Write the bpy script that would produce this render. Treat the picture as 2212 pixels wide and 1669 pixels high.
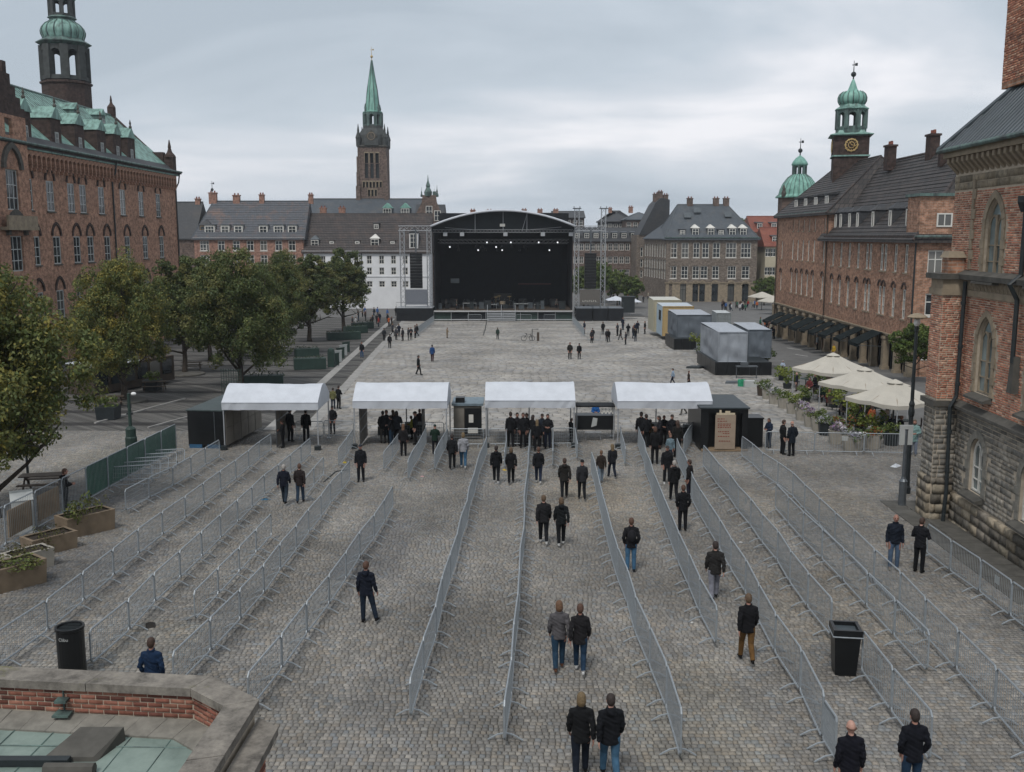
import bpy, bmesh, math, random
import numpy as np
from mathutils import Vector, Matrix
random.seed(7); RNG = np.random.default_rng(7)
R = math.radians
for _o in list(bpy.data.objects): bpy.data.objects.remove(_o)
sc = bpy.context.scene
COL = sc.collection
# ---------------------------------------------------------------- camera
CAM_H = 9.7            # eye height above the near ground
PITCH = R(8.66)
LENS_F = 2130.0        # focal length for a 2212 wide picture
cam_d = bpy.data.cameras.new('camera'); cam = bpy.data.objects.new('camera', cam_d); COL.objects.link(cam)
cam.location = (0, 0, CAM_H); cam.rotation_euler = (R(90) - PITCH, 0, 0)
cam_d.sensor_fit = 'HORIZONTAL'; cam_d.sensor_width = 36.0; cam_d.lens = 36.0 * LENS_F / 2212.0
cam_d.clip_start = 0.5; cam_d.clip_end = 6000
sc.camera = cam
# ---------------------------------------------------------------- sky and sun (overcast)
SUN_EL, SUN_AZ = R(56), R(200)     # azimuth from +Y, positive to +X
world = bpy.data.worlds.new('World'); sc.world = world; world.use_nodes = True
nt = world.node_tree; N = nt.nodes; Lk = nt.links; N.clear()
wo = N.new('ShaderNodeOutputWorld'); bg1 = N.new('ShaderNodeBackground'); bg2 = N.new('ShaderNodeBackground'); mx = N.new('ShaderNodeMixShader')
sky = N.new('ShaderNodeTexSky'); sky.sky_type = 'NISHITA'; sky.sun_disc = False
sky.sun_elevation = SUN_EL; sky.sun_rotation = SUN_AZ; sky.air_density = 1.3; sky.dust_density = 3.0
Lk.new(sky.outputs[0], bg1.inputs[0]); bg1.inputs[1].default_value = 0.06
tc = N.new('ShaderNodeTexCoord'); sep = N.new('ShaderNodeSeparateXYZ'); Lk.new(tc.outputs['Generated'], sep.inputs[0])
# cloud deck: the view direction meets a flat layer overhead
zz = N.new('ShaderNodeMath'); zz.operation = 'ADD'; zz.inputs[1].default_value = 0.26; Lk.new(sep.outputs[2], zz.inputs[0])
zm = N.new('ShaderNodeMath'); zm.operation = 'MAXIMUM'; zm.inputs[1].default_value = 0.05; Lk.new(zz.outputs[0], zm.inputs[0])
dx = N.new('ShaderNodeMath'); dx.operation = 'DIVIDE'; Lk.new(sep.outputs[0], dx.inputs[0]); Lk.new(zm.outputs[0], dx.inputs[1])
dy = N.new('ShaderNodeMath'); dy.operation = 'DIVIDE'; Lk.new(sep.outputs[1], dy.inputs[0]); Lk.new(zm.outputs[0], dy.inputs[1])
cmb = N.new('ShaderNodeCombineXYZ'); Lk.new(dx.outputs[0], cmb.inputs[0]); Lk.new(dy.outputs[0], cmb.inputs[1])
mp = N.new('ShaderNodeMapping'); mp.inputs['Location'].default_value = (3.1, 0.6, 0); mp.inputs['Scale'].default_value = (0.75, 1.25, 1); mp.inputs['Rotation'].default_value = (0, 0, 0.18)
Lk.new(cmb.outputs[0], mp.inputs[0])
n1 = N.new('ShaderNodeTexNoise'); n1.inputs['Scale'].default_value = 1.15; n1.inputs['Detail'].default_value = 6; n1.inputs['Roughness'].default_value = 0.5; n1.inputs['Distortion'].default_value = 0.5
Lk.new(mp.outputs[0], n1.inputs['Vector'])
cr = N.new('ShaderNodeValToRGB'); Lk.new(n1.outputs['Fac'], cr.inputs[0])
e = cr.color_ramp.elements
e[0].position = 0.34; e[0].color = (0.330, 0.378, 0.430, 1)
e[1].position = 0.66; e[1].color = (0.66, 0.662, 0.692, 1)
m = cr.color_ramp.elements.new(0.46); m.color = (0.400, 0.448, 0.502, 1)
m = cr.color_ramp.elements.new(0.56); m.color = (0.500, 0.530, 0.576, 1)
Lk.new(cr.outputs[0], bg2.inputs[0]); bg2.inputs[1].default_value = 1.0
mx.inputs[0].default_value = 0.93
Lk.new(bg1.outputs[0], mx.inputs[1]); Lk.new(bg2.outputs[0], mx.inputs[2]); Lk.new(mx.outputs[0], wo.inputs[0])
sun_d = bpy.data.lights.new('sun', 'SUN'); sun_d.energy = 1.4; sun_d.angle = R(12); sun_d.color = (1.0, 0.97, 0.93)
sun = bpy.data.objects.new('sun', sun_d); COL.objects.link(sun)
_sd = Vector((math.sin(SUN_AZ) * math.cos(SUN_EL), math.cos(SUN_AZ) * math.cos(SUN_EL), math.sin(SUN_EL)))
sun.rotation_euler = (-_sd).to_track_quat('-Z', 'Y').to_euler()
vs = sc.view_settings; vs.view_transform = 'Standard'; vs.look = 'None'; vs.exposure = 0.55; vs.gamma = 1.0; vs.use_curve_mapping = False
sc.render.engine = 'CYCLES'
cy_ = sc.cycles; cy_.use_denoising = True; cy_.max_bounces = 5; cy_.diffuse_bounces = 3; cy_.glossy_bounces = 2; cy_.transparent_max_bounces = 6
# ---------------------------------------------------------------- the lie of the land
SLOPE, FLAT_Y = 0.028, 185.0          # the square falls away gently, then runs level
def gz(y): return -SLOPE * min(max(y, -80.0), FLAT_Y)
_c, _s = math.cos(PITCH), math.sin(PITCH)
def tan_down(py):
    v = (py - 834.5) / LENS_F
    return (_s + v * _c) / (_c - v * _s)
def at(px, py, Y):                    # survey helper: a sighted direction taken at a known distance
    v = (py - 834.5) / LENS_F; s = Y / (_c - v * _s)
    return Vector(((px - 1106) / LENS_F * s, Y, CAM_H - tan_down(py) * Y))
def on_ground(px, py):
    t = tan_down(py); Y = CAM_H / (t - SLOPE) if t > SLOPE else 1e9
    if Y > FLAT_Y: Y = (CAM_H + SLOPE * FLAT_Y) / t
    p = at(px, py, Y); return Vector((p.x, p.y, gz(p.y)))
def at_height(px, py, z):
    return at(px, py, (CAM_H - z) / tan_down(py))
def zat(py, Y): return CAM_H - tan_down(py) * Y
def xat(px, Y, py=560): return at(px, py, Y).x
# ---------------------------------------------------------------- object helpers
def link(o, parent=None):
    COL.objects.link(o)
    if parent is not None: o.parent = parent
    return o
def tag(o, label=None, cat=None, group=None, kind=None):
    if label: o['label'] = label
    if cat: o['category'] = cat
    if group: o['group'] = group
    if kind: o['kind'] = kind
    return o
def thing(name, label, cat, loc=(0, 0, 0), rz=0.0, group=None):
    o = bpy.data.objects.new(name, None); o.empty_display_size = 0.3; link(o)
    o.location = loc; o.rotation_euler = (0, 0, rz)
    return tag(o, label, cat, group)
def inst(name, mesh, parent=None, loc=(0, 0, 0), rot=(0, 0, 0), scale=(1, 1, 1)):
    o = bpy.data.objects.new(name, mesh); link(o, parent)
    o.location = loc; o.rotation_euler = rot; o.scale = scale
    return o
def copy_tree(o, parent=None):
    c = o.copy(); link(c, parent)
    for ch in list(o.children): copy_tree(ch, c)
    return c
ORD = ['first', 'second', 'third', 'fourth', 'fifth', 'sixth', 'seventh', 'eighth', 'ninth', 'tenth', 'eleventh', 'twelfth', 'thirteenth', 'fourteenth', 'fifteenth', 'sixteenth', 'seventeenth', 'eighteenth', 'nineteenth', 'twentieth', 'twenty-first', 'twenty-second', 'twenty-third', 'twenty-fourth', 'twenty-fifth']
class MB:
    def __init__(s): s.v = []; s.f = []; s.mi = []; s.cur = 0
    def add(s, vs, fs):
        b = len(s.v); s.v.extend([tuple(x) for x in vs])
        for f in fs: s.f.append(tuple(b + i for i in f)); s.mi.append(s.cur)
        return s
    def box(s, c, d, rz=0.0, taper=1.0):
        x, y, z = d[0] / 2, d[1] / 2, d[2] / 2; ca, sa = math.cos(rz), math.sin(rz); vs = []
        for (i, j, k) in ((-1, -1, -1), (1, -1, -1), (1, 1, -1), (-1, 1, -1), (-1, -1, 1), (1, -1, 1), (1, 1, 1), (-1, 1, 1)):
            t = taper if k > 0 else 1.0
            a, b = i * x * t, j * y * t
            vs.append((c[0] + a * ca - b * sa, c[1] + a * sa + b * ca, c[2] + k * z))
        return s.add(vs, [(0, 3, 2, 1), (4, 5, 6, 7), (0, 1, 5, 4), (1, 2, 6, 5), (2, 3, 7, 6), (3, 0, 4, 7)])
    def mm(s, a, b):
        return s.box([(a[i] + b[i]) / 2 for i in range(3)], [abs(b[i] - a[i]) for i in range(3)])
    def tube(s, pts, r, n=6, cap=True, closed=False):
        P = [Vector(p) for p in pts]; m = len(P)
        rs = r if isinstance(r, (list, tuple)) else [r] * m
        up = None; rings = []
        for i, p in enumerate(P):
            if closed: d = P[(i + 1) % m] - P[i - 1]
            else: d = (P[min(i + 1, m - 1)] - P[max(i - 1, 0)])
            d.normalize()
            if up is None:
                up = Vector((0, 0, 1)) if abs(d.z) < 0.9 else Vector((0, 1, 0))
            a = d.cross(up)
            if a.length < 1e-5: a = d.orthogonal()
            a.normalize(); b = a.cross(d).normalized(); up = b
            q = rs[i]; qa, qb = (q if isinstance(q, (tuple, list)) else (q, q))
            rings.append([p + a * (math.cos(2 * math.pi * k / n) * qa) + b * (math.sin(2 * math.pi * k / n) * qb) for k in range(n)])
        vs = [v for rg in rings for v in rg]; fs = []
        for i in range(m if closed else m - 1):
            j = (i + 1) % m
            for k in range(n):
                l = (k + 1) % n
                fs.append((i * n + k, i * n + l, j * n + l, j * n + k))
        if cap and not closed:
            fs.append(tuple(range(n))[::-1]); fs.append(tuple((m - 1) * n + k for k in range(n)))
        return s.add(vs, fs)
    def lathe(s, c, prof, n=12, rot=0.0, sx=1.0, sy=1.0, caps=True):
        vs = []; fs = []
        for (r, z) in prof:
            for k in range(n):
                a = 2 * math.pi * k / n + rot
                vs.append((c[0] + r * math.cos(a) * sx, c[1] + r * math.sin(a) * sy, c[2] + z))
        for i in range(len(prof) - 1):
            for k in range(n):
                l = (k + 1) % n
                fs.append((i * n + k, i * n + l, (i + 1) * n + l, (i + 1) * n + k))
        if caps:
            fs.append(tuple(range(n))[::-1]); fs.append(tuple((len(prof) - 1) * n + k for k in range(n)))
        return s.add(vs, fs)
    def ell(s, c, r, n=10, m=7):
        prof = [(max(1e-3, math.sin(math.pi * i / m)), -math.cos(math.pi * i / m)) for i in range(m + 1)]
        vs = []; fs = []
        for (a, z) in prof:
            for k in range(n):
                t = 2 * math.pi * k / n; vs.append((c[0] + a * math.cos(t) * r[0], c[1] + a * math.sin(t) * r[1], c[2] + z * r[2]))
        for i in range(m):
            for k in range(n):
                l = (k + 1) % n; fs.append((i * n + k, i * n + l, (i + 1) * n + l, (i + 1) * n + k))
        fs.append(tuple(range(n))[::-1]); fs.append(tuple(m * n + k for k in range(n)))
        return s.add(vs, fs)
    def prism(s, poly, vec):                      # closed polygon swept along vec
        n = len(poly); v = Vector(vec); P = [Vector(p) for p in poly]
        nrm = Vector((0, 0, 0))
        for i in range(n): nrm += P[i].cross(P[(i + 1) % n])
        if nrm.dot(v) < 0: P = P[::-1]
        vs = P + [p + v for p in P]
        fs = [tuple(range(n))[::-1], tuple(n + i for i in range(n))] + [(i, (i + 1) % n, n + (i + 1) % n, n + i) for i in range(n)]
        return s.add(vs, fs)
    def mesh(s, name, *mats, smooth=False):
        me = bpy.data.meshes.new(name); me.from_pydata(s.v, [], s.f)
        for m_ in mats: me.materials.append(m_)
        if len(mats) > 1: me.polygons.foreach_set('material_index', s.mi)
        if smooth: me.polygons.foreach_set('use_smooth', [True] * len(me.polygons))
        me.update(); return me
    def build(s, name, mat, parent=None, smooth=False, loc=(0, 0, 0), rz=0.0):
        mats = mat if isinstance(mat, (list, tuple)) else [mat]
        o = bpy.data.objects.new(name, s.mesh(name, *mats, smooth=smooth)); link(o, parent)
        o.location = loc; o.rotation_euler = (0, 0, rz); return o
# ---------------------------------------------------------------- materials
def lin(h):
    h = h.lstrip('#'); c = [int(h[i:i + 2], 16) / 255 for i in (0, 2, 4)]
    return tuple(x / 12.92 if x <= 0.04045 else ((x + 0.055) / 1.055) ** 2.4 for x in c) + (1,)
def col(c): return lin(c) if isinstance(c, str) else (tuple(c) + (1,))[:4]
MATS = {}
def newmat(name, rough=0.7, metal=0.0, spec=0.4):
    m = bpy.data.materials.new(name); m.use_nodes = True
    b = m.node_tree.nodes['Principled BSDF']; b.inputs['Roughness'].default_value = rough; b.inputs['Metallic'].default_value = metal
    b.inputs['Specular IOR Level'].default_value = spec
    MATS[name] = m; return m, m.node_tree, b
def nd(t, k, **kw):
    n = t.nodes.new(k)
    for a, v in kw.items():
        if a in n.inputs: n.inputs[a].default_value = v
        else: setattr(n, a, v)
    return n
def objvec(t, mode='object'):
    c = t.nodes.new('ShaderNodeTexCoord')
    if mode == 'wall':                       # u along the wall, v up
        s_ = t.nodes.new('ShaderNodeSeparateXYZ'); t.links.new(c.outputs['Object'], s_.inputs[0])
        a = t.nodes.new('ShaderNodeMath'); t.links.new(s_.outputs[0], a.inputs[0]); t.links.new(s_.outputs[1], a.inputs[1])
        k = t.nodes.new('ShaderNodeCombineXYZ'); t.links.new(a.outputs[0], k.inputs[0]); t.links.new(s_.outputs[2], k.inputs[1])
        return k.outputs[0]
    return c.outputs['Object']
def ramp(t, src, stops):
    r_ = t.nodes.new('ShaderNodeValToRGB'); t.links.new(src, r_.inputs[0]); el = r_.color_ramp.elements
    el[0].position, el[0].color = stops[0][0], col(stops[0][1]); el[1].position, el[1].color = stops[-1][0], col(stops[-1][1])
    for p, c in stops[1:-1]:
        q = el.new(p); q.color = col(c)
    return r_.outputs[0]
def mixc(t, fac, a, b, mode='MIX'):
    m_ = t.nodes.new('ShaderNodeMix'); m_.data_type = 'RGBA'; m_.blend_type = mode
    if isinstance(fac, (int, float)): m_.inputs[0].default_value = fac
    else: t.links.new(fac, m_.inputs[0])
    for i, x in ((6, a), (7, b)):
        if isinstance(x, (str, tuple)): m_.inputs[i].default_value = col(x)
        else: t.links.new(x, m_.inputs[i])
    return m_.outputs[2]
def bump(t, b, h, strength=0.3, dist=0.02):
    n = t.nodes.new('ShaderNodeBump'); n.inputs['Strength'].default_value = strength; n.inputs['Distance'].default_value = dist
    t.links.new(h, n.inputs['Height']); t.links.new(n.outputs[0], b.inputs['Normal'])
def plain(name, c, rough=0.7, metal=0.0, var=0.25, scale=3.0, bmp=0.15, spec=0.4):
    """One colour with a little uneven wear."""
    m_, t, b = newmat(name, rough, metal, spec); v = objvec(t)
    n = nd(t, 'ShaderNodeTexNoise', Scale=scale, Detail=6, Roughness=0.6); t.links.new(v, n.inputs['Vector'])
    base = Vector(col(c)[:3]); lo = tuple(base * (1 - var)); hi = tuple(min(1, x) for x in base * (1 + var))
    o = ramp(t, n.outputs[0], [(0.3, lo), (0.7, hi)]); t.links.new(o, b.inputs['Base Color'])
    if bmp: bump(t, b, n.outputs[0], bmp, 0.02)
    return m_
def brickmat(name, c1, c2, mortar, bw=0.24, bh=0.08, msize=0.012, stain='#3a332e', stain_amt=0.5, bmp=0.4):
    m_, t, b = newmat(name, 0.9, 0, 0.2); v = objvec(t, 'wall')
    k = nd(t, 'ShaderNodeTexBrick', Scale=1.0); k.inputs['Color1'].default_value = col(c1); k.inputs['Color2'].default_value = col(c2); k.inputs['Mortar'].default_value = col(mortar)
    k.inputs['Brick Width'].default_value = bw; k.inputs['Row Height'].default_value = bh; k.inputs['Mortar Size'].default_value = msize; k.inputs['Bias'].default_value = 0.0
    t.links.new(v, k.inputs['Vector'])
    n = nd(t, 'ShaderNodeTexNoise', Scale=0.35, Detail=8, Roughness=0.65); t.links.new(objvec(t), n.inputs['Vector'])
    n2 = nd(t, 'ShaderNodeTexNoise', Scale=2.2, Detail=4, Roughness=0.6); t.links.new(v, n2.inputs['Vector'])
    r1 = nd(t, 'ShaderNodeMapRange'); r1.inputs[1].default_value = 0.42; r1.inputs[2].default_value = 0.72; r1.inputs[4].default_value = stain_amt; t.links.new(n.outputs[0], r1.inputs[0])
    o = mixc(t, r1.outputs[0], k.outputs[0], stain)
    r2 = nd(t, 'ShaderNodeMapRange'); r2.inputs[1].default_value = 0.3; r2.inputs[2].default_value = 0.7; r2.inputs[3].default_value = 0.5; r2.inputs[4].default_value = 1.5; t.links.new(n2.outputs[0], r2.inputs[0])
    o = mixc(t, 1.0, o, r2.outputs[0], 'MULTIPLY')
    t.links.new(o, b.inputs['Base Color']); bump(t, b, k.outputs['Fac'], -bmp, 0.02); return m_
def slate(name, c1, c2, c3, bw=0.4, bh=0.28, bmp=0.5):
    m_, t, b = newmat(name, 0.65, 0, 0.4); v = objvec(t, 'wall')
    k = nd(t, 'ShaderNodeTexBrick', Scale=1.0); k.inputs['Color1'].default_value = col(c1); k.inputs['Color2'].default_value = col(c2); k.inputs['Mortar'].default_value = col('#1b1b1c')
    k.inputs['Brick Width'].default_value = bw; k.inputs['Row Height'].default_value = bh; k.inputs['Mortar Size'].default_value = 0.012 if bw < .45 else 0.05; t.links.new(v, k.inputs['Vector'])
    n = nd(t, 'ShaderNodeTexNoise', Scale=0.45, Detail=9, Roughness=0.7); t.links.new(objvec(t), n.inputs['Vector'])
    r1 = nd(t, 'ShaderNodeMapRange'); r1.inputs[1].default_value = 0.5; r1.inputs[2].default_value = 0.75; r1.inputs[4].default_value = 0.75; t.links.new(n.outputs[0], r1.inputs[0])
    t.links.new(mixc(t, r1.outputs[0], k.outputs[0], c3), b.inputs['Base Color']); bump(t, b, k.outputs['Fac'], -bmp, 0.03); return m_
def coppermat(name, a, bcol, dark, streak=1.2):
    m_, t, b = newmat(name, 0.6, 0, 0.4); v = objvec(t)
    mp_ = nd(t, 'ShaderNodeMapping'); mp_.inputs['Scale'].default_value = (streak, streak, streak * 0.22); t.links.new(v, mp_.inputs[0])
    n = nd(t, 'ShaderNodeTexNoise', Scale=1.6, Detail=9, Roughness=0.66); t.links.new(mp_.outputs[0], n.inputs['Vector'])
    o = ramp(t, n.outputs[0], [(0.30, dark), (0.44, bcol), (0.60, a), (0.78, bcol)])
    t.links.new(o, b.inputs['Base Color']); bump(t, b, n.outputs[0], 0.15, 0.03); return m_
def attrmat(name, rough=0.85, nscale=14.0, bmp=0.5, spec=0.3, amt=0.5, stain=None):
    """Per-piece colour kept on the mesh, with grain."""
    m_, t, b = newmat(name, rough, 0, spec)
    a = t.nodes.new('ShaderNodeAttribute'); a.attribute_name = 'tint'
    v = t.nodes.new('ShaderNodeNewGeometry').outputs['Position']
    n = nd(t, 'ShaderNodeTexNoise', Scale=nscale, Detail=5, Roughness=0.65); t.links.new(v, n.inputs['Vector'])
    r2 = nd(t, 'ShaderNodeMapRange'); r2.inputs[1].default_value = 0.3; r2.inputs[2].default_value = 0.7; r2.inputs[3].default_value = 1 - amt; r2.inputs[4].default_value = 1 + amt; t.links.new(n.outputs[0], r2.inputs[0])
    o = mixc(t, 1.0, a.outputs[0], r2.outputs[0], 'MULTIPLY')
    n3 = nd(t, 'ShaderNodeTexNoise', Scale=0.22, Detail=6, Roughness=0.6); t.links.new(v, n3.inputs['Vector'])
    r3 = nd(t, 'ShaderNodeMapRange'); r3.inputs[1].default_value = 0.3; r3.inputs[2].default_value = 0.7; r3.inputs[3].default_value = 0.66; r3.inputs[4].default_value = 1.28; t.links.new(n3.outputs[0], r3.inputs[0])
    o = mixc(t, 1.0, o, r3.outputs[0], 'MULTIPLY')
    if stain:
        n4 = nd(t, 'ShaderNodeTexNoise', Scale=0.9, Detail=7, Roughness=0.75); t.links.new(v, n4.inputs['Vector'])
        r4 = nd(t, 'ShaderNodeMapRange'); r4.inputs[1].default_value = 0.63; r4.inputs[2].default_value = 0.74; r4.inputs[4].default_value = 0.4; t.links.new(n4.outputs[0], r4.inputs[0])
        o = mixc(t, r4.outputs[0], o, stain)
    t.links.new(o, b.inputs['Base Color']); bump(t, b, n.outputs[0], bmp, 0.012); return m_
def leafmat(name):
    m_, t, b = newmat(name, 0.6, 0, 0.25)
    a = t.nodes.new('ShaderNodeAttribute'); a.attribute_name = 'tint'
    t.links.new(a.outputs[0], b.inputs['Base Color'])
    tr = t.nodes.new('ShaderNodeBsdfTranslucent'); t.links.new(a.outputs[0], tr.inputs[0])
    ms = t.nodes.new('ShaderNodeMixShader'); ms.inputs[0].default_value = 0.25
    t.links.new(b.outputs[0], ms.inputs[1]); t.links.new(tr.outputs[0], ms.inputs[2]); t.links.new(ms.outputs[0], t.nodes['Material Output'].inputs[0]); return m_
M = {}
M['cobble'] = attrmat('cobble', 0.8, 26, 0.22, 0.3, 0.22, stain='#5a5a30')
M['slab'] = attrmat('slab', 0.8, 3.0, 0.2, 0.3, 0.12)
M['joint'] = plain('joint_sand', '#4c4944', 0.95, var=0.4, scale=1.2)
M['asphalt'] = plain('asphalt', '#5c5b59', 0.9, var=0.22, scale=0.6)
M['sett'] = brickmat('sett_paving', '#62605c', '#4f4e4c', '#343332', 0.2, 0.14, 0.018, '#3f3e3d', 0.35)
M['kerb'] = plain('kerb_stone', '#8a8884', 0.85, var=0.2, scale=1.5)
M['white_line'] = plain('road_paint', '#b5b4b0', 0.8, var=0.15, scale=4)
M['brick_red'] = brickmat('brick_red', '#ab7c64', '#8a5f4c', '#9c8a7a', stain='#54453c', stain_amt=0.45)
M['brick_far'] = brickmat('brick_far', '#97705f', '#876153', '#8d7b70', 0.5, 0.16, 0.02, '#5a463e', 0.3)
M['brick_brown'] = brickmat('brick_brown', '#6f5e56', '#5f504a', '#69615a', 0.5, 0.16, 0.02)
M['brick_dark'] = brickmat('brick_dark', '#4a3a35', '#3b302d', '#3e3835', 0.5, 0.16, 0.02)
M['brick_right'] = brickmat('brick_right', '#a67a62', '#876049', '#988576', 0.4, 0.13, 0.02, '#5f4e45', 0.5)
M['mortar'] = plain('mortar', '#a89c8b', 0.95, var=0.2, scale=3)
M['brick_piece'] = attrmat('brick_piece', 0.9, 9, 0.5, 0.2, 0.3)
M['stone_piece'] = attrmat('stone_piece', 0.92, 5, 0.8, 0.2, 0.4)
M['stone_grey'] = brickmat('stone_grey', '#6b665e', '#59554f', '#4b4843', 0.6, 0.3, 0.02, '#3b3936', 0.5)
M['stone_tan'] = plain('stone_tan', '#857967', 0.9, var=0.28, scale=2.0, bmp=0.4)
M['kerb_block'] = plain('kerb_block', '#75726a', 0.9, var=0.3, scale=4, bmp=0.5)
M['stone_dark'] = plain('stone_dark', '#4c4a45', 0.9, var=0.35, scale=2.2, bmp=0.5)
M['stone_brown'] = brickmat('stone_brown', '#7d7268', '#6c6259', '#5d564e', 0.6, 0.3, 0.02, '#45403b', 0.5)
M['plaster'] = plain('white_plaster', '#d2d3d4', 0.85, var=0.07, scale=0.5, bmp=0.05)
M['cream'] = plain('cream_plaster', '#a89f8a', 0.85, var=0.1, scale=0.6)
M['slate_blue'] = slate('slate_blue', '#4b5258', '#41474d', '#5d5a56')
M['slate_dark'] = slate('slate_dark', '#3a3c3f', '#323437', '#45413d')
M['tile_brown'] = slate('tile_brown', '#423b39', '#332e2d', '#56463d', 0.6, 0.6, 1.5)
M['tile_grey'] = slate('tile_grey', '#433d3a', '#2d2a29', '#483e38', 0.5, 0.55, 1.8)
M['tile_red'] = slate('tile_red', '#7e4433', '#6c3a2d', '#85563f')
M['tile_mixed'] = slate('tile_mixed', '#50545a', '#474a4f', '#7a5d4c')
M['copper'] = coppermat('copper_roof', '#7d9f95', '#5c7a72', '#3b4442')
M['copper_bright'] = coppermat('copper_bright', '#7fab9d', '#659084', '#4a6c63')
M['copper_dark'] = coppermat('copper_dark', '#5a716b', '#414f4c', '#2b2f2f')
M['copper_flat'] = coppermat('copper_flat', '#7c8a82', '#6c7a73', '#56645d', 0.8)
M['belfry'] = plain('belfry_stone', '#3c3f3e', 0.8, var=0.35, scale=1.5)
M['lead'] = plain('lead_sheet', '#454c50', 0.5, var=0.25, scale=1.5, spec=0.5)
M['seam_roof'] = plain('seam_roof', '#474f54', 0.42, var=0.3, scale=1.2, spec=0.6)
M['gold'] = plain('gilding', '#b39a68', 0.5, 0.3, var=0.1)
M['paint_white'] = plain('white_paint', '#c6c4bd', 0.6, var=0.08, scale=2, bmp=0)
M['paint_grey'] = plain('grey_paint', '#a3a6a4', 0.6, var=0.1, scale=2, bmp=0)
def glassmat(name, c, rough=0.06):
    m_, t, b = newmat(name, rough, 0, 0.6); v = objvec(t)
    n = nd(t, 'ShaderNodeTexNoise', Scale=0.8, Detail=2); t.links.new(v, n.inputs['Vector'])
    base = Vector(col(c)[:3]); o = ramp(t, n.outputs[0], [(0.35, tuple(base * 0.5)), (0.65, tuple(base * 1.7))])
    oi = t.nodes.new('ShaderNodeObjectInfo'); cur = ramp(t, oi.outputs['Random'], [(0.0, (0, 0, 0)), (0.74, (0, 0, 0)), (0.78, (.35, .35, .35)), (0.9, (.15, .15, .15)), (1.0, (.7, .7, .7))])
    t.links.new(mixc(t, cur, o, '#77756f'), b.inputs['Base Color'])        # some rooms have blinds drawn
    bump(t, b, n.outputs[0], 0.05, 0.05); return m_
M['glass'] = glassmat('window_glass', '#262b2e')
M['glass_pale'] = glassmat('leaded_glass', '#6a7778', 0.15)
M['steel'] = plain('galvanised_steel', '#8b9195', 0.45, 0.25, var=0.15, scale=6, bmp=0)
M['steel_dark'] = plain('dark_steel', '#5b6064', 0.45, 0.5, var=0.2, scale=6, bmp=0)
M['alu'] = plain('truss_aluminium', '#a2a5a8', 0.45, 0.3, var=0.1, scale=5, bmp=0)
M['black'] = plain('black_cloth', '#13171c', 0.9, var=0.3, scale=1.2)
M['black_gloss'] = plain('black_plastic', '#101214', 0.38, var=0.3, scale=3, bmp=0.05)
M['tent'] = plain('tent_fabric', '#b9bdc3', 0.6, var=0.09, scale=1.2, bmp=0.6)
M['tarp'] = plain('grey_tarp', '#858a90', 0.85, var=0.16, scale=1.0, bmp=0.3)
M['tarp_dark'] = plain('dark_tarp', '#596067', 0.85, var=0.18, scale=1.0, bmp=0.3)
M['parasol'] = plain('parasol_canvas', '#aba69b', 0.85, var=0.07, scale=1.5, bmp=0.05)
M['awning'] = plain('awning_canvas', '#161d1e', 0.9, var=0.2, scale=1.5, spec=0.1)
M['green_mesh'] = plain('green_mesh', '#2b5443', 0.8, var=0.25, scale=1.5)
M['green_paint'] = plain('green_paint', '#22352f', 0.6, var=0.25, scale=2)
M['wood_dark'] = plain('dark_wood', '#41372e', 0.8, var=0.3, scale=2)
M['wood'] = plain('wood_board', '#7b6a55', 0.8, var=0.25, scale=2)
M['panel_board'] = plain('panel_board', '#6f6a62', 0.8, var=0.2, scale=1.5)
M['concrete'] = plain('planter_concrete', '#8f8a80', 0.9, var=0.15, scale=2.5, bmp=0.3)
M['concrete_brown'] = plain('weathered_planter', '#6f6150', 0.9, var=0.25, scale=2.0, bmp=0.3)
M['soil'] = plain('soil', '#2c241d', 0.95, var=0.4, scale=8)
M['bark'] = plain('bark', '#3a332c', 0.95, var=0.35, scale=5, bmp=0.8)
M['leaf'] = leafmat('leaf')
M['iron'] = plain('painted_iron', '#22282a', 0.5, var=0.25, scale=4)
M['led'] = None
_m, _t, _b = newmat('lamp_lens', 0.3); _b.inputs['Emission Color'].default_value = (0.95, 0.97, 1, 1); _b.inputs['Emission Strength'].default_value = 0.8; M['led'] = _m
_m, _t, _b = newmat('lamp_globe', 0.3); _b.inputs['Base Color'].default_value = (0.7, 0.7, 0.68, 1); M['globe'] = _m
CLOTH = {}
def cloth(c, rough=0.9):
    if c not in CLOTH: CLOTH[c] = plain('cloth_' + c.strip('#'), c, rough, var=0.28, scale=9, bmp=0.35, spec=0.2)
    return CLOTH[c]
# ================================================================ GROUND
def sheet(name, poly, mat, dz=0.0, parent=None, kind='structure', thick=0.0):
    """Polygon (x, y) laid on the sloping square."""
    mb = MB(); n = len(poly)
    mb.add([(x, y, gz(y) + dz) for x, y in poly], [tuple(range(n))])
    o = mb.build(name, mat, parent)
    if parent is None: tag(o, kind=kind)
    return o
mb = MB()
ys = [-60, 0, 60, 120, FLAT_Y, 260, 500, 1200, 4500]; xs = [-4000, -600, -150, -60, 0, 60, 150, 600, 4000]
mb.add([(x, y, gz(y) - 0.05) for y in ys for x in xs],
       [(j * 9 + i, j * 9 + i + 1, (j + 1) * 9 + i + 1, (j + 1) * 9 + i) for j in range(8) for i in range(8)])
ground = tag(mb.build('ground', M['asphalt']), kind='structure')
PAL_COB = np.array([lin(c)[:3] for c in ('#7a7874', '#757370', '#7e7b77', '#716f6c', '#77736d', '#737576', '#7a7772', '#837f79', '#6d6b68', '#7c766e')]) * np.array([1.01, 1.0, .975])
PAL_SLAB = np.array([lin(c)[:3] for c in ('#918d87', '#8d8a85', '#94908a', '#8a8782', '#928d85', '#8e8d8b', '#96928c')])
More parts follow.
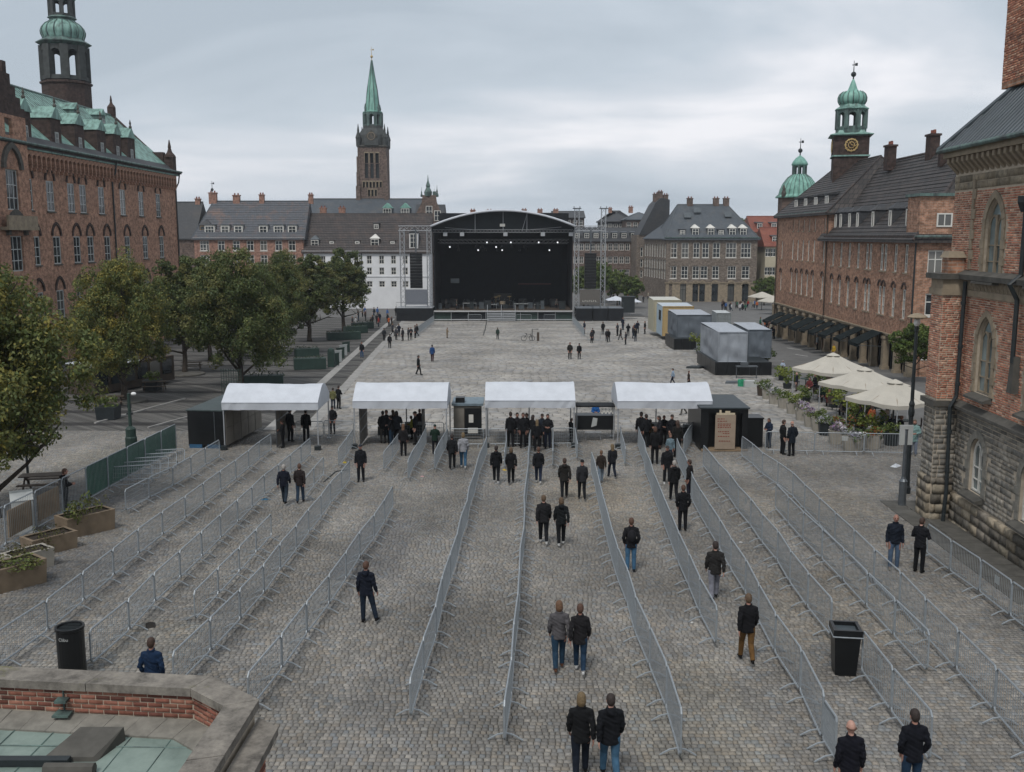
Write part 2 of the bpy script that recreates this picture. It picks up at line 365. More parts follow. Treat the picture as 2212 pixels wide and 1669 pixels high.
def stone_field(y0, y1, xl, xr, pitch, wmin, wmax, gap, inset, ztop, zbase, zj, pal, wave=0.03, jit=0.006, tv=(0.84, 1.14)):
    out_v = []; out_c = []; y = y0; row = 0
    while y < y1:
        a, b = xl(y), xr(y)
        n = int((b - a) / ((wmin + wmax) / 2)) + 3
        w = RNG.uniform(wmin, wmax, n); e_ = a - RNG.uniform(0, wmax) + np.concatenate([[0], np.cumsum(w)])
        x0, x1 = e_[:-1] + gap / 2, e_[1:] - gap / 2
        k = x0 < b; x0, x1 = x0[k], x1[k]; n = len(x0)
        off = wave * np.sin((x0 + x1) * 0.35 + row * 0.11) + wave * 0.6 * np.sin((x0 + x1) * 0.9 + y * 0.5)
        ya, yb = y + gap / 2 + off, y + pitch - gap / 2 + off
        J = lambda: RNG.uniform(-jit, jit, n)
        zt = ztop + RNG.uniform(-zj, zj, n)
        X = [x0, x1, x1, x0]; Yc = [ya, ya, yb, yb]; vs = np.zeros((n, 8, 3))
        sx = [1, -1, -1, 1]; sy = [1, 1, -1, -1]
        for q in range(4):
            jx, jy = J(), J()
            vs[:, q, 0] = X[q] + jx; vs[:, q, 1] = Yc[q] + jy; vs[:, q, 2] = zbase
            vs[:, q + 4, 0] = X[q] + jx + sx[q] * inset; vs[:, q + 4, 1] = Yc[q] + jy + sy[q] * inset; vs[:, q + 4, 2] = zt + RNG.uniform(-zj, zj, n) * 0.4
        vs[:, :, 2] += -SLOPE * np.minimum(vs[:, :, 1], FLAT_Y)
        c = pal[RNG.integers(0, len(pal), n)] * RNG.uniform(tv[0], tv[1], (n, 1))
        out_v.append(vs); out_c.append(c); y += pitch; row += 1
    return np.concatenate(out_v), np.concatenate(out_c)
_SF = np.array([[4, 5, 6, 7], [0, 1, 5, 4], [1, 2, 6, 5], [2, 3, 7, 6], [3, 0, 4, 7]])
def stones_mesh(name, vs, cs, mat):
    n, k = vs.shape[0], vs.shape[1]
    f = (_SF[None] + (np.arange(n) * 8)[:, None, None]).reshape(-1, 4)
    me = bpy.data.meshes.new(name); me.vertices.add(n * 8); me.vertices.foreach_set('co', vs.reshape(-1).astype(np.float32))
    me.loops.add(f.size); me.loops.foreach_set('vertex_index', f.reshape(-1).astype(np.int32))
    me.polygons.add(len(f)); me.polygons.foreach_set('loop_start', (np.arange(len(f)) * 4).astype(np.int32))
    me.update(calc_edges=True)
    at_ = me.attributes.new('tint', 'FLOAT_COLOR', 'POINT')
    c4 = np.ones((n, 8, 4), np.float32); c4[:, :, :3] = cs[:, None, :]
    at_.data.foreach_set('color', c4.reshape(-1)); me.materials.append(mat); return me
def lay_stones(parent, vs, cs, near, mat, pname, rest):
    """The nearest pieces one by one, the rest joined."""
    ctr = vs.mean(axis=1); idx = np.where(near(ctr))[0]
    idx = idx[np.argsort(ctr[idx, 1])][:300]; mask = np.ones(len(vs), bool); mask[idx] = False
    for i in idx:
        o_ = ctr[i] * [1, 1, 0] + [0, 0, vs[i, 0, 2]]
        inst(pname, stones_mesh(pname, (vs[i] - o_)[None], cs[i][None], mat), parent, tuple(o_))
    o = inst(rest, stones_mesh(rest, vs[mask], cs[mask], mat), parent); o['kind'] = 'stuff'
def right_wall_x(y): return 16.75 + 0.051 * (y - 36.4)
square = sheet('cobbled_square', [(-12, 13), (14, 13), (38, 57), (-36, 57)], M['joint'], -0.028)
cv, cc = stone_field(13.5, 56.6, lambda y: -(0.60 * y + 2.5), lambda y: min(0.6 * y + 2.5, right_wall_x(y) + 0.4 if y < 38.2 else 99), 0.146, 0.098, 0.168, 0.012, 0.007, 0.0, -0.035, 0.0035, PAL_COB)
_m = ~((cv[:, 0, 0] < -3.3) & (cv[:, 0, 1] < 15.4)); cv, cc = cv[_m], cc[_m]
_xb = cv[:, 0, 0] + .25 * np.sin(cv[:, 0, 1] * .4); cc *= (1 + .06 * np.sin(_xb * 1.1 + 1.3) + .05 * np.sin(_xb * 2.7) + .03 * np.sin(cv[:, 0, 1] * .9 + _xb))[:, None]      # worn lanes
for _k in range(26):                                   # relaid patches, each a slightly different stone
    _x, _y, _w, _h = random.uniform(-22, 22), random.uniform(18, 55), random.uniform(.8, 3.2), random.uniform(1, 5)
    _q = (np.abs(cv[:, 0, 0] - _x) < _w) & (np.abs(cv[:, 0, 1] - _y) < _h); cc[_q] *= np.array(random.choice([(.84, .85, .88), (1.1, 1.09, 1.05), (1.08, 1.05, 1.0), (.9, .9, .9), (1.05, 1.06, 1.08)]))
lay_stones(square, cv, cc, lambda c: (c[:, 1] > 17.6) & (c[:, 0] > -3.2) & (c[:, 0] < 9.0), M['cobble'], 'cobblestone', 'cobblestone_field')
plaza = sheet('stone_plaza', [(-15, 56.6), (25, 56.6), (26, FLAT_Y), (-20, FLAT_Y)], M['joint'], -0.026)
sv, scl = stone_field(56.75, 181, lambda y: -11.6 - 0.058 * (y - 56), lambda y: 21.5 + 0.02 * (y - 56), 0.66, 0.6, 0.95, 0.028, 0.006, 0.0, -0.04, 0.004, PAL_SLAB, 0.0, 0.003, (0.93, 1.06))
_band = (np.floor((sv[:, 0, 1] - 56) / 7.9).astype(int) + np.floor((sv[:, 0, 0]) / 5.5).astype(int)) % 3
scl *= (1 + 0.04 * (_band[:, None] - 1))
lay_stones(plaza, sv, scl, lambda c: (c[:, 1] > 56.9) & (np.abs(c[:, 0]) < 13), M['slab'], 'paving_slab', 'paving_slab_field')
# edge strips of long stones beside the plaza
for nm, off in (('kerb_strip', -12.4), ('drain_strip', -14.6)):
    o = tag(bpy.data.objects.new(nm, None), kind='structure'); link(o)
    y = 57.0; k = 0
    while y < 176:
        L = 2.0 if nm == 'kerb_strip' else 1.4
        if k % 1 == 0:
            m_ = MB(); x = off - 0.058 * (y - 56)
            q = [(x, y + 0.02), (x + 0.72, y + 0.02), (x + 0.72 - 0.058 * L, y + L - 0.02), (x - 0.058 * L, y + L - 0.02)]
            m_.prism([(a, b, gz(b) - 0.03) for a, b in q], (0, 0, 0.042 + random.uniform(-0.004, 0.004)))
            m_.build('edge_stone', M['kerb'], o)
        y += L; k += 1
lane_left = sheet('lane_left', [(-60, 56.8), (-12.6, 56.8), (-19.9, 180), (-46, 180), (-46, 70)], M['sett'], -0.02)
lane_right = sheet('street_right', [(22, 56.8), (42, 56.8), (37, 140), (60, 215), (24.5, 182)], M['asphalt'], -0.016)
for a, b in (((1700, 752), (1735, 757)), ((1703, 738), (1722, 738)), ((1690, 722), (1716, 726)), ((1745, 770), (1718, 766))):
    p, q = on_ground(*a), on_ground(*b); d = (q - p); n_ = Vector((-d.y, d.x, 0)).normalized() * 0.09
    sheet('road_marking', [((p + n_).x, (p + n_).y), ((q + n_).x, (q + n_).y), ((q - n_).x, (q - n_).y), ((p - n_).x, (p - n_).y)], M['white_line'], -0.008)
# pale kerb lines running up the left lane
for k, (a, b, w) in enumerate((((205, 915), (400, 862), 0.07), ((320, 925), (520, 870), 0.06))):
    p, q = on_ground(*a), on_ground(*b); d = (q - p); n_ = Vector((-d.y, d.x, 0)).normalized() * w
    m_ = MB(); m_.prism([(c.x, c.y, gz(c.y) - 0.03) for c in (p + n_, q + n_, q - n_, p - n_)], (0, 0, 0.09)); tag(m_.build('kerb', M['kerb']), kind='structure')
# pavement in front of the church wall
_pv = MB(); y = 27.0; k = 0
pave = tag(bpy.data.objects.new('pavement', None), kind='structure'); link(pave)
while y < 39.5:
    L = 1.25
    for w0, w1 in ((0.05, 0.95), (0.99, 1.75)):
        m_ = MB(); xa, xb = right_wall_x(y) - w0, right_wall_x(y) - w1
        m_.prism([(xa, y + 0.015, gz(y) - 0.03), (xb, y + 0.015, gz(y) - 0.03), (xb + 0.051 * L, y + L - 0.015, gz(y + L) - 0.03), (xa + 0.051 * L, y + L - 0.015, gz(y + L) - 0.03)], (0, 0, 0.05 + random.uniform(-.006, .006)))
        m_.build('paving_stone', M['stone_dark'], pave)
    y += L
# ================================================================ BUILDING KIT
# a building is an Empty whose local x runs along the front, local -y faces outwards, z is world height
WIN = {}; WF = 1.0        # WF: how heavy the joinery is
def win_mesh(w, h, nx, nz, mat, fr=0.07, bar=0.05, arch=0.0):
    fr *= WF; bar *= WF; key = (round(w, 2), round(h, 2), nx, tuple(nz), mat.name, WF)
    if key in WIN: return WIN[key]
    mb = MB(); d = 0.09
    mb.mm((-w / 2, 0, 0), (-w / 2 + fr, d, h)); mb.mm((w / 2 - fr, 0, 0), (w / 2, d, h))
    mb.mm((-w / 2 + fr, 0.001, 0), (w / 2 - fr, d - 0.001, fr)); mb.mm((-w / 2 + fr, 0.001, h - fr), (w / 2 - fr, d - 0.001, h))
    for i in range(1, nx):
        x = -w / 2 + w * i / nx; mb.mm((x - bar / 2, 0.004, fr), (x + bar / 2, d - 0.004, h - fr))
    for z in nz: mb.mm((-w / 2 + fr, -0.004, h * z - bar / 2), (w / 2 - fr, d - 0.008, h * z + bar / 2))
    p = MB(); p.mm((-w / 2 + fr * 0.5, 0.05, fr * 0.5), (w / 2 - fr * 0.5, 0.07, h - fr * 0.5))
    WIN[key] = (mb.mesh('window', mat), p.mesh('pane', M['glass'])); return WIN[key]
def window(par, x, z, w, h, y=0.0, nx=2, nz=(0.6,), mat=None, sill=None, level=1):
    a, b = win_mesh(w, h, nx, nz, mat or M['paint_white'])
    o = inst('window', a, par, (x, y, z)); inst('pane', b, o if level == 1 else par, (0, 0, 0) if level == 1 else (x, y, z))
    if sill is not None:
        m_ = MB(); m_.mm((-w / 2 - 0.1, -0.16, -0.14), (w / 2 + 0.1, 0.1, -0.004))
        key = ('sill', round(w, 2), sill.name)
        if key not in WIN: WIN[key] = m_.mesh('sill', sill)
        inst('sill', WIN[key], o if level == 1 else par, (0, 0, 0) if level == 1 else (x, y, z))
    return o
def wall(par, x0, x1, z0, z1, holes, mat, y=0.0, rec=0.22, name='wall'):
    """Front wall with real openings (x, z, w, h: centre x, bottom z) and reveals."""
    mb = MB(); X = sorted({x0, x1} | {round(h[0] - h[2] / 2, 4) for h in holes} | {round(h[0] + h[2] / 2, 4) for h in holes})
    Z = sorted({z0, z1} | {round(h[1], 4) for h in holes} | {round(h[1] + h[3], 4) for h in holes})
    X = [x for x in X if x0 <= x <= x1]; Z = [z for z in Z if z0 <= z <= z1]
    def hole(cx, cz): return any(abs(cx - h[0]) < h[2] / 2 and h[1] < cz < h[1] + h[3] for h in holes)
    for i in range(len(X) - 1):
        j = 0
        while j < len(Z) - 1:
            cx = (X[i] + X[i + 1]) / 2
            if hole(cx, (Z[j] + Z[j + 1]) / 2): j += 1; continue
            k = j
            while k + 1 < len(Z) - 1 and not hole(cx, (Z[k + 1] + Z[k + 2]) / 2): k += 1
            mb.add([(X[i], y, Z[j]), (X[i + 1], y, Z[j]), (X[i + 1], y, Z[k + 1]), (X[i], y, Z[k + 1])], [(0, 1, 2, 3)]); j = k + 1
    for (hx, hz, hw, hh) in [h[:4] for h in holes]:
        a, b, c, d = hx - hw / 2, hx + hw / 2, hz, hz + hh
        mb.add([(a, y, c), (b, y, c), (b, y, d), (a, y, d), (a, y + rec, c), (b, y + rec, c), (b, y + rec, d), (a, y + rec, d)],
               [(0, 4, 5, 1), (1, 5, 6, 2), (2, 6, 7, 3), (3, 7, 4, 0)])
    return mb.build(name, mat, par)
def body(par, x0, x1, z0, z1, depth, mat, y=0.0):
    """Side and back walls behind the front."""
    mb = MB()
    mb.add([(x0, y, z0), (x0, y + depth, z0), (x0, y + depth, z1), (x0, y, z1)], [(1, 0, 3, 2)])
    mb.add([(x1, y, z0), (x1, y + depth, z0), (x1, y + depth, z1), (x1, y, z1)], [(0, 1, 2, 3)])
    mb.add([(x0, y + depth, z0), (x1, y + depth, z0), (x1, y + depth, z1), (x0, y + depth, z1)], [(1, 0, 3, 2)])
    return mb.build('wall', mat, par)
def roof(par, x0, x1, y0, y1, z0, z1, mat, hip0=0.0, hip1=0.0, over=0.4, name='roof', trim=None):
    """Gable (hip=0) or hipped roof over a rectangle, ridge along x."""
    ym = (y0 + y1) / 2; a, b, c, d = x0 - over, x1 + over, y0 - over, y1 + over
    mb = MB(); t = 0.22
    zo = z0 - over * (z1 - z0) / (ym - y0) * 0.6
    top = [(a, c, zo), (b, c, zo), (b, d, zo), (a, d, zo), (x0 + hip0 if hip0 else a, ym, z1), (x1 - hip1 if hip1 else b, ym, z1)]
    mb.add(top, [(0, 1, 5, 4), (2, 3, 4, 5), (3, 0, 4), (1, 2, 5)])
    mb.add([(a, c, zo - t), (b, c, zo - t), (b, d, zo - t), (a, d, zo - t)] + top[:4], [(3, 2, 1, 0), (0, 1, 5, 4), (1, 2, 6, 5), (2, 3, 7, 6), (3, 0, 4, 7)])
    o = mb.build(name, mat, par)
    if trim:
        r_ = MB(); r_.tube([(top[4][0], ym, z1), (top[5][0], ym, z1)], 0.16, 6)
        if hip0:
            r_.tube([top[4], (a, c, zo)], 0.12, 6); r_.tube([top[4], (a, d, zo)], 0.12, 6)
        if hip1:
            r_.tube([top[5], (b, c, zo)], 0.12, 6); r_.tube([top[5], (b, d, zo)], 0.12, 6)
        r_.build('ridge', trim, o)
    return o
def tile_courses(par, x0, x1, y0, y1, z0, z1, mat, hip0=0.0, hip1=0.0, over=0.4, step=0.45):
    """Overlapping tile courses on the front slope, each row a piece of its own."""
    ym = (y0 + y1) / 2; zo = z0 - over * (z1 - z0) / (ym - y0) * 0.6; yo = y0 - over; ln = math.hypot(ym - yo, z1 - zo); n = int(ln / step); dy_, dz_ = (ym - yo) / n, (z1 - zo) / n
    for k in range(n):
        t = k / n; a = x0 - over + (hip0 + over) * t if hip0 else x0 - over; b = x1 + over - (hip1 + over) * t if hip1 else x1 + over; y, z = yo + dy_ * k, zo + dz_ * k; lift = 0.05 + 0.012 * ((k * 7) % 3)
        m_ = MB(); m_.prism([(a + .05, y, z + .005), (a + .05, y - .03, z + lift), (a + .05, y + dy_, z + dz_ + .02)], (b - a - .1, 0, 0)); m_.build('tile_course', mat, par)
def roof_point(x0, x1, y0, y1, z0, z1, y): return z0 + (z1 - z0) * (y - y0) / ((y1 - y0) / 2)
def dormer(par, x, y, z, w, h, depth, wall_mat, roof_mat, style='gable', win_mat=None, nx=2, nz=(0.6,), fw=None, fh=None):
    mb = MB(); mb.mm((x - w / 2, y, z), (x + w / 2, y + depth, z + h))
    o = mb.build('dormer', wall_mat, par); r_ = MB(); ov = 0.14
    if style == 'gable':
        g = w * 0.55
        r_.prism([(x - w / 2 - ov, y - ov, z + h + 0.003), (x + w / 2 + ov, y - ov, z + h + 0.003), (x, y - ov, z + h + g)], (0, depth + 1.2 + ov, 0))
    elif style == 'flat':
        r_.prism([(x - w / 2 - ov, y - ov, z + h + 0.003), (x - w / 2 - ov, y + depth + 0.6, z + h + 0.003), (x - w / 2 - ov, y + depth + 0.6, z + h + 0.32), (x - w / 2 - ov, y - ov, z + h + 0.16)], (w + 2 * ov, 0, 0))
    else:
        r_.add([(x - w / 2 - ov, y - ov, z + h + .003), (x + w / 2 + ov, y - ov, z + h + .003), (x + w / 2 + ov, y + depth, z + h + .003), (x - w / 2 - ov, y + depth, z + h + .003), (x, y + w * 0.4, z + h + w * 0.5), (x, y + depth, z + h + w * 0.5)],
               [(0, 1, 4), (1, 2, 5, 4), (3, 0, 4, 5), (0, 3, 2, 1), (2, 3, 5)])
    r_.build('dormer_roof', roof_mat, o)
    window(o, x, z + 0.1, fw or w - 0.25, fh or h - 0.22, y - 0.085, nx, nz, win_mat, level=2)
    return o
def chimney(par, x, y, z, w, d, h, mat=None):
    mb = MB(); mb.box((x, y, z + h / 2), (w, d, h)); mb.box((x, y, z + h - 0.12), (w + 0.22, d + 0.22, 0.2))
    o = mb.build('chimney', mat or M['brick_far'], par)
    p = MB()
    for k in range(2): p.lathe((x + (k - 0.5) * w * 0.5, y, z + h - 0.02), [(0.16, 0), (0.14, 0.4)], 8)
    p.build('chimney_pot', M['tile_red'], o); return o
def band(par, x0, x1, z, h, mat, y=0.0, proud=0.15, name='cornice'):
    mb = MB(); mb.mm((x0 - proud, y - proud, z), (x1 + proud, y + 0.12, z + h)); mb.mm((x0 - proud * 1.6, y - proud * 1.6, z + h * 0.62), (x1 + proud * 1.6, y + 0.1, z + h + 0.004))
    return mb.build(name, mat, par)
def arc_pts(a, s, r, n=8):
    """Left-to-right outline of a pointed arch: half width a, springing height s, radius r (>= a; r == a is round)."""
    c = r - a; th = math.acos(c / r) if r > a else math.pi / 2
    L = [(-(r * math.cos(th * i / n) - c), s + r * math.sin(th * i / n)) for i in range(n + 1)]
    return L + [(-x, z) for x, z in L[::-1][1:]]
def spandrel(par, x, zs, a, r, ztop, y, depth, mat, name='arch_head', pad=0.0):
    """Fills the corners above an arch inside a square-headed opening."""
    pts = arc_pts(a, 0, r); mb = MB(); m_ = len(pts) // 2
    for side in (0, 1):
        pp = pts[:m_ + 1] if side == 0 else pts[m_:][::-1]
        sgn = -1 if side == 0 else 1
        for i in range(m_):
            (xa, za), (xb, zb) = pp[i], pp[i + 1]
            mb.prism([(x + xa, y, zs + za), (x + xb, y, zs + zb), (x + xb, y, ztop), (x + xa, y, ztop)] if abs(xa - xb) > 1e-6 else [(x + xa, y, zs + za), (x + xb, y, zs + zb), (x + sgn * (a + 0.001), y, zs + zb), (x + sgn * (a + 0.001), y, zs + za)], (0, depth, 0))
    return mb.build(name, mat, par)
def arch_ring(par, x, zs, a, r, t, y, depth, mat, n=6, name='arch_ring', pieces=False, jamb=0.0):
    """A ring of wedge stones round an arch."""
    i_, o_ = arc_pts(a, 0, r, n), arc_pts(a + t, 0, r + t, n); mb = MB(); lst = []
    for k in range(len(i_) - 1):
        poly = [(x + i_[k][0], y, zs + i_[k][1]), (x + o_[k][0], y, zs + o_[k][1]), (x + o_[k + 1][0], y, zs + o_[k + 1][1]), (x + i_[k + 1][0], y, zs + i_[k + 1][1])]
        if pieces:
            c = sum((Vector(p) for p in poly), Vector()) / 4
            q = [c + (Vector(p) - c) * 0.94 for p in poly]
            m2 = MB(); m2.prism(q, (0, depth, 0)); m2.build('arch_stone', mat, par)
        else: mb.prism(poly, (0, depth, 0))
    if jamb and not pieces:
        for sx in (-1, 1): mb.mm((x + sx * a, y, zs - jamb), (x + sx * (a + t), y + depth, zs))
    return None if pieces else mb.build(name, mat, par)
def octa_belfry(par, cx, cy, z0, z1, Rr, mat, n=8, rot=None, pier=0.2, arch=True, cols=None):
    rot = math.pi / n if rot is None else rot; mb = MB(); h = z1 - z0
    pts = [(cx + Rr * math.cos(rot + 2 * math.pi * k / n), cy + Rr * math.sin(rot + 2 * math.pi * k / n)) for k in range(n)]
    side = 2 * Rr * math.sin(math.pi / n); pw = side * pier
    for k in range(n):
        x, y = pts[k]; a = rot + 2 * math.pi * k / n
        mb.box((x, y, z0 + h / 2), (pw * 1.5, pw * 1.9, h), a)
        x2, y2 = pts[(k + 1) % n]; mxx, myy = (x + x2) / 2, (y + y2) / 2; aa = math.atan2(y2 - y, x2 - x)
        mb.box((mxx, myy, z0 + h * 0.06), (side, pw * 1.3, h * 0.12), aa)
        ow = side - pw * 1.5; ca, sa = math.cos(aa), math.sin(aa)
        if arch:
            zs = z1 - 0.12 * h - ow / 2
            pp = arc_pts(ow / 2, 0, ow / 2, 4)
            for i in range(len(pp) - 1):
                (xa, za), (xb, zb) = pp[i], pp[i + 1]
                q = []
                for (uu, ww) in ((xa, zs + za), (xb, zs + zb), (xb, z1), (xa, z1)): q.append((mxx + uu * ca + sa * pw * .5, myy + uu * sa - ca * pw * .5, ww))
                mb.prism(q, (-sa * pw, ca * pw, 0))
        else: mb.box((mxx, myy, z1 - h * 0.08), (side, pw * 1.2, h * 0.16), aa)
    return mb.build('belfry', mat, par)
def vane(par, x, y, z, h, mat):
    mb = MB(); mb.tube([(x, y, z), (x, y, z + h)], [0.09, 0.03], 6); mb.ell((x, y, z + h * 0.3), (0.32, 0.32, 0.32), 8, 6)
    mb.box((x + 0.1, y, z + h * 0.78), (h * 0.28, 0.06, 0.09)); mb.box((x + h * 0.12, y, z + h * 0.8), (0.3, 0.06, 0.34))
    return mb.build('weather_vane', mat, par)
# ---------------------------------------------------------------- town hall on the left
TX, TE, TR = -45.6, 18.2, 25.6
th = thing('town_hall', 'long red brick town hall with green copper roof behind the left trees', 'building', (TX, 74, 0), R(90))
TL = 62.0
def tly(px): return TX * LENS_F / (px - 1106) - 74.0          # local x of a sighted window
holes = []; wins = []
ux = [tly(p) for p in (80, 126, 170, 195, 234, 279, 318, 354)] + [6.5, 10.5]
lx = [tly(p) for p in (88, 133, 176, 205, 241, 284, 322, 357)] + [6.5, 10.5]
for x in ux: wins.append((x, 12.1, 1.6, 2.95))
for x in lx: wins.append((x, 6.9, 1.6, 2.75))
for x in lx: wins.append((x, 1.5, 1.6, 2.8))
wins += [(16.6, 12.1, 2.1, 3.4), (16.6, 6.6, 2.1, 3.0), (16.6, 1.2, 2.1, 3.0)]
WF = 1.6
wall(th, 0, TL, -6, TE, wins, M['brick_red'], 0, 0.12)
body(th, 0, TL, -6, TE, 16, M['brick_red'])
for (x, z, w, h) in wins:
    window(th, x, z, w, h, 0.04, 2 if w < 2 else 3, (0.62, 0.3), M['paint_grey'], M['stone_dark'])
    arch_ring(th, x, z + h + 0.05, w / 2 + 0.03, w * 0.72, 0.26, -0.13, 0.16, M['brick_dark'], 5, 'hood_arch')
# corbel table below the eaves
cm = MB(); pp = arc_pts(0.34, 0, 0.34, 3)
for i in range(len(pp) - 1):
    (xa, za), (xb, zb) = pp[i], pp[i + 1]
    cm.prism([(xa, -0.42, za), (xb, -0.42, zb), (xb, -0.42, 0.7), (xa, -0.42, 0.7)], (0, 0.44, 0))
cm.mm((0.34, -0.42, -0.9), (0.62, 0.02, 0.7)); cm.mm((0.38, -0.3, -1.2), (0.58, 0.02, -0.902))
cme = cm.mesh('corbel_arch', M['brick_red'])
x = 18.6
while x < TL - 0.6:
    inst('corbel_arch', cme, th, (x, 0, TE - 1.25)); x += 0.96
band(th, 0, TL, TE - 0.52, 0.42, M['brick_dark'], 0, 0.45)
g = MB(); g.tube([(-0.3, -0.85, TE - 0.02), (TL + 0.4, -0.85, TE - 0.02)], 0.14, 6); g.build('gutter', M['copper_dark'], th)
rf = roof(th, 0, TL, 0, 16, TE, TR, M['copper'], 0, 0, 0.55, trim=M['copper_dark'])
sm = MB()                                   # standing seams
k = 0.3
while k < TL:
    sm.box((k, 3.75, TE + 3.52), (0.07, 0.01, 0.01)); k += 50
for i in range(int(TL / 0.75)):
    x = i * 0.75 + 0.3
    sm.tube([(x, -0.5, TE - 0.35), (x, 8.0, TR + 0.02)], 0.045, 4)
sm.build('standing_seam', M['copper_dark'], rf)['kind'] = 'stuff'
slope_t = (TR - TE) / 8.0
lb_ = MB(); lb_.prism([(0.0, -0.62, TE - 0.38), (0.0, .75, TE + .83), (0.0, .75, TE + .93), (0.0, -0.62, TE - 0.26)], (TL, 0, 0)); lb_.build('slate_skirt', M['slate_dark'], rf)
for p in (99, 162, 210, 255, 287, 316):
    x = tly(p) * 1.0
    dm = dormer(th, x, 0.7, TE + 0.3, 2.3, 2.9, 3.6, M['brick_dark'], M['copper'], 'gable', M['paint_grey'], 2, (0.6,), 0.7, 1.5)
    f = MB(); f.lathe((x, 0.7, TE + 4.3), [(0.14, 0), (0.2, 0.25), (0.08, 0.45), (0.14, 0.65), (0.02, 1.1)], 8); f.build('finial', M['stone_dark'], dm)
for x, y, zt in ((26, 5.2, 0), (44.5, 5.2, 0), (53, 5.6, 0)):
    dormer(th, x, y, TE + y * slope_t - 0.2, 1.5, 1.4, 2.0, M['copper_dark'], M['copper'], 'gable', M['paint_grey'], 2, (0.5,), 0.7, 0.9)
# projecting centre bay with a stepped gable at the picture edge
wall(th, 13.2, 19.6, -6, TE + 2.2, [(16.4, 12.0, 2.3, 3.6), (16.4, 6.5, 2.3, 3.2), (16.4, 18.6, 1.3, 1.5)], M['brick_red'], -0.7, 0.3, 'bay_wall')
bb = MB(); bb.mm((13.2, -0.699, -6), (13.5, 0.0, TE + 2.2)); bb.mm((19.3, -0.699, -6), (19.6, 0.0, TE + 2.2)); bb.build('bay_side', M['brick_red'], th)
gb = MB()
for i, (hw, zz0, zz1) in enumerate(((3.2, 2.2, 3.0), (2.5, 3.0, 3.9), (1.7, 3.9, 4.8), (0.9, 4.8, 5.8), (0.35, 5.8, 6.8))):
    gb.mm((16.4 - hw, -0.7 + i * 0.002, TE + zz0), (16.4 + hw, 0.5, TE + zz1))
gb.build('stepped_gable', M['brick_dark'], th)
for (z, h) in ((12.0, 3.6), (6.5, 3.2)):
    window(th, 16.4, z, 2.3, h, -0.52, 3, (0.62, 0.3), M['paint_grey'], M['stone_tan'])
    arch_ring(th, 16.4, z + h + 0.05, 1.35, 1.9, 0.5, -0.95, 0.26, M['stone_dark'], 6, 'hood_arch')
bal = MB(); bal.mm((13.6, -1.5, 10.2), (19.2, -0.702, 10.5)); bal.mm((13.7, -1.45, 10.5), (19.1, -1.25, 11.5)); bal.build('balcony', M['stone_tan'], th)
# rainwater pipes
for x in (tly(257), TL - 0.15):
    dp = MB(); dp.tube([(x, -0.75, TE - 0.1), (x, -0.55, TE - 1.4), (x, -0.14, TE - 2.2), (x, -0.14, -4)], 0.09, 6); dp.build('drainpipe', M['iron'], th)
# far end gable wall with turrets
ge = MB(); ge.prism([(TL - 0.3, -0.3, TE - .3), (TL - 0.3, 8, TR + .25), (TL - 0.3, 16.3, TE - .3)], (0.75, 0, 0)); ge.build('end_gable', M['brick_dark'], th)
for yy, z0, sc_ in ((0.5, TE, 0.8), (8, TR - .3, 0.55)):
    tu = MB(); tu.box((TL, yy, z0 + 0.9 * sc_), (1.5 * sc_, 1.5 * sc_, 3.0 * sc_)); tu.lathe((TL, yy, z0 + 2.4 * sc_), [(1.05 * sc_, 0), (0.95 * sc_, 0.3 * sc_), (0.45 * sc_, 0.9 * sc_), (0.25 * sc_, 1.5 * sc_), (0.3 * sc_, 1.7 * sc_), (0.06, 2.9 * sc_)], 8)
    tu.build('turret', M['brick_dark'], th)
tb = MB(); tb.mm((TL - 0.6, 1.2, TE + 0.3), (TL + 0.3, 5.0, TE + 2.6)); tb.build('parapet', M['brick_dark'], th)
chimney(th, tly(20) - 2, 9, TR - 1, 1.2, 1.0, 4.4, M['brick_dark'])
# town hall tower
YT = 150.0; tx = xat(138, YT, 100)
tw = thing('town_hall_tower', 'octagonal brick tower with green onion dome rising behind the left roof', 'tower', (tx, YT, 0))
zc = lambda py: zat(py, YT)
w_ = 3.05
b_ = MB(); b_.lathe((0, 0, 0), [(w_ * 1.1, -4), (w_ * 1.1, zc(186)), (w_ * 1.18, zc(184)), (w_ * 1.18, zc(180)), (w_ * 1.0, zc(177))], 8, math.pi / 8); b_.build('shaft', M['brick_dark'], tw)
octa_belfry(tw, 0, 0, zc(177), zc(103), w_ * 0.98, M['belfry'], 8, None, 0.26)
b_ = MB(); b_.lathe((0, 0, 0), [(w_ * 0.95, zc(104)), (w_ * 1.25, zc(96)), (w_ * 1.25, zc(95)), (w_ * 0.92, zc(86)), (w_ * 0.88, zc(82))], 8, math.pi / 8); b_.build('eaves', M['copper_dark'], tw)
b_ = MB(); ons = [(0.90, 88), (0.90, 84), (0.97, 76), (0.98, 70), (0.92, 62), (0.80, 55), (0.62, 50), (0.55, 46)]
b_.lathe((0, 0, 0), [(w_ * a, zc(p)) for a, p in ons], 24); b_.build('onion_dome', M['copper'], tw, smooth=True)
rb = MB()
for k in range(16):
    a = 2 * math.pi * k / 16; rb.tube([(w_ * (q + 0.008) * math.cos(a), w_ * (q + 0.008) * math.sin(a), zc(p)) for q, p in ons], 0.10, 4)
rb.build('rib', M['copper_dark'], tw)
b_ = MB(); b_.lathe((0, 0, 0), [(w_ * 0.52, zc(50)), (w_ * 0.55, zc(44)), (w_ * 0.66, zc(41)), (w_ * 0.62, zc(38)), (w_ * 0.5, zc(36))], 8, math.pi / 8); b_.build('lantern_base', M['copper_dark'], tw)
octa_belfry(tw, 0, 0, zc(37), zc(0), w_ * 0.53, M['belfry'], 8, None, 0.24)
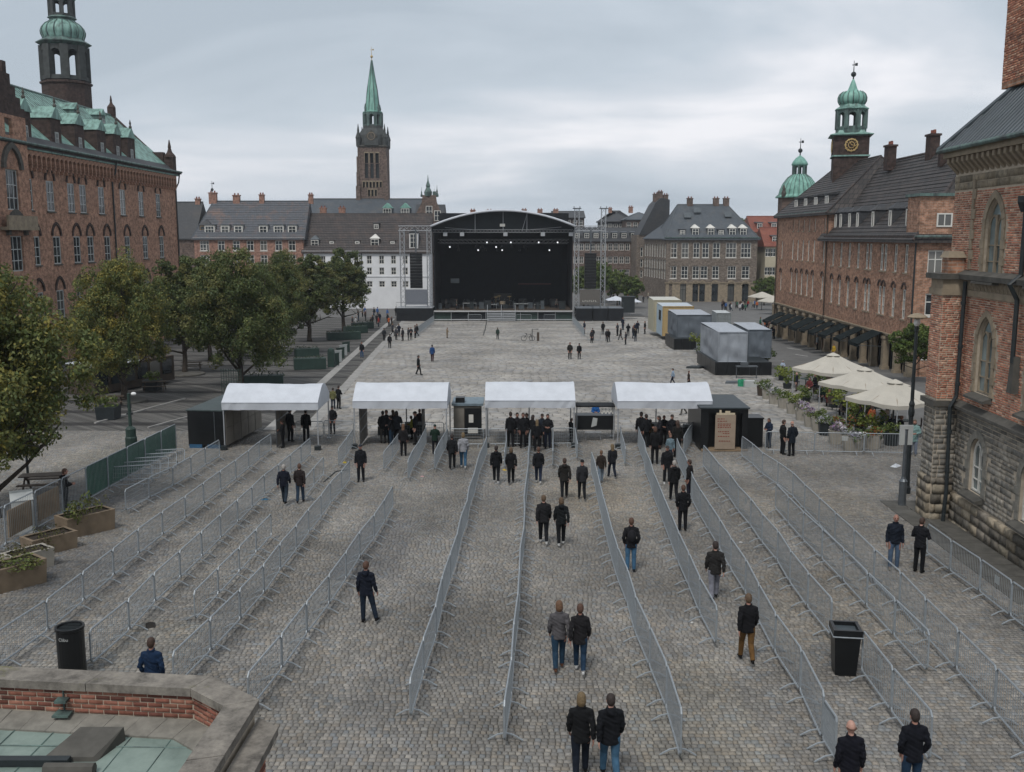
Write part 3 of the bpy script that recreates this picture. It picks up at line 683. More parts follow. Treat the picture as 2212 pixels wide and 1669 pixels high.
b_ = MB(); b_.lathe((0, 0, 0), [(w_ * 0.6, zc(1)), (w_ * 0.66, zc(-3)), (w_ * 0.55, zc(-15)), (w_ * 0.6, zc(-25)), (w_ * 0.3, zc(-40)), (0.1, zc(-110))], 12); b_.build('spire', M['copper'], tw)
# ---------------------------------------------------------------- the far row behind the stage, left
YF = 205.0; WF = 1.7
def fx(z3): return xat(363 + 0.25 * z3, YF)          # far-row bearings
def fz(z3): return zat(363 + 0.25 * z3, YF)
def row_building(name, label, xa, xb, zeave, zridge, wmat, rmat, depth=12, y=0.0, hip0=0, hip1=0, over=0.35, cat='building'):
    b = thing(name, label, cat, (xa, YF + y, 0)); return b, xb - xa
b1, L = row_building('corner_house', 'narrow dark-roofed house squeezed between town hall and red brick house', fx(70), fx(232), fz(600), fz(290), None, None)
wall(b1, 0, L, -7, fz(600), [(5.2, fz(790), 2.6, 3.4)], M['brick_brown']); body(b1, 0, L, -7, fz(600), 12, M['brick_brown'])
window(b1, 5.2, fz(790), 2.6, 3.4, 0.12, 3, (0.33, 0.66)); roof(b1, -4, L, 0, 12, fz(600), fz(288), M['slate_dark'], trim=M['slate_blue'])
dormer(b1, 6.0, 1.0, fz(590), 2.4, 2.2, 3, M['slate_dark'], M['slate_dark'], 'hip', M['wood'])
chimney(b1, 3.2, 6, fz(290) - 1, 1.0, 0.9, 1.8)
b2, L = row_building('red_brick_house', 'red brick house with grey slate roof and six white dormers', fx(232), fx(1172), fz(600), fz(280), None, None)
ze, zr = fz(600), fz(280)
rows = [(fz(717), 2.1, 2.05), (fz(840), 2.1, 2.05), (fz(965), 2.0, 2.0), (fz(1090), 2.0, 2.0)]
bx = [320, 465, 595, 715, 830, 960, 1075]; hl = []
for (z, w, h) in rows:
    for i, q in enumerate(bx): hl.append((fx(q) - fx(232), z, 1.9 if i == 0 else 1.45, h))
wall(b2, 0, L, -7, ze, hl, M['brick_far']); body(b2, 0, L, -7, ze, 12, M['brick_far'])
for (x, z, w, h) in hl: window(b2, x, z, w, h, 0.1, 3 if w > 1.6 else 2, (0.62,), sill=M['paint_white'])
band(b2, 0, L, ze - 0.35, 0.35, M['paint_white']); rf2 = roof(b2, 0, L, 0, 12, ze, zr, M['tile_mixed'], 2.6, 0, 0.45, trim=M['slate_blue']); tile_courses(rf2, 0, L, 0, 12, ze, zr, M['tile_mixed'], 2.6, 0, 0.45, 0.6)
for q in (362, 495, 610, 825, 958, 1075): dormer(b2, fx(q) - fx(232), 0.7, ze + 0.45, 2.1 if q in (362, 958) else 1.8, 1.95, 3.0, M['paint_white'], M['lead'], 'flat', None, 3 if q in (362, 958) else 2, (0.6,))
for q, w, h in ((338, 1.6, 2.4), (545, 1.4, 1.9), (768, 1.0, 2.0), (1200, 0.9, 2.0)): chimney(b2, fx(q) - fx(232), 6, zr - 0.6, w, 0.9, h)
vane(b2, fx(333) - fx(232), 6, zr + 1.6, 2.6, M['iron'])
b3, L = row_building('white_house', 'white plastered house with brown tiled roof beside the stage', fx(1172), fx(2255), fz(718), fz(392), None, None)
x3 = fx(1172); ze, zr = fz(718), fz(392); hl = []
for q in (1240, 1340, 1460, 1545, 1625): hl += [(fx(q) - x3, fz(835), 1.0, 1.75), (fx(q) - x3, fz(930), 1.0, 1.5), (fx(q) - x3, fz(1035), 1.0, 1.3)]
for q in (1738, 1845, 1948, 2050, 2160): hl += [(fx(q) - x3, fz(832), 1.05, 1.75), (fx(q) - x3, fz(925), 1.05, 1.5), (fx(q) - x3, fz(1032), 1.2, 1.25)]
wall(b3, 0, L, -7, ze, hl, M['plaster']); body(b3, 0, L, -7, ze, 12, M['plaster'])
for (x, z, w, h) in hl: window(b3, x, z, w, h, 0.1, 2, (0.5,))
band(b3, 0, L, ze - 0.3, 0.3, M['plaster']); band(b3, 0, L, fz(945), 0.16, M['plaster'], 0, 0.08, 'string_course'); tile_courses(roof(b3, 0, L, 0, 12, ze, zr, M['tile_brown'], 0, 0, 0.4, trim=M['tile_brown']), 0, L, 0, 12, ze, zr, M['tile_brown'], 0, 0, 0.4, 0.6)
dormer(b3, fx(1265) - x3, 0.8, ze + 0.5, 1.8, 1.8, 2.6, M['slate_dark'], M['lead'], 'hip')
dormer(b3, fx(1785) - x3, 0.8, ze + 0.6, 1.9, 1.9, 2.6, M['slate_dark'], M['paint_white'], 'hip')
for q in (1410, 1632, 1937): dormer(b3, fx(q) - x3, 1.0, ze + 0.7, 0.95, 1.35, 2.0, M['paint_white'], M['tile_brown'], 'flat')
dormer(b3, fx(1785) - x3, 3.4, ze + 4.4, 1.2, 1.2, 1.6, M['slate_dark'], M['slate_dark'], 'flat')
dp = MB(); dp.tube([(fx(1672) - x3, -0.1, ze - 0.2), (fx(1672) - x3, -0.1, -6)], 0.09, 6); dp.build('drainpipe', M['steel_dark'], b3)
for q in (1298, 1465): chimney(b3, fx(q) - x3, 7, zr - 0.6, 1.3, 0.9, 1.9)
# white arched gable dormer behind the left truss tower
dormer(b3, fx(2140) - x3 - 0.4, 0.2, ze + 0.5, 1.8, 3.1, 2.6, M['plaster'], M['slate_dark'], 'gable', None, 2, (0.4, 0.7))
# church behind the row
YC = 238.0; cxa, cxb = xat(668, YC, 450), xat(925, YC, 450)
ch = thing('church', 'brown brick church with green copper spire behind the white house', 'church', (xat(803, YC, 400), YC, 0))
ox = ch.location.x; zC = lambda py: zat(py, YC)
wall(ch, cxa - ox, cxb - ox, -7, zC(470), [], M['brick_brown'], -6); body(ch, cxa - ox, cxb - ox, -7, zC(470), 14, M['brick_brown'], -6)
roof(ch, cxa - ox, cxb - ox, -6, 8, zC(472), zC(430), M['slate_blue'], trim=M['slate_dark'])
for q in (842, 880): dormer(ch, xat(q, YC, 460) - ox, -5, zC(468), 2.2, 1.8, 3, M['slate_blue'], M['copper_bright'], 'gable', None, 3, (0.5,))
tw_ = 6.7; ht = tw_ / 2; ty = 1.0
tm = [(-1.25, zC(352), 0.85, 2.3), (0, zC(352), 0.85, 2.3), (1.25, zC(352), 0.85, 2.3), (-1.3, zC(385), 0.8, 3.4), (0, zC(385), 0.8, 3.4), (1.3, zC(385), 0.8, 3.4)]
tm += [(k * 0.8 - 2.0 + 0.0, zC(405), 0.5, 1.3) for k in range(6)] + [(k * 0.8 - 0.8, zC(424), 0.5, 1.5) for k in range(3)]
wt = wall(ch, -ht, ht, -7, zC(317), tm, M['brick_brown'], ty, 0.4, 'tower_wall')
body(ch, -ht, ht, -7, zC(317), tw_, M['brick_brown'], ty)
for i, (x, z, w, h) in enumerate(tm): 
    p = MB(); p.mm((x - w / 2, ty + 0.38, z), (x + w / 2, ty + 0.42, z + h)); p.build('louvre', M['iron'] if 3 <= i < 6 else M['black'], ch)
    if i < 3 or i >= 6:
        f = MB(); f.mm((x - w / 2 - 0.12, ty - 0.06, z), (x - w / 2, ty + 0.1, z + h)); f.mm((x + w / 2, ty - 0.06, z), (x + w / 2 + 0.12, ty + 0.1, z + h)); f.mm((x - w / 2 - .12, ty - 0.07, z + h), (x + w / 2 + .12, ty + 0.1, z + h + 0.3)); f.build('window_surround', M['stone_tan'], ch)
bt = MB()
for sx in (-1, 1):
    bt.mm((sx * ht - 0.5, ty - 0.5, -7), (sx * ht + 0.5, ty + 0.6, zC(402))); bt.mm((sx * ht - 0.35, ty - 0.3, zC(402)), (sx * ht + 0.35, ty + 0.5, zC(372))); bt.mm((sx * ht - 0.25, ty - 0.2, zC(372)), (sx * ht + 0.25, ty + 0.4, zC(338)))
bt.build('buttress', M['brick_brown'], ch)
tc_ = (0, ty + ht, 0)
c_ = MB(); c_.lathe(tc_, [(ht * 1.42, zC(318)), (ht * 1.52, zC(316)), (ht * 1.5, zC(314)), (ht * 1.2, zC(313))], 4, math.pi / 4); c_.build('cornice', M['stone_dark'], ch)
c_ = MB(); c_.lathe(tc_, [(ht * 1.22, zC(314)), (ht * 1.2, zC(305)), (ht * 1.1, zC(290)), (ht * 0.88, zC(280)), (ht * 0.74, zC(275)), (ht * 0.72, zC(268))], 8, math.pi / 8); c_.build('clock_stage', M['belfry'], ch)
ck = MB(); ck.prism([(0.0, ty - 0.35, zC(294) - 1.5), (1.5, ty - 0.35, zC(294)), (0, ty - 0.35, zC(294) + 1.5), (-1.5, ty - 0.35, zC(294))], (0, 0.9, 0)); ck.lathe((0, 0, 0), [(0.01, 0)], 3, caps=False); clk = ck.build('clock_face', M['stone_dark'], ch)
ck = MB(); ck.tube([(0.85 * math.cos(a * math.pi / 8), ty - 0.38, zC(294) + 0.85 * math.sin(a * math.pi / 8)) for a in range(16)], 0.07, 4, closed=True); ck.box((0, ty - 0.38, zC(294) + 0.3), (0.08, 0.05, 0.7)); ck.box((0.25, ty - 0.38, zC(294)), (0.6, 0.05, 0.08)); ck.build('clock_ring', M['stone_tan'], clk)
pn = MB()
for sx in (-1, 1):
    for sy in (-1, 1): pn.lathe((sx * ht * 0.93, ty + ht + sy * ht * 0.93, zC(314)), [(0.55, 0), (0.6, 1.6), (0.7, 1.8), (0.5, 2.4), (0.25, 3.2), (0.28, 3.4), (0.05, 5.0)], 8)
pn.build('pinnacle', M['belfry'], ch)
octa_belfry(ch, 0, ty + ht, zC(270), zC(240), 2.15, M['copper_dark'], 8, None, 0.22)
c_ = MB(); c_.lathe(tc_, [(2.2, zC(241)), (2.45, zC(239)), (2.45, zC(238)), (1.8, zC(236)), (1.55, zC(215)), (1.25, zC(190)), (0.62, zC(155)), (0.12, zC(124))], 8, math.pi / 8); c_.build('spire', M['copper_bright'], ch)
c_ = MB()
for k in range(8):
    a = math.pi / 8 + k * math.pi / 4; c_.tube([(r_ * math.cos(a), ty + ht + r_ * math.sin(a), zC(p)) for r_, p in ((1.8, 236), (1.55, 215), (1.25, 190), (0.62, 155), (0.12, 124))], 0.09, 4)
for k in range(4):
    a = math.pi / 4 + k * math.pi / 2; c_.lathe((2.2 * math.cos(a), ty + ht + 2.2 * math.sin(a), zC(239)), [(0.22, 0), (0.22, 0.8), (0.28, 0.9), (0.03, 2.0)], 6)
c_.build('spire_rib', M['copper_dark'], ch)
vane(ch, 0, ty + ht, zC(125), 3.2, M['gold'])
# gabled church front at the left edge of the stage
YG = 214.0; zg = lambda py: zat(py, YG); gx = lambda p: xat(p, YG, 460)
gc = thing('gabled_hall', 'dark brick hall with crested gable peeping over the stage corner', 'building', (gx(925), YG, 0))
o_ = gc.location.x; hw = (gx(960) - gx(893)) / 2
wall(gc, -hw, hw, -7, zg(475), [], M['brick_brown']); body(gc, -hw, hw, -7, zg(475), 14, M['brick_brown'])
q = MB(); q.prism([(-hw, -0.05, zg(475)), (hw, -0.05, zg(475)), (hw * 0.55, -0.05, zg(437)), (hw * 0.5, -0.05, zg(422)), (-hw * 0.35, -0.05, zg(422)), (-hw * 0.4, -0.05, zg(437))], (0, 0.8, 0)); q.build('gable', M['brick_brown'], gc)
roof(gc, -hw * 0.9, hw * 0.9, 0.8, 14, zg(476), zg(440), M['slate_dark'], 0, 0, 0.2)
q = MB(); 
for dxp, py0, py1, rr in ((0, 422, 378, 0.75), (-1.4, 424, 405, 0.22), (1.3, 424, 408, 0.22), (1.9, 424, 400, 0.3)):
    h_ = zg(py1) - zg(py0); q.lathe((dxp, 0.4, zg(py0) - 0.2), [(rr, 0), (rr * 1.15, h_ * 0.2), (rr * 0.5, h_ * 0.42), (rr * 0.65, h_ * 0.5), (rr * 0.2, h_ * 0.75), (0.03, h_ + 0.2)], 8)
q.mm((hw * 0.3, 0.1, zg(430)), (hw * 0.5, 0.9, zg(414))); q.build('crest', M['copper_dark'], gc)
for (px_, py_, w, h) in ((927, 468, 1.4, 2.2), (945, 478, 1.4, 2.2), (912, 478, 1.2, 1.6)): window(gc, gx(px_) - o_, zg(py_), w, h, -0.16, 2, (0.5,))
# ---------------------------------------------------------------- city beyond the stage
def far_block(name, label, pxa, pxb, py_e, py_r, Y, wmat, rmat, floors=3, nwin=8, hip=0, dorm=0, depth=14, fl=3.3, ww=1.2):
    xa, xb = xat(pxa, Y, 480), xat(pxb, Y, 480); b = thing(name, label, 'building', (xa, Y, 0)); Lx = xb - xa
    ze, zr = zat(py_e, Y), zat(py_r, Y); hl = []
    for f in range(floors):
        for k in range(nwin): hl.append((Lx * (k + 0.5) / nwin, ze - 0.7 - f * fl - 1.9, ww, 1.8))
    wall(b, 0, Lx, -8, ze, hl, wmat, 0, 0.15); body(b, 0, Lx, -8, ze, depth, wmat)
    for h_ in hl: window(b, *h_, 0.08, 2, (0.5,))
    roof(b, 0, Lx, 0, depth, ze, zr, rmat, hip, hip, 0.4, trim=rmat)
    for k in range(dorm): dormer(b, Lx * (k + 0.5) / dorm, 1.0, ze + 0.5, 1.5, 1.5, 2.4, rmat, M['lead'], 'flat', None, 2, (0.5,))
    return b, Lx, ze, zr
b, L, ze, zr = far_block('red_roofed_block', 'low red-roofed house showing above the stage roof', 960, 1060, 478, 464, 290, M['brick_far'], M['tile_red'], 1, 5)
chimney(b, 8, 7, zr - 1, 1.5, 1.2, 2.5)
b, L, ze, zr = far_block('flat_grey_block', 'grey city block with flat top peeping above stage left', 1030, 1100, 470, 457, 330, M['brick_brown'], M['slate_dark'], 1, 5, 4)
chimney(b, 4, 7, zr - 1, 2, 1.2, 1.6)
b, L, ze, zr = far_block('distant_terrace', 'distant brown terrace roofline right of the stage roof apex', 1105, 1215, 474, 460, 310, M['brick_brown'], M['tile_brown'], 1, 9)
for k in range(3): chimney(b, 4 + k * 5, 7, zr - 0.8, 1.6, 1.0, 2.0)
b, L, ze, zr = far_block('mansard_block', 'long brown mansard-roofed block between stage and stone building', 1238, 1400, 520, 492, 262, M['brick_brown'], M['slate_dark'], 4, 13, 0, 8, 16, 3.4)
b, L, ze, zr = far_block('upper_mansard', 'dark flat-topped roof storey rising behind mansard block', 1300, 1372, 478, 455, 285, M['slate_dark'], M['slate_dark'], 1, 6, 6, 0)
chimney(b, 9, 7, zr - .6, 1.2, 1, 1.8); chimney(b, 3, 7, zr - .6, 1.0, 1, 1.4)
b, L, ze, zr = far_block('copper_roofed_block', 'block with green-edged roof left of the stone building', 1352, 1420, 474, 459, 275, M['brick_brown'], M['slate_blue'], 1, 5, 4)
b, L, ze, zr = far_block('city_skyline_block', 'far dark block filling the gap above the right truss tower', 1195, 1262, 470, 456, 320, M['brick_dark'], M['slate_dark'], 1, 5, 0)
for nm, lb, a, b_2, pe, pr in (('red_tiled_house', 'red tiled house between stone building and green dome tower', 1628, 1690, 500, 467, ), ):
    b, L, ze, zr = far_block(nm, lb, a, b_2, pe, pr, 245, M['cream'], M['tile_red'], 2, 4, 0, 2, 12)
b, L, ze, zr = far_block('cream_house', 'tall cream house with orange tiled roof by the green dome', 1656, 1700, 530, 492, 226, M['cream'], M['tile_red'], 4, 4, 0, 1, 10, 4.2, 1.3)
# green roofs of a far hill of trees come later
# ---------------------------------------------------------------- stone building right of the stage
YS = 226.0; sx = lambda z4: xat(1244.2 + 0.1875 * z4, YS, 560); sz = lambda z4: zat(414.7 + 0.1875 * z4, YS)
sb = thing('stone_office', 'grey-brown stone office building with arched shopfronts right of the stage', 'building', (sx(1040), YS, 0))
s0 = sx(1040); L = sx(2085) - s0; ze, zr = sz(532), sz(135); hl = []
for q, w in ((1125, 1.5), (1255, 1.6), (1385, 1.45), (1490, 1.55), (1615, 1.65), (1785, 2.4), (1955, 2.3)): hl.append((sx(q) - s0, sz(760), w, 3.35))
for q, w in ((1125, 1.5), (1255, 1.55), (1385, 1.55), (1480, 1.6), (1612, 1.55), (1800, 1.9), (1958, 1.75)): hl.append((sx(q) - s0, sz(1000), w, 2.8))
ars = [(1098, 0.7), (1243, 1.35), (1385, 1.3), (1463, 1.3), (1610, 1.45), (1797, 1.5), (1963, 1.5)]
ah = [(sx(q) - s0, -5.18, w, 4.55) for q, w in ars]
wall(sb, 0, L, sz(1055), ze, hl, M['stone_brown'], 0, 0.25)
wall(sb, 0, L, -8, sz(1055), ah, M['stone_tan'], -0.06, 0.4, 'shopfront_wall')
body(sb, 0, L, -8, ze, 17, M['stone_brown'])
for (x, z, w, h) in hl: window(sb, x, z, w, h, 0.12, 3 if w > 1.8 else 2, (0.62, 0.31), sill=M['paint_white'])
for (x, z, w, h) in ah:
    spandrel(sb, x, z + h - w / 2 - 0.02, w / 2, w / 2, z + h, -0.05, 0.3, M['stone_tan']); arch_ring(sb, x, z + h - w / 2, w / 2, w / 2, 0.3, -0.2, 0.12, M['stone_tan'], 4)
    window(sb, x, z, w, h, 0.2, 2, (0.6,), M['iron'])
band(sb, 0, L, sz(1062), 0.35, M['stone_tan']); band(sb, 0, L, ze - 0.3, 0.45, M['copper_dark'], 0, 0.35)
roof(sb, 0, L, 0, 17, ze, zr, M['slate_blue'], sx(1200) - s0 + 0.5, L - (sx(1815) - s0), 0.5, trim=M['lead'])
for q in (1375, 1553, 1800, 1925): dormer(sb, sx(q) - s0, 0.7, ze + 0.3, 1.7, 1.9, 2.6, M['slate_dark'], M['paint_white'], 'hip', None, 2, (0.6,))
for q in (1225, 1670): dormer(sb, sx(q) - s0, 0.7, ze + 0.2, 1.4, 1.6, 2.4, M['slate_blue'], M['slate_dark'], 'flat', None, 3, (0.6,))
for q, y in ((1315, 4.4), (1437, 5.6), (1790, 4.6)):
    m_ = MB(); m_.prism([(sx(q) - s0 - 0.8, y, ze + y * 0.98 + 0.18), (sx(q) - s0 + 0.8, y, ze + y * 0.98 + 0.18), (sx(q) - s0 + 0.8, y + 1.2, ze + (y + 1.2) * 0.98 + 0.2), (sx(q) - s0 - 0.8, y + 1.2, ze + (y + 1.2) * 0.98 + 0.2)], (0, -0.1, 0.14)); m_.build('skylight', M['lead'], sb)
for q in (1370, 1680, 1800): chimney(sb, sx(q) - s0, 8.5, zr - 0.4, 1.3, 1.0, 1.9, M['brick_brown'])
# side wing seen at a slant on its left
swx = xat(1403, 236, 560)
sw = thing('stone_wing', 'slanting left wing of the stone office with rows of narrow windows', 'building', (swx, 246, 0), math.atan2(YS - 246, s0 - swx))
Lw = math.hypot(YS - 246, s0 - swx); hl = []
for f, (z, h) in enumerate(((sz(760), 2.9), (sz(900), 2.2), (sz(1010), 2.2))):
    for k in range(9): hl.append((Lw * (k + 0.5) / 9, z, 1.3, h))
wall(sw, 0, Lw, -8, ze, hl, M['stone_brown'], 0, 0.2)
for h_ in hl: window(sw, *h_, 0.1, 2, (0.6,))
body(sw, 0, Lw, -8, ze, 10, M['stone_brown']); roof(sw, 0, Lw, 0, 10, ze, ze + 4.4, M['slate_blue'], 4.5, 4.5, 0.3)
# tall steep-roofed gabled house left of it
YQ = 250.0; qx = lambda p: xat(p, YQ, 500); qz = lambda p: zat(p, YQ)
qb = thing('steep_roofed_house', 'tall stone house with steep slate roof and clustered chimneys', 'building', (qx(1376), YQ, 0))
L = qx(1445) - qx(1376)
hl = [(L * 0.16 + 0.9 * k, qz(p), 0.65, h) for k in range(3) for p, h in ((555, 2.3), (578, 2.0), (600, 1.8))]
wall(qb, 0, L, -8, qz(508), hl, M['stone_brown']); body(qb, 0, L, -8, qz(508), 12, M['stone_brown'])
for h_ in hl: window(qb, *h_, 0.1, 1, (0.6,))
q = MB(); q.prism([(0.5, -0.3, qz(508)), (L, -0.3, qz(508)), (L, -0.3, qz(432)), (L * 0.72, -0.3, qz(428)), (L * 0.55, -0.3, qz(440))], (0, 12, 0)); q.build('roof', M['slate_dark'], qb)
for k, (p, h) in enumerate(((1418, 3.2), (1428, 3.8), (1440, 3.0))): chimney(qb, qx(p) - qx(1376), 3, qz(436), 1.2, 1.2, h - 1.2, M['brick_brown'])
# ---------------------------------------------------------------- long brick range on the right
RANG = math.atan(0.026)
def rline(Y): return 32.2 + 0.026 * Y
def rY(px): u = (px - 1106) / LENS_F / 1.008; return 32.2 / (u - 0.026)
rb_rot = R(-90) - RANG
YA, YB, YD = 134.0, 110.6, 84.7
CS = math.cos(RANG)
def rl(Y): return (YA - Y) / CS                     # local x on the range front
rg = thing('arcade_range', 'long red brick range with grey tiled roof and dormers on the right', 'building', (rline(YA), YA, 0), rb_rot)
ZE1, ZE2, ZR, RD = 12.5, 9.7, 17.8, 13.0; LB, LD = rl(YB), rl(YD)
hl = []
for p in (1711, 1722, 1733, 1745, 1757, 1778): hl += [(rl(rY(p)), 6.75, 0.8, 2.4), (rl(rY(p)), 2.6, 0.82, 2.55), (rl(rY(p)), 10.3, 0.55, 1.35)]
hl += [(rl(rY(1688)), 6.75, 0.75, 2.2), (rl(rY(1688)), 2.6, 0.75, 2.3)]
for p in (1799, 1816, 1834, 1853, 1872, 1879.5, 1904, 1912, 1934, 1957): hl += [(rl(rY(p)), 6.5, 0.86, 2.45), (rl(rY(p)), 2.45, 0.86, 2.6)]
ZG = 0.85                                            # head of the ground-floor arcade
wall(rg, 0, LB, ZG, ZE1, [h for h in hl if h[0] < LB - 0.5], M['brick_right'])
wall(rg, LB, LD, ZG, ZE2, [h for h in hl if h[0] > LB + 0.5 and h[1] < 10], M['brick_right'])
for h_ in hl:
    if h_[1] > 10 and h_[0] > LB: continue
    window(rg, *h_, 0.1, 2, (0.64, 0.32) if h_[3] > 2 else (), sill=M['stone_tan'])
    if h_[1] < 5.2: arch_ring(rg, h_[0], h_[1] + h_[3], 0.42, 0.46, 0.17, -0.09, 0.11, M['brick_dark'], 3, 'hood_arch')
body(rg, 0, LB, -5, ZE1, RD, M['brick_right'])
bm_ = MB(); bm_.add([(LD, RD, -5), (LD, RD, ZE2), (LB, RD, ZE2), (LB, RD, -5)], [(0, 1, 2, 3)]); bm_.build('wall', M['brick_right'], rg)
# near end wall that faces the square
en = thing('range_end_wing', 'plain brick end wall of the right range facing the square', 'building', (rline(YD), YD, 0), -RANG)
eh = [(1.7, 6.4, 1.35, 2.1), (5.2, 6.4, 1.35, 2.1), (1.7, 2.9, 1.35, 1.9), (5.2, 2.9, 1.35, 1.9), (1.7, -.8, 1.35, 1.9)]
wall(en, 0, RD, -4, ZE2, eh, M['brick_right'])
for h_ in eh: window(en, *h_, 0.12, 2, (0.62,), sill=M['paint_white'])
wd = MB(); wd.mm((0.02, -0.25, ZE2 + 0.15), (4.2, 2.6, 13.0)); e1 = wd.build('attic_storey', M['brick_right'], en)
window(e1, 2.1, 10.45, 1.3, 1.15, -0.34, 2, (), level=2)
wd = MB(); wd.mm((-0.2, -0.5, 13.0), (4.4, 2.7, 13.25)); wd.build('attic_cornice', M['copper_dark'], e1)
wd = MB(); wd.tube([(-0.1, -0.12, ZE2), (-0.1, -0.12, -2.5)], 0.08, 6); wd.build('drainpipe', M['iron'], en)
wd = MB(); wd.tube([(-0.4, -0.6, ZE2 - .05), (RD, -0.6, ZE2 - .05)], 0.1, 6); wd.build('gutter', M['copper_dark'], en)
tile_courses(roof(rg, LB - 2, LD, 0, RD, ZE2, ZR, M['tile_grey'], 0, 4.2, 0.5, trim=M['tile_brown']), LB - 2, LD, 0, RD, ZE2, ZR, M['tile_grey'], 0, 4.2, 0.5)
tile_courses(roof(rg, 0, LB, 0, RD, ZE1, 18.6, M['tile_grey'], 3.6, 3.6, 0.5, name='roof', trim=M['tile_brown']), 0, LB, 0, RD, ZE1, 18.6, M['tile_grey'], 3.6, 3.6, 0.5)
band(rg, 0, LB, ZE1 - .3, 0.28, M['copper_dark'], 0, 0.24); band(rg, LB, LD, ZE2 - 0.3, 0.26, M['brick_dark'], 0, 0.24)
for p in (1795, 1806, 1825, 1842, 1875, 1912, 1949): dormer(rg, rl(rY(p)) - 0.9, 0.6, ZE2 + 0.75, 1.15, 1.75, 2.0, M['slate_dark'], M['slate_dark'], 'hip', None, 1, (), 0.6, 1.5)
for x in (6, 10.5, 15, 19.5): dormer(rg, x, 0.8, ZE1 + 0.7, 1.5, 1.15, 1.7, M['slate_dark'], M['slate_dark'], 'flat', None, 2, ())
for x, y, z, w, h in ((LB + 2.6, 5.4, 16.6, 1.2, 2.7), (LB + 12, 6.2, 17.0, 1.25, 2.5), (LB + 17.5, 5.2, 16.0, 0.6, 1.8), (LB + 23.0, 6.5, 17.3, 1.4, 2.7)): chimney(rg, x, y, z, w, 0.9, h, M['brick_dark'])
for x in (0.4, LB - 0.05):
    dp = MB(); dp.tube([(x, -0.14, ZE1 - .2), (x, -0.14, -3)], 0.08, 6); dp.build('drainpipe', M['wood_dark'], rg)
band(rg, 0, LD, ZG - .25, 0.25, M['stone_tan'], 0, 0.12, 'string_course')
# ground-floor arcade: stone piers with shop windows between
n = 16; pier = MB(); pier.mm((-0.26, -0.26, 0), (0.26, 0.3, 3.2)); pier.mm((-0.33, -0.33, 0), (0.33, 0.36, 0.4)); pier.mm((-0.34, -0.34, 2.95), (0.34, 0.26, 3.2)); pme = pier.mesh('stone_pier', M['stone_tan'])
for k in range(n + 1):
    x = LD * k / n; Yk = YA - x * CS; inst('stone_pier', pme, rg, (x, 0, gz(Yk) - 0.1), (0, 0, 0), (1, 1, (ZG - 0.2 - gz(Yk)) / 3.2))
bk = MB(); bk.mm((0, 0.7, -5), (LD, 0.9, ZG)); bk.build('shop_back', M['wood_dark'], rg)
for k in range(n):
    x = LD * (k + 0.5) / n; Yk = YA - x * CS; h_ = ZG - .4 - gz(Yk)
    window(rg, x, gz(Yk), LD / n - 0.6, h_, 0.45, 3, (0.7,), M['iron'] if k % 3 else M['stone_tan'])
# awnings
for k, (p, w) in enumerate(((1702, 3.2), (1722, 3.0), (1744, 2.9), (1768, 3.4), (1790, 2.4), (1812, 2.4), (1838, 2.8), (1874, 2.3), (1913, 2.9))):
    x = rl(rY(p)) - .3; Yk = YA - x * CS; zt = gz(Yk) + 3.05; a = MB()
    a.prism([(x - w / 2, -0.3, zt + 0.4), (x - w / 2, -0.3, zt + 0.32), (x - w / 2, -2.5, zt - 0.75), (x - w / 2, -2.5, zt - 0.68)], (w, 0, 0))
    a.mm((x - w / 2, -2.53, zt - 0.98), (x + w / 2, -2.502, zt - 0.68))
    lo = tag(a.build('awning', M['awning']), '%s dark sloping shop awning from the far end of the brick range' % ORD[k], 'awning', 'awnings along the brick range')
    lo.location = rg.location; lo.rotation_euler = rg.rotation_euler
    for sg in (-1, 1): f = MB(); f.tube([(x + sg * (w / 2 - .05), -0.25, zt - 0.9), (x + sg * (w / 2 - .05), -2.48, zt - 0.8)], 0.03, 5); f.build('awning_arm', M['steel_dark'], lo)
# clock tower
YK = 124.0; kx = xat(1837, YK, 300); kz = lambda p: zat(p, YK)
kt = thing('clock_tower', 'square brick clock tower with green onion cupola on the right', 'tower', (kx, YK, 0), R(-14))
hw = 2.05
m_ = MB(); m_.mm((-hw * 0.97, -hw * 0.97, -5), (hw * 0.97, hw * 0.97, kz(341))); m_.mm((-hw, -hw, kz(341)), (hw, hw, kz(296))); m_.build('shaft', M['brick_dark'], kt)
m_ = MB(); m_.mm((-hw - .12, -hw - .12, kz(341)), (hw + .16, hw + .16, kz(338))); m_.build('string_course', M['copper'], kt)
m_ = MB(); m_.lathe((0, 0, 0), [((hw + .1) * 1.414, kz(297)), ((hw + .45) * 1.414, kz(295)), ((hw + .45) * 1.414, kz(294)), (hw * 1.1, kz(289)), (hw, kz(284))], 4, math.pi / 4); m_.build('skirt_roof', M['copper'], kt)
for r_ in (0, -90):
    c_ = MB()
    c_.tube([(0.70 * math.cos(a * math.pi / 12), -hw - 0.06, 0.70 * math.sin(a * math.pi / 12)) for a in range(24)], 0.09, 5, closed=True)
    c_.tube([(0.36 * math.cos(a * math.pi / 8), -hw - 0.06, 0.36 * math.sin(a * math.pi / 8)) for a in range(16)], 0.05, 5, closed=True)
    for a in range(12):
        t_ = a * math.pi / 6; c_.tube([(0.52 * math.cos(t_), -hw - .06, 0.52 * math.sin(t_)), (0.84 * math.cos(t_), -hw - .06, 0.84 * math.sin(t_))], 0.055, 4)
    c_.tube([(0, -hw - .1, 0), (-0.25, -hw - .1, 0.4)], 0.05, 4); c_.tube([(0, -hw - .1, 0), (0.52, -hw - .1, -0.1)], 0.05, 4)
    o = c_.build('clock_face', M['gold'], kt, loc=(0, 0, kz(317)), rz=R(r_))
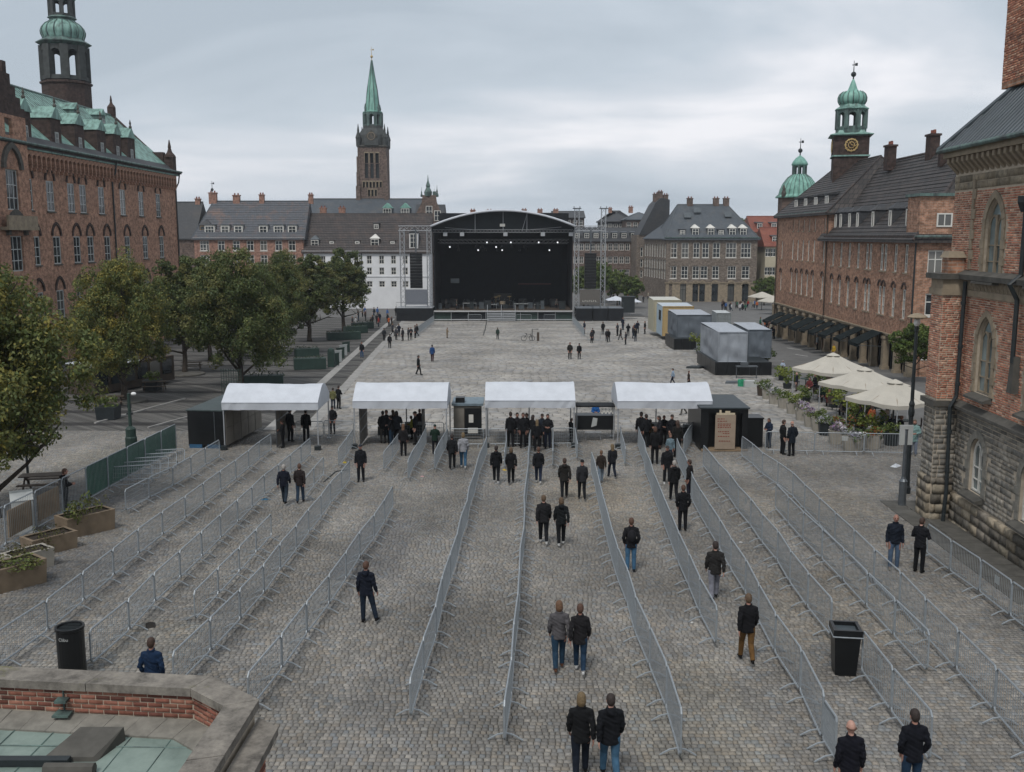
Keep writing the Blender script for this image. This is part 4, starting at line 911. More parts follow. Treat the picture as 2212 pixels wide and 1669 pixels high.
m_ = MB(); m_.lathe((0, 0, 0), [(hw * 0.92, kz(290)), (hw * 0.92, kz(280)), (hw * 0.86, kz(279))], 8, math.pi / 8); m_.build('lantern_base', M['copper_dark'], kt)
octa_belfry(kt, 0, 0, kz(280), kz(240), hw * 0.84, M['copper_dark'], 8, None, 0.2)
m_ = MB(); m_.lathe((0, 0, 0), [(hw * 0.9, kz(241)), (hw * 1.02, kz(238)), (hw * 1.02, kz(237)), (hw * 0.8, kz(232)), (hw * 0.7, kz(226))], 8, math.pi / 8); m_.build('eaves', M['copper'], kt)
ons = [(0.70, 227), (0.80, 220), (0.81, 212), (0.74, 205), (0.55, 199), (0.32, 197), (0.26, 193), (0.12, 178), (0.05, 172)]
m_ = MB(); m_.lathe((0, 0, 0), [(hw * a, kz(p)) for a, p in ons], 24); m_.build('onion_dome', M['copper_bright'], kt, smooth=True)
m_ = MB()
for k in range(16):
    a = k * math.pi / 8; m_.tube([(hw * (q + .01) * math.cos(a), hw * (q + .01) * math.sin(a), kz(p)) for q, p in ons[:5]], 0.06, 4)
m_.build('rib', M['copper_dark'], kt); vane(kt, 0, 0, kz(174), 2.3, M['iron'])
# green dome tower at the far end of the range
YO = 138.0; ox_ = xat(1726, YO, 420); oz = lambda p: zat(p, YO)
dt = thing('dome_tower', 'low tower with bright green copper dome left of the clock tower', 'tower', (ox_ + .5, YO + 2, 0))
hw = 2.75
m_ = MB(); m_.lathe((0, 0, 0), [(hw, -6), (hw, oz(428)), (hw * 1.1, oz(426))], 8, math.pi / 8); m_.build('shaft', M['brick_brown'], dt)
window(dt, -0.4, oz(450), 0.8, 1.4, -hw * 0.98, 1, (0.5,))
prof = [(1.14, 427), (1.15, 424.5), (1.0, 419), (0.95, 409), (0.82, 396), (0.60, 383), (0.34, 375)]
m_ = MB(); m_.lathe((0, 0, 0), [(hw * a, oz(p)) for a, p in prof], 8, math.pi / 8); m_.build('dome', M['copper_bright'], dt)
m_ = MB()
for k in range(24):
    a = k * math.pi / 12; f_ = 1 if k % 3 else 1
    cf = math.cos(math.pi / 8) / math.cos(((a - math.pi / 8) % (math.pi / 4)) - math.pi / 8) if True else 1
    m_.tube([(hw * q * cf * math.cos(a), hw * q * cf * math.sin(a), oz(p) + .02) for q, p in prof[1:]], 0.045, 4)
m_.build('seam', M['copper_dark'], dt)
octa_belfry(dt, 0, 0, oz(378), oz(356), hw * 0.32, M['copper_dark'], 8, None, 0.22, False)
m_ = MB(); m_.lathe((0, 0, 0), [(hw * .36, oz(357)), (hw * .42, oz(354)), (hw * .36, oz(348)), (hw * .22, oz(340)), (0.1, oz(334))], 12); m_.build('cap', M['copper_bright'], dt, smooth=True)
vane(dt, 0, 0, oz(335), 2.4, M['iron'])
m_ = MB(); m_.lathe((-hw * 0.9, -hw * 0.55, oz(425)), [(0.3, 0), (0.34, 0.5), (0.2, 0.9), (0.22, 1.1), (0.16, 1.3), (0.05, 1.6)], 8); m_.build('statue', M['stone_dark'], dt)
# ---------------------------------------------------------------- brick and stone church house, near right
WF = 1.0
CY0, CANG = 36.4, math.atan(0.051)
cb = thing('church_house', 'brick and rough stone church house with pointed windows at the right edge', 'building', (16.75, CY0, 0), R(-90) - CANG)
CL = 11.0; ZW, ZL, ZL2, ZEV = 3.5, 7.75, 8.15, 12.6     # water table, frieze, ledge, eaves
bays = [1.9, 5.9, 9.7]; XL = -1.75
def bw(z0, z1, holes, name):  # backing wall
    return wall(cb, XL, CL, z0, z1, holes, M['mortar'], 0.0, 0.2, name)
low = [(x, 0.55, 1.15, 2.0) for x in bays]; mid = [(x, 4.15, 1.3, 2.75) for x in bays]; hi = [(x, 8.25, 1.35, 2.75) for x in bays]
bw(-2, ZW, low, 'stone_wall'); bw(ZW, ZL2, mid, 'brick_wall'); bw(ZL2, ZEV, hi, 'brick_wall')
body(cb, XL, CL, -2, ZEV, 9, M['brick_right'])
PAL_BR = np.array([lin(c)[:3] for c in ('#b27d69', '#a3705c', '#bb8971', '#996b5a', '#ab7f6c', '#be9882', '#8a6558', '#b28670', '#c0a38f')]) * np.array([1.03, .93, .88])
PAL_ST = np.array([lin(c)[:3] for c in ('#7a766d', '#6e6b65', '#827d74', '#64625d', '#878177', '#73706a', '#7d7971')])
PAL_TAN = np.array([lin(c)[:3] for c in ('#8b806e', '#7d7566', '#948977', '#847a69')])
PAL_MIX = np.array([lin(c)[:3] for c in ('#7a7264', '#69635a', '#857b6b', '#615c54')])
def inside_arch(x, z, hx, hz, w, h, t, r=0.85):
    """Is (x, z) inside the pointed opening plus a surround t wide?"""
    a = w / 2 + t; zs = hz + h - w * 0.85
    if abs(x - hx) > a or z < hz - t * 0.5: return False
    if z < zs: return True
    c = (w * r + t) - a; return (abs(x - hx) + c) ** 2 + (z - zs) ** 2 < (w * r + t) ** 2
def courses(x0, x1, z0, z1, rowh, lmin, lmax, gap, proud, pal, skip, rowj=0.0, zj=0.008):
    V = []; Cc = []; z = z0; row = 0
    while z < z1 - rowh * 0.4:
        hgt = min(rowh * (1 + random.uniform(-rowj, rowj)), z1 - z); x = x0 - random.uniform(0, lmax) * (1 if row % 2 else 0.5)
        while x < x1:
            w = random.uniform(lmin, lmax); a, b = max(x, x0) + gap / 2, min(x + w, x1) - gap / 2
            if b - a > 0.05 and not skip((a + b) / 2, z + hgt / 2) and not (b - a > 0.16 and (skip(a, z + hgt / 2) or skip(b, z + hgt / 2))):
                p = proud + random.uniform(-zj, zj); i_ = min(0.012, (b - a) * .2)
                V.append([(a, 0.01, z + gap / 2), (b, 0.01, z + gap / 2), (b, 0.01, z + hgt - gap / 2), (a, 0.01, z + hgt - gap / 2), (a + i_, -p, z + gap / 2 + i_), (b - i_, -p, z + gap / 2 + i_), (b - i_, -p, z + hgt - gap / 2 - i_), (a + i_, -p, z + hgt - gap / 2 - i_)])
                Cc.append(pal[random.randrange(len(pal))] * random.uniform(0.75, 1.2))
            x += w
        z += hgt; row += 1
    return np.array(V), np.array(Cc)
def put_pieces(par, V, Cc, mat, nm, limit, key):
    idx = np.argsort([key(v) for v in V.mean(axis=1)])[:limit]; mask = np.ones(len(V), bool); mask[idx] = False
    for i in idx:
        o_ = V[i].mean(axis=0); inst(nm, stones_mesh(nm, (V[i] - o_)[None], Cc[i][None], mat), par, tuple(o_))
    if mask.any(): inst(nm + '_field', stones_mesh(nm + '_field', V[mask], Cc[mask], mat), par)['kind'] = 'stuff'
sk_low = lambda x, z: any(inside_arch(x, z, h[0], h[1], h[2], h[3], 0.26, 0.62) for h in low)
sk_mid = lambda x, z: any(inside_arch(x, z, h[0], h[1], h[2], h[3], 0.24) for h in mid)
sk_hi = lambda x, z: any(inside_arch(x, z, h[0], h[1], h[2], h[3], 0.26) for h in hi)
V1, C1 = courses(XL, CL, ZW + 0.14, ZL, 0.082, 0.19, 0.27, 0.014, 0.014, PAL_BR, sk_mid)
V2, C2 = courses(XL, CL, ZL2 + 0.3, 11.35, 0.082, 0.19, 0.27, 0.014, 0.014, PAL_BR, sk_hi)
put_pieces(cb, np.concatenate([V1, V2]), np.concatenate([C1, C2]), M['brick_piece'], 'brick', 300, lambda c: abs(c[0] - 4.2) + abs(c[2] - 6) * 0.3)
V3, C3 = courses(XL, CL, 0.15, ZW - 0.16, 0.19, 0.2, 0.5, 0.016, 0.016, PAL_ST, sk_low, 0.3, 0.009)
put_pieces(cb, V3, C3, M['stone_piece'], 'wall_stone', 300, lambda c: c[0])
V4, C4 = courses(0, CL, -1.9, 0.12, 0.34, 0.5, 0.9, 0.02, 0.13, PAL_MIX, lambda x, z: False, 0.1, 0.012)
put_pieces(cb, V4, C4, M['stone_piece'], 'plinth_stone', 300, lambda c: c[0])
V5, C5 = courses(XL, CL, 11.38, 11.95, 0.28, 0.7, 1.2, 0.015, 0.03, PAL_TAN, lambda x, z: False, 0.05)
put_pieces(cb, V5, C5, M['stone_piece'], 'band_stone', 60, lambda c: c[0])
m_ = MB(); m_.prism([(0, -0.02, ZW - 0.14), (0, -0.26, ZW - 0.14), (0, -0.26, ZW - 0.04), (0, -0.02, ZW + 0.14)], (CL, 0, 0)); m_.build('water_table', M['stone_dark'], cb)
m_ = MB(); m_.prism([(XL, -0.02, ZL2 - 0.02), (XL, -0.32, ZL2 - 0.02), (XL, -0.34, ZL2 + 0.16), (XL, -0.02, ZL2 + 0.3)], (CL - XL, 0, 0)); m_.build('ledge', M['stone_dark'], cb)
m_ = MB(); m_.mm((0, -0.08, ZL - 0.22), (CL, 0.01, ZL)); m_.build('frieze_band', M['stone_tan'], cb)
x = 0.15; fm = MB(); fm.mm((-0.11, -0.1, 0), (-0.05, 0, 0.36)); fm.mm((0.05, -0.09, 0.02), (0.11, 0, 0.34)); fm.ell((0, -0.05, 0.2), (0.07, 0.06, 0.12), 6, 4); fme = fm.mesh('frieze_carving', M['stone_tan'])
while x < CL: inst('frieze_carving', fme, cb, (x, 0, ZL + 0.02)); x += 0.31
# corbels and cornice under the eaves
cm = MB(); cm.prism([(-0.1, 0, 0), (-0.1, -0.12, 0.12), (-0.1, -0.4, 0.42), (-0.1, -0.4, 0.6), (-0.1, 0, 0.6)], (0.2, 0, 0)); cme = cm.mesh('corbel', M['stone_tan']); x = XL + 0.15
while x < CL: inst('corbel', cme, cb, (x, 0.0, 11.98)); x += 0.44
m_ = MB(); m_.mm((XL - .2, -0.46, 12.585), (CL, 0.1, 12.8)); m_.build('cornice', M['stone_tan'], cb)
m_ = MB(); m_.tube([(XL - .35, -0.6, 12.86), (CL, -0.6, 12.86)], 0.09, 8); m_.build('gutter', M['copper_dark'], cb)
rm = MB(); zt = 18.4
rm.add([(XL - .35, -0.6, 12.85), (CL, -0.6, 12.85), (CL, 4.5, zt), (2.4, 4.5, zt), (XL - .35, 9.6, 12.85), (CL, 9.6, 12.85)], [(0, 1, 2, 3), (4, 0, 3), (5, 4, 3, 2), (0, 4, 5, 1), (1, 5, 2)])
crf = rm.build('roof', M['seam_roof'], cb)
sm_ = MB(); x = XL
while x < CL:
    t_ = 1.0 if x > 2.4 else max(0.02, (x - XL + .35) / 4.5)
    sm_.tube([(x, -0.6, 12.87), (x, -0.6 + 5.1 * t_, 12.87 + 5.55 * t_)], 0.035, 4); x += 0.36
sm_.build('standing_seam', M['lead'], crf)['kind'] = 'stuff'
sm_ = MB(); sm_.tube([(XL - .35, -0.6, 12.9), (2.4, 4.5, zt + .05), (CL, 4.5, zt + .05)], 0.11, 6); sm_.build('hip_roll', M['lead'], crf)
# chimney on its roof with bricks laid one by one
chx, chy = -0.35, 1.85
chm = MB(); chm.mm((chx - 0.7, chy - 0.7, 15.0), (chx + 2.2, chy + 0.9, 22.5)); chb = chm.build('chimney', M['brick_right'], cb)
V6, C6 = courses(chx - 0.7, chx + 2.2, 15.2, 22.4, 0.085, 0.2, 0.28, 0.014, 0.016, PAL_BR, lambda x, z: False)
V6[:, :, 1] += chy - 0.7
inst('chimney_brick', stones_mesh('chimney_brick', V6, C6, M['brick_piece']), chb)['kind'] = 'stuff'
V6, C6 = courses(-(chy + 0.9), -(chy - 0.7), 15.2, 22.4, 0.085, 0.2, 0.28, 0.014, 0.016, PAL_BR, lambda x, z: False)
W6 = V6.copy(); W6[:, :, 0] = chx - 0.7 + V6[:, :, 1]; W6[:, :, 1] = -V6[:, :, 0]
inst('chimney_brick', stones_mesh('chimney_brick', W6, C6, M['brick_piece']), chb)['kind'] = 'stuff'
# pointed windows
def gothic(x, z, w, h, t, y, mat_s, r_f, mull, paint):
    a = w / 2; r_ = w * r_f; rise = math.sqrt(r_ * r_ - (r_ - a) ** 2); zs = z + h - rise
    spandrel(cb, x, zs, a, r_, z + h + 0.001, 0.0, 0.2, M['mortar'])
    arch_ring(cb, x, zs, a + 0.002, r_ + 0.002, t, -0.05, 0.12, mat_s, 5, pieces=True)
    zz = zs; k = 0
    while zz > z - 0.02:
        hh = random.uniform(0.26, 0.4); hh = min(hh, zz - z + 0.02)
        if hh < 0.05: break
        for s_ in (-1, 1):
            tt = t * (1.25 if (k % 2) else 0.85); j = MB(); j.mm((x + s_ * (a + 0.002), -0.045 - 0.01 * (k % 2), zz - hh + 0.01), (x + s_ * (a + tt), 0.05, zz)); j.build('jamb_stone', mat_s, cb)
        zz -= hh; k += 1
    w_o = MB(); f = 0.07
    w_o.mm((x - a, y, z), (x - a + f, y + .1, zs)); w_o.mm((x + a - f, y, z), (x + a, y + .1, zs)); w_o.mm((x - a + f, y + .002, z), (x + a - f, y + .098, z + f))
    w_o.mm((x - mull / 2, y - 0.02, z + f), (x + mull / 2, y + .09, zs + rise * 0.45))
    for q in (-1, 1): w_o.tube([(x + q * a / 2 + dx_, y + 0.05, zs + dz_) for dx_, dz_ in arc_pts(a / 2 - 0.03, 0, a * 0.72, 5)], 0.04, 5)
    w_o.tube([(x + dx_, y + .05, zs + dz_) for dx_, dz_ in arc_pts(a - 0.04, 0, r_ - 0.04, 7)], 0.05, 5)
    for q in (0.33, 0.66): w_o.mm((x - a + f, y + 0.01, z + (zs - z) * q - 0.018), (x + a - f, y + 0.07, z + (zs - z) * q + 0.018))
    wo_ = w_o.build('window', paint, cb)
    pts = [(x - a + .01, y + .06, z), (x + a - .01, y + .06, z)] + [(x + dx_, y + .06, zs + dz_) for dx_, dz_ in arc_pts(a - .01, 0, r_ - .01, 7)[::-1]]
    p_ = MB(); p_.prism(pts, (0, 0.02, 0)); p_.build('pane', M['glass_pale'], wo_)
    s_ = MB(); s_.prism([(x - a - 0.2, -0.32, z - 0.22), (x - a - 0.2, 0.1, z - 0.22), (x - a - 0.2, 0.1, z + 0.02), (x - a - 0.2, -0.32, z - 0.14)], (w + 0.4, 0, 0)); s_.build('sill', M['stone_dark'], wo_)
for (x, z, w, h) in low: gothic(x, z, w, h, 0.28, 0.1, M['kerb_block'], 0.56, 0.05, M['paint_white'])
for (x, z, w, h) in mid: gothic(x, z, w, h, 0.22, 0.09, M['stone_tan'], 0.85, 0.1, M['stone_tan'])
for (x, z, w, h) in hi: gothic(x, z, w, h, 0.26, 0.09, M['stone_tan'], 0.85, 0.12, M['stone_tan'])
# corner buttress (its own local pieces: front faces the camera)
bt = MB(); bt.mm((-1.3, -0.8, -2), (-0.15, -0.02, ZL2 - 0.1)); bt.build('buttress_core', M['mortar'], cb)
def face_a(V): W = V.copy(); W[:, :, 0] = V[:, :, 0] - 1.3; W[:, :, 1] = V[:, :, 1] - 0.8; return W      # outer face (towards the square)
def face_b(V): W = V.copy(); W[:, :, 0] = -0.15 - V[:, :, 1]; W[:, :, 1] = -0.8 + V[:, :, 0]; return W  # near face (towards the camera)
for (z0, z1, rh, a, b, g_, pr, pal, rj, mat, nm) in ((ZW + 0.14, ZL - 0.2, 0.082, 0.19, 0.27, 0.014, 0.014, PAL_BR, 0, M['brick_piece'], 'buttress_brick'), (0.6, ZW - 0.1, 0.19, 0.2, 0.42, 0.016, 0.018, PAL_ST, 0.3, M['stone_piece'], 'buttress_stone'), (-1.9, 0.6, 0.36, 0.5, 0.8, 0.02, 0.12, PAL_MIX, 0.1, M['stone_piece'], 'buttress_plinth')):
    Va, Ca = courses(0, 1.15, z0, z1, rh, a, b, g_, pr, pal, lambda x, z: False, rj); Vb, Cb_ = courses(0, .79, z0, z1, rh, a, b, g_, pr, pal, lambda x, z: False, rj)
    Wb = face_b(Vb); V_ = np.concatenate([face_a(Va), Wb]); C_ = np.concatenate([Ca, Cb_])
    put_pieces(cb, V_, C_, mat, nm, 120 if nm != 'buttress_brick' else 150, lambda c: -c[0] - c[1])
m_ = MB(); m_.mm((-1.42, -.94, ZW - 0.12), (-.02, -0.02, ZW + 0.08)); m_.build('water_table', M['stone_dark'], cb)
m_ = MB(); m_.mm((-1.37, -.88, ZL - 0.22), (-.08, -0.03, ZL + 0.02)); m_.mm((-1.32, -.83, ZL + .02), (-.12, -0.03, ZL2 - .03)); m_.build('frieze_band', M['stone_tan'], cb)
m_ = MB(); m_.mm((-1.48, -1.0, ZL2 - 0.03), (0.0, -0.03, ZL2 + 0.17)); m_.build('buttress_cap', M['stone_dark'], cb)
m_ = MB(); m_.mm((-0.95, -0.62, ZL2 + 0.17), (-0.3, -0.03, ZL2 + .75)); m_.build('buttress_stub', M['brick_right'], cb); m_ = MB(); m_.box((-0.62, -0.34, ZL2 + .87), (.8, 0.7, 0.24), 0, 0.7); m_.build('stub_cap', M['stone_tan'], cb)
# quoin strip up the corner and drainpipes
for k in range(9): 
    q_ = MB(); q_.mm((0.0, -0.06, ZL2 + 0.35 + k * 0.36), (0.32 if k % 2 else 0.2, 0.01, ZL2 + 0.35 + k * 0.36 + 0.34)); q_.build('quoin', M['stone_tan'], cb)
dp = MB(); dp.tube([(0.18, -0.16, ZL2 - 0.1), (0.18, -0.2, ZW + 0.3), (0.18, -0.4, ZW - 0.1), (0.2, -0.34, 0.2), (0.22, -0.4, -1.0)], 0.075, 8)
for z in (7.2, 5.6, 4.2, 2.4, 0.9): dp.lathe((0.18, -0.18 if z > ZW else -0.36, z), [(0.1, 0), (0.1, 0.12)], 8)
dp.build('drainpipe', M['iron'], cb)
dp = MB(); dp.tube([(4.55, -0.16, ZL2 + 2.4), (4.55, -0.16, ZL2 + 0.3), (4.55, -0.5, ZL2), (4.5, -0.2, ZL2 - 0.5), (4.5, -0.2, 5.6)], 0.08, 8); dp.lathe((4.55, -0.2, ZL2 + 2.3), [(0.12, 0), (0.24, 0.3), (0.24, 0.5)], 8); dp.build('drainpipe', M['iron'], cb)
nb = MB(); nb.box((4.5, -0.1, 5.2), (0.36, 0.3, 1.2), 0, 0.7); nb.build('wall_bracket', M['stone_dark'], cb)
# ---------------------------------------------------------------- roof parapet in the near left corner
ZP = 2.9
pv = thing('roof_parapet', 'brick parapet with stone coping round a green copper roof, near left corner', 'parapet', (0, 0, 0))
PO = [(-12.5, 15.15), (-8.19, 14.92), (-4.70, 14.55), (-3.75, 13.76), (-3.93, 9.0)]         # outer edge of the coping
def inset(P, d):
    out = []
    for i, p in enumerate(P):
        a = Vector(P[max(i - 1, 0)]); b = Vector(P[min(i + 1, len(P) - 1)]); q = Vector(p)
        d1 = (q - a).normalized() if i > 0 else (b - q).normalized(); d2 = (b - q).normalized() if i < len(P) - 1 else d1
        n1_ = Vector((d1.y, -d1.x)); n2_ = Vector((d2.y, -d2.x)); n_ = (n1_ + n2_).normalized(); out.append(tuple(q + n_ * (d / max(0.4, n_.dot(n1_)))))
    return out
PI_ = inset(PO, 0.46); PW = inset(PO, 0.40); PWo = inset(PO, 0.07); PF = inset(PO, 0.86)
def seg_pieces(A, B, n0, fn, lens):
    for i in range(len(A) - 1):
        a0, a1, b0, b1 = Vector(A[i]), Vector(A[i + 1]), Vector(B[i]), Vector(B[i + 1]); n = max(1, round((a1 - a0).length / lens))
        for k in range(n): fn(a0.lerp(a1, k / n), a0.lerp(a1, (k + 1) / n), b0.lerp(b1, (k + 1) / n), b0.lerp(b1, k / n))
def cop(a, b, c, d):
    ctr = (a + b + c + d) / 4; q = [ctr + (p - ctr) * 0.993 for p in (a, b, c, d)]
    m_ = MB(); z = ZP + random.uniform(-0.006, 0.006); m_.prism([(p.x, p.y, z - 0.13) for p in q], (0, 0, 0.13)); m_.build('coping_stone', M['coping'], pv)
def copmat():
    m_, t, b = newmat('coping_stone', 0.9, 0, 0.25); v = objvec(t)
    n = nd(t, 'ShaderNodeTexNoise', Scale=3.2, Detail=9, Roughness=0.72); t.links.new(v, n.inputs['Vector'])
    o = ramp(t, n.outputs[0], [(0.28, '#3c3935'), (0.5, '#6f6a63'), (0.72, '#8d877d')])
    n2_ = nd(t, 'ShaderNodeTexNoise', Scale=1.3, Detail=8, Roughness=0.75); t.links.new(v, n2_.inputs['Vector'])
    r4 = nd(t, 'ShaderNodeMapRange'); r4.inputs[1].default_value = 0.60; r4.inputs[2].default_value = 0.70; r4.inputs[4].default_value = 0.7; t.links.new(n2_.outputs[0], r4.inputs[0])
    t.links.new(mixc(t, r4.outputs[0], o, '#5f5f2e'), b.inputs['Base Color']); bump(t, b, n.outputs[0], 0.7, 0.02); return m_
M['coping'] = copmat()
seg_pieces(PO, PI_, 0, cop, 1.45)
core = MB()
for i in range(len(PW) - 1):
    core.add([(*PW[i], 1.9), (*PW[i + 1], 1.9), (*PW[i + 1], ZP - .13), (*PW[i], ZP - .13), (*PWo[i], -1), (*PWo[i + 1], -1), (*PWo[i + 1], ZP - .13), (*PWo[i], ZP - .13)], [(1, 0, 3, 2), (4, 5, 6, 7)])
core.build('wall_core', M['mortar'], pv)
PAL_PB = np.array([lin(c)[:3] for c in ('#764c40', '#83584a', '#674137', '#8c6252', '#5a3a32', '#7b5143')])
def brick_run(A, z0, z1, flip):
    for i in range(len(A) - 1):
        a, b = Vector(A[i]), Vector(A[i + 1]); Ls = (b - a).length; d = (b - a) / Ls; n_ = Vector((d.y, -d.x)) * (1 if not flip else -1)
        z = z0; row = 0
        while z < z1 - 0.03:
            x = -0.12 if row % 2 else 0.0
            while x < Ls:
                u0, u1 = max(x, 0) + 0.007, min(x + 0.24, Ls) - 0.007
                if u1 - u0 > 0.04:
                    v = []
                    for off, i_ in ((0.0, 0.0), (0.014 + random.uniform(-.005, .005), 0.006)):
                        for (uu, zz) in ((u0 + i_, z + .006 + i_), (u1 - i_, z + .006 + i_), (u1 - i_, z + .07 - i_), (u0 + i_, z + .07 - i_)):
                            p = a + d * uu + n_ * off; v.append((p.x, p.y, zz))
                    V = np.array([v]); o_ = V[0].mean(axis=0)
                    me = stones_mesh('brick', V - o_, (PAL_PB[random.randrange(6)] * random.uniform(.75, 1.2))[None], M['brick_piece'])
                    inst('brick', me, pv, tuple(o_))
                x += 0.24
            z += 0.077; row += 1
_near = PW[1:]
brick_run([(-9.6, PW[0][1] + (PW[1][1] - PW[0][1]) * 0.69)] + PW[1:4], 2.385, ZP - 0.13, False)
def bcs(a, b, c, d):
    m_ = MB(); ctr = (a + b + c + d) / 4; q = [ctr + (p - ctr) * 0.985 for p in (a, b, c, d)]; lo_ = 2.16; h1, h0 = 2.385 + random.uniform(-.012, .0), 2.31
    m_.add([(q[0].x, q[0].y, lo_), (q[1].x, q[1].y, lo_), (q[2].x, q[2].y, lo_), (q[3].x, q[3].y, lo_), (q[0].x, q[0].y, h1), (q[1].x, q[1].y, h1), (q[2].x, q[2].y, h0), (q[3].x, q[3].y, h0)], [(0, 3, 2, 1), (4, 5, 6, 7), (0, 1, 5, 4), (1, 2, 6, 5), (2, 3, 7, 6), (3, 0, 4, 7)]); m_.build('kerb_block', M['kerb_block'], pv)
PB = inset(PO, 0.405); seg_pieces(PB, PF, 0, bcs, 0.42)
m_ = MB(); m_.add([(-13, 8, 2.06), (-4.4, 8, 2.06), (PF[4][0] + .02, 9, 2.1)] + [(p[0] + .02, p[1] + 0.02, 2.28) for p in PF[3::-1]] + [(-13, 15, 2.28)], [tuple(range(8))]); 
cr_ = m_.build('copper_roof', M['copper_flat'], pv)
sm_ = MB()
for (a, b) in [((-9.4 + .62 * k, 14.0), (-9.7 + .62 * k, 9.5)) for k in range(8)] + [((-9.5, 13.62), (-4.65, 13.5)), ((-9.5, 12.7), (-4.75, 12.55))]:
    zf = lambda y: 2.285 - 0.22 * max(0, (13.9 - y)) / 5.9
    sm_.tube([(a[0], a[1], zf(a[1]) + .006), (b[0], b[1], zf(b[1]) + .006)], 0.010, 4)
sm_.build('roof_seam', M['copper_dark'], cr_)
hb = MB(); hb.mm((-9.5, 13.0, 2.26), (-6.3, 13.13, 2.36)); hbm = tag(hb.build('roof_rail', M['iron']), 'dark metal rail lying across the green copper roof', 'rail')
hb = MB(); hb.add([(-6.75, 13.14, 2.24), (-5.95, 13.14, 2.24), (-5.75, 13.72, 2.26), (-6.45, 13.72, 2.26), (-6.70, 13.16, 2.32), (-6.0, 13.16, 2.32), (-5.76, 13.7, 2.50), (-6.40, 13.7, 2.50)], [(0, 3, 2, 1), (4, 5, 6, 7), (0, 1, 5, 4), (1, 2, 6, 5), (2, 3, 7, 6), (3, 0, 4, 7)])
tag(hb.build('roof_hatch', M['stone_dark']), 'dark wedge-shaped hatch on the green copper roof', 'roof hatch')
hb = MB(); hb.tube([(-6.55, 12.85, 2.32), (-5.85, 12.85, 2.32)], 0.085, 8); hb.mm((-6.55, 12.8, 2.22), (-5.85, 12.9, 2.26)); tag(hb.build('roof_vent', M['stone_dark']), 'small dark rounded vent beside the hatch on the copper roof', 'roof vent')
bk = MB(); bk.mm((-7.03, PW[1][1] - 0.3, ZP - 0.30), (-6.85, PW[1][1] - 0.12, ZP - 0.26)); bk.tube([(-6.94, PW[1][1] - 0.16, ZP - 0.13), (-6.94, PW[1][1] - 0.16, 2.4)], 0.015, 5); bk.mm((-7.05, PW[1][1] - 0.36, 2.40), (-6.8, PW[1][1] - 0.13, 2.43)); bk.build('gutter_bracket', M['copper_dark'], pv)
# lower outer ledge and the outer wall below it
lo = MB(); lo.prism([(-3.76, 13.72, 2.52), (-3.40, 13.42, 2.52), (-3.52, 9, 2.52), (-3.92, 9, 2.52)], (0, 0, 0.12)); lo.build('ledge_stone', M['coping'], pv)
lo = MB(); lo.prism([(-3.86, 13.5, -1), (-3.56, 13.22, -1), (-3.64, 9, -1), (-3.95, 9, -1)], (0, 0, 3.5)); lo.build('outer_wall', M['mortar'], pv)
brick_run([(-3.56, 13.22), (-3.602, 11.0)], 0.9, 2.51, True)
# ================================================================ TREES AND PLANTS
LEAFM = {}
def leaf_mesh(name, centers, radii, per, size, pal, seed, up=0.35, flat=0.8):
    rg_ = np.random.default_rng(seed); n = len(centers) * per
    ci = np.repeat(np.arange(len(centers)), per)
    d = rg_.normal(size=(n, 3)); d /= np.linalg.norm(d, axis=1)[:, None]
    rr = rg_.uniform(0.35, 1.0, n) ** 0.6
    p = centers[ci] + d * (rr * radii[ci])[:, None] * np.array([1, 1, flat])
    nrm = d + rg_.normal(size=(n, 3)) * 0.7 + np.array([0, 0, up]); nrm /= np.linalg.norm(nrm, axis=1)[:, None]
    t = np.cross(nrm, rg_.normal(size=(n, 3))); t /= np.linalg.norm(t, axis=1)[:, None]; b = np.cross(nrm, t)
    s = size * rg_.uniform(0.6, 1.35, (n, 1))
    q = np.stack([p - t * s, p + b * s * 0.55 + nrm * s * 0.12, p + t * s, p - b * s * 0.55 + nrm * s * 0.12], 1)
    pal = np.array([lin(c)[:3] for c in pal])
    cb_ = pal[rg_.integers(0, len(pal), len(centers))]; c = cb_[ci] * 0.55 + pal[rg_.integers(0, len(pal), n)] * 0.45
    c = c * rg_.uniform(0.7, 1.3, (n, 1))
    me = bpy.data.meshes.new(name); me.vertices.add(n * 4); me.vertices.foreach_set('co', q.reshape(-1).astype(np.float32))
    me.loops.add(n * 4); me.loops.foreach_set('vertex_index', np.arange(n * 4, dtype=np.int32)); me.polygons.add(n); me.polygons.foreach_set('loop_start', (np.arange(n) * 4).astype(np.int32))
    me.update(calc_edges=True); a = me.attributes.new('tint', 'FLOAT_COLOR', 'POINT')
    c4 = np.ones((n, 4, 4), np.float32); c4[:, :, :3] = c[:, None, :]; a.data.foreach_set('color', c4.reshape(-1)); me.materials.append(M['leaf']); return me
PAL_TREE = ('#4d5a35', '#58643a', '#434f2f', '#646d3f', '#3c4a30', '#69683d', '#726e40', '#505c38')
PAL_AUT = ('#525e35', '#5d673a', '#686b3d', '#94853d', '#8a7f40', '#4d5a33', '#60663c', '#535f39')
PAL_FRESH = ('#4c5f2e', '#5a6b34', '#3f5129', '#66703a', '#4f5a2a')
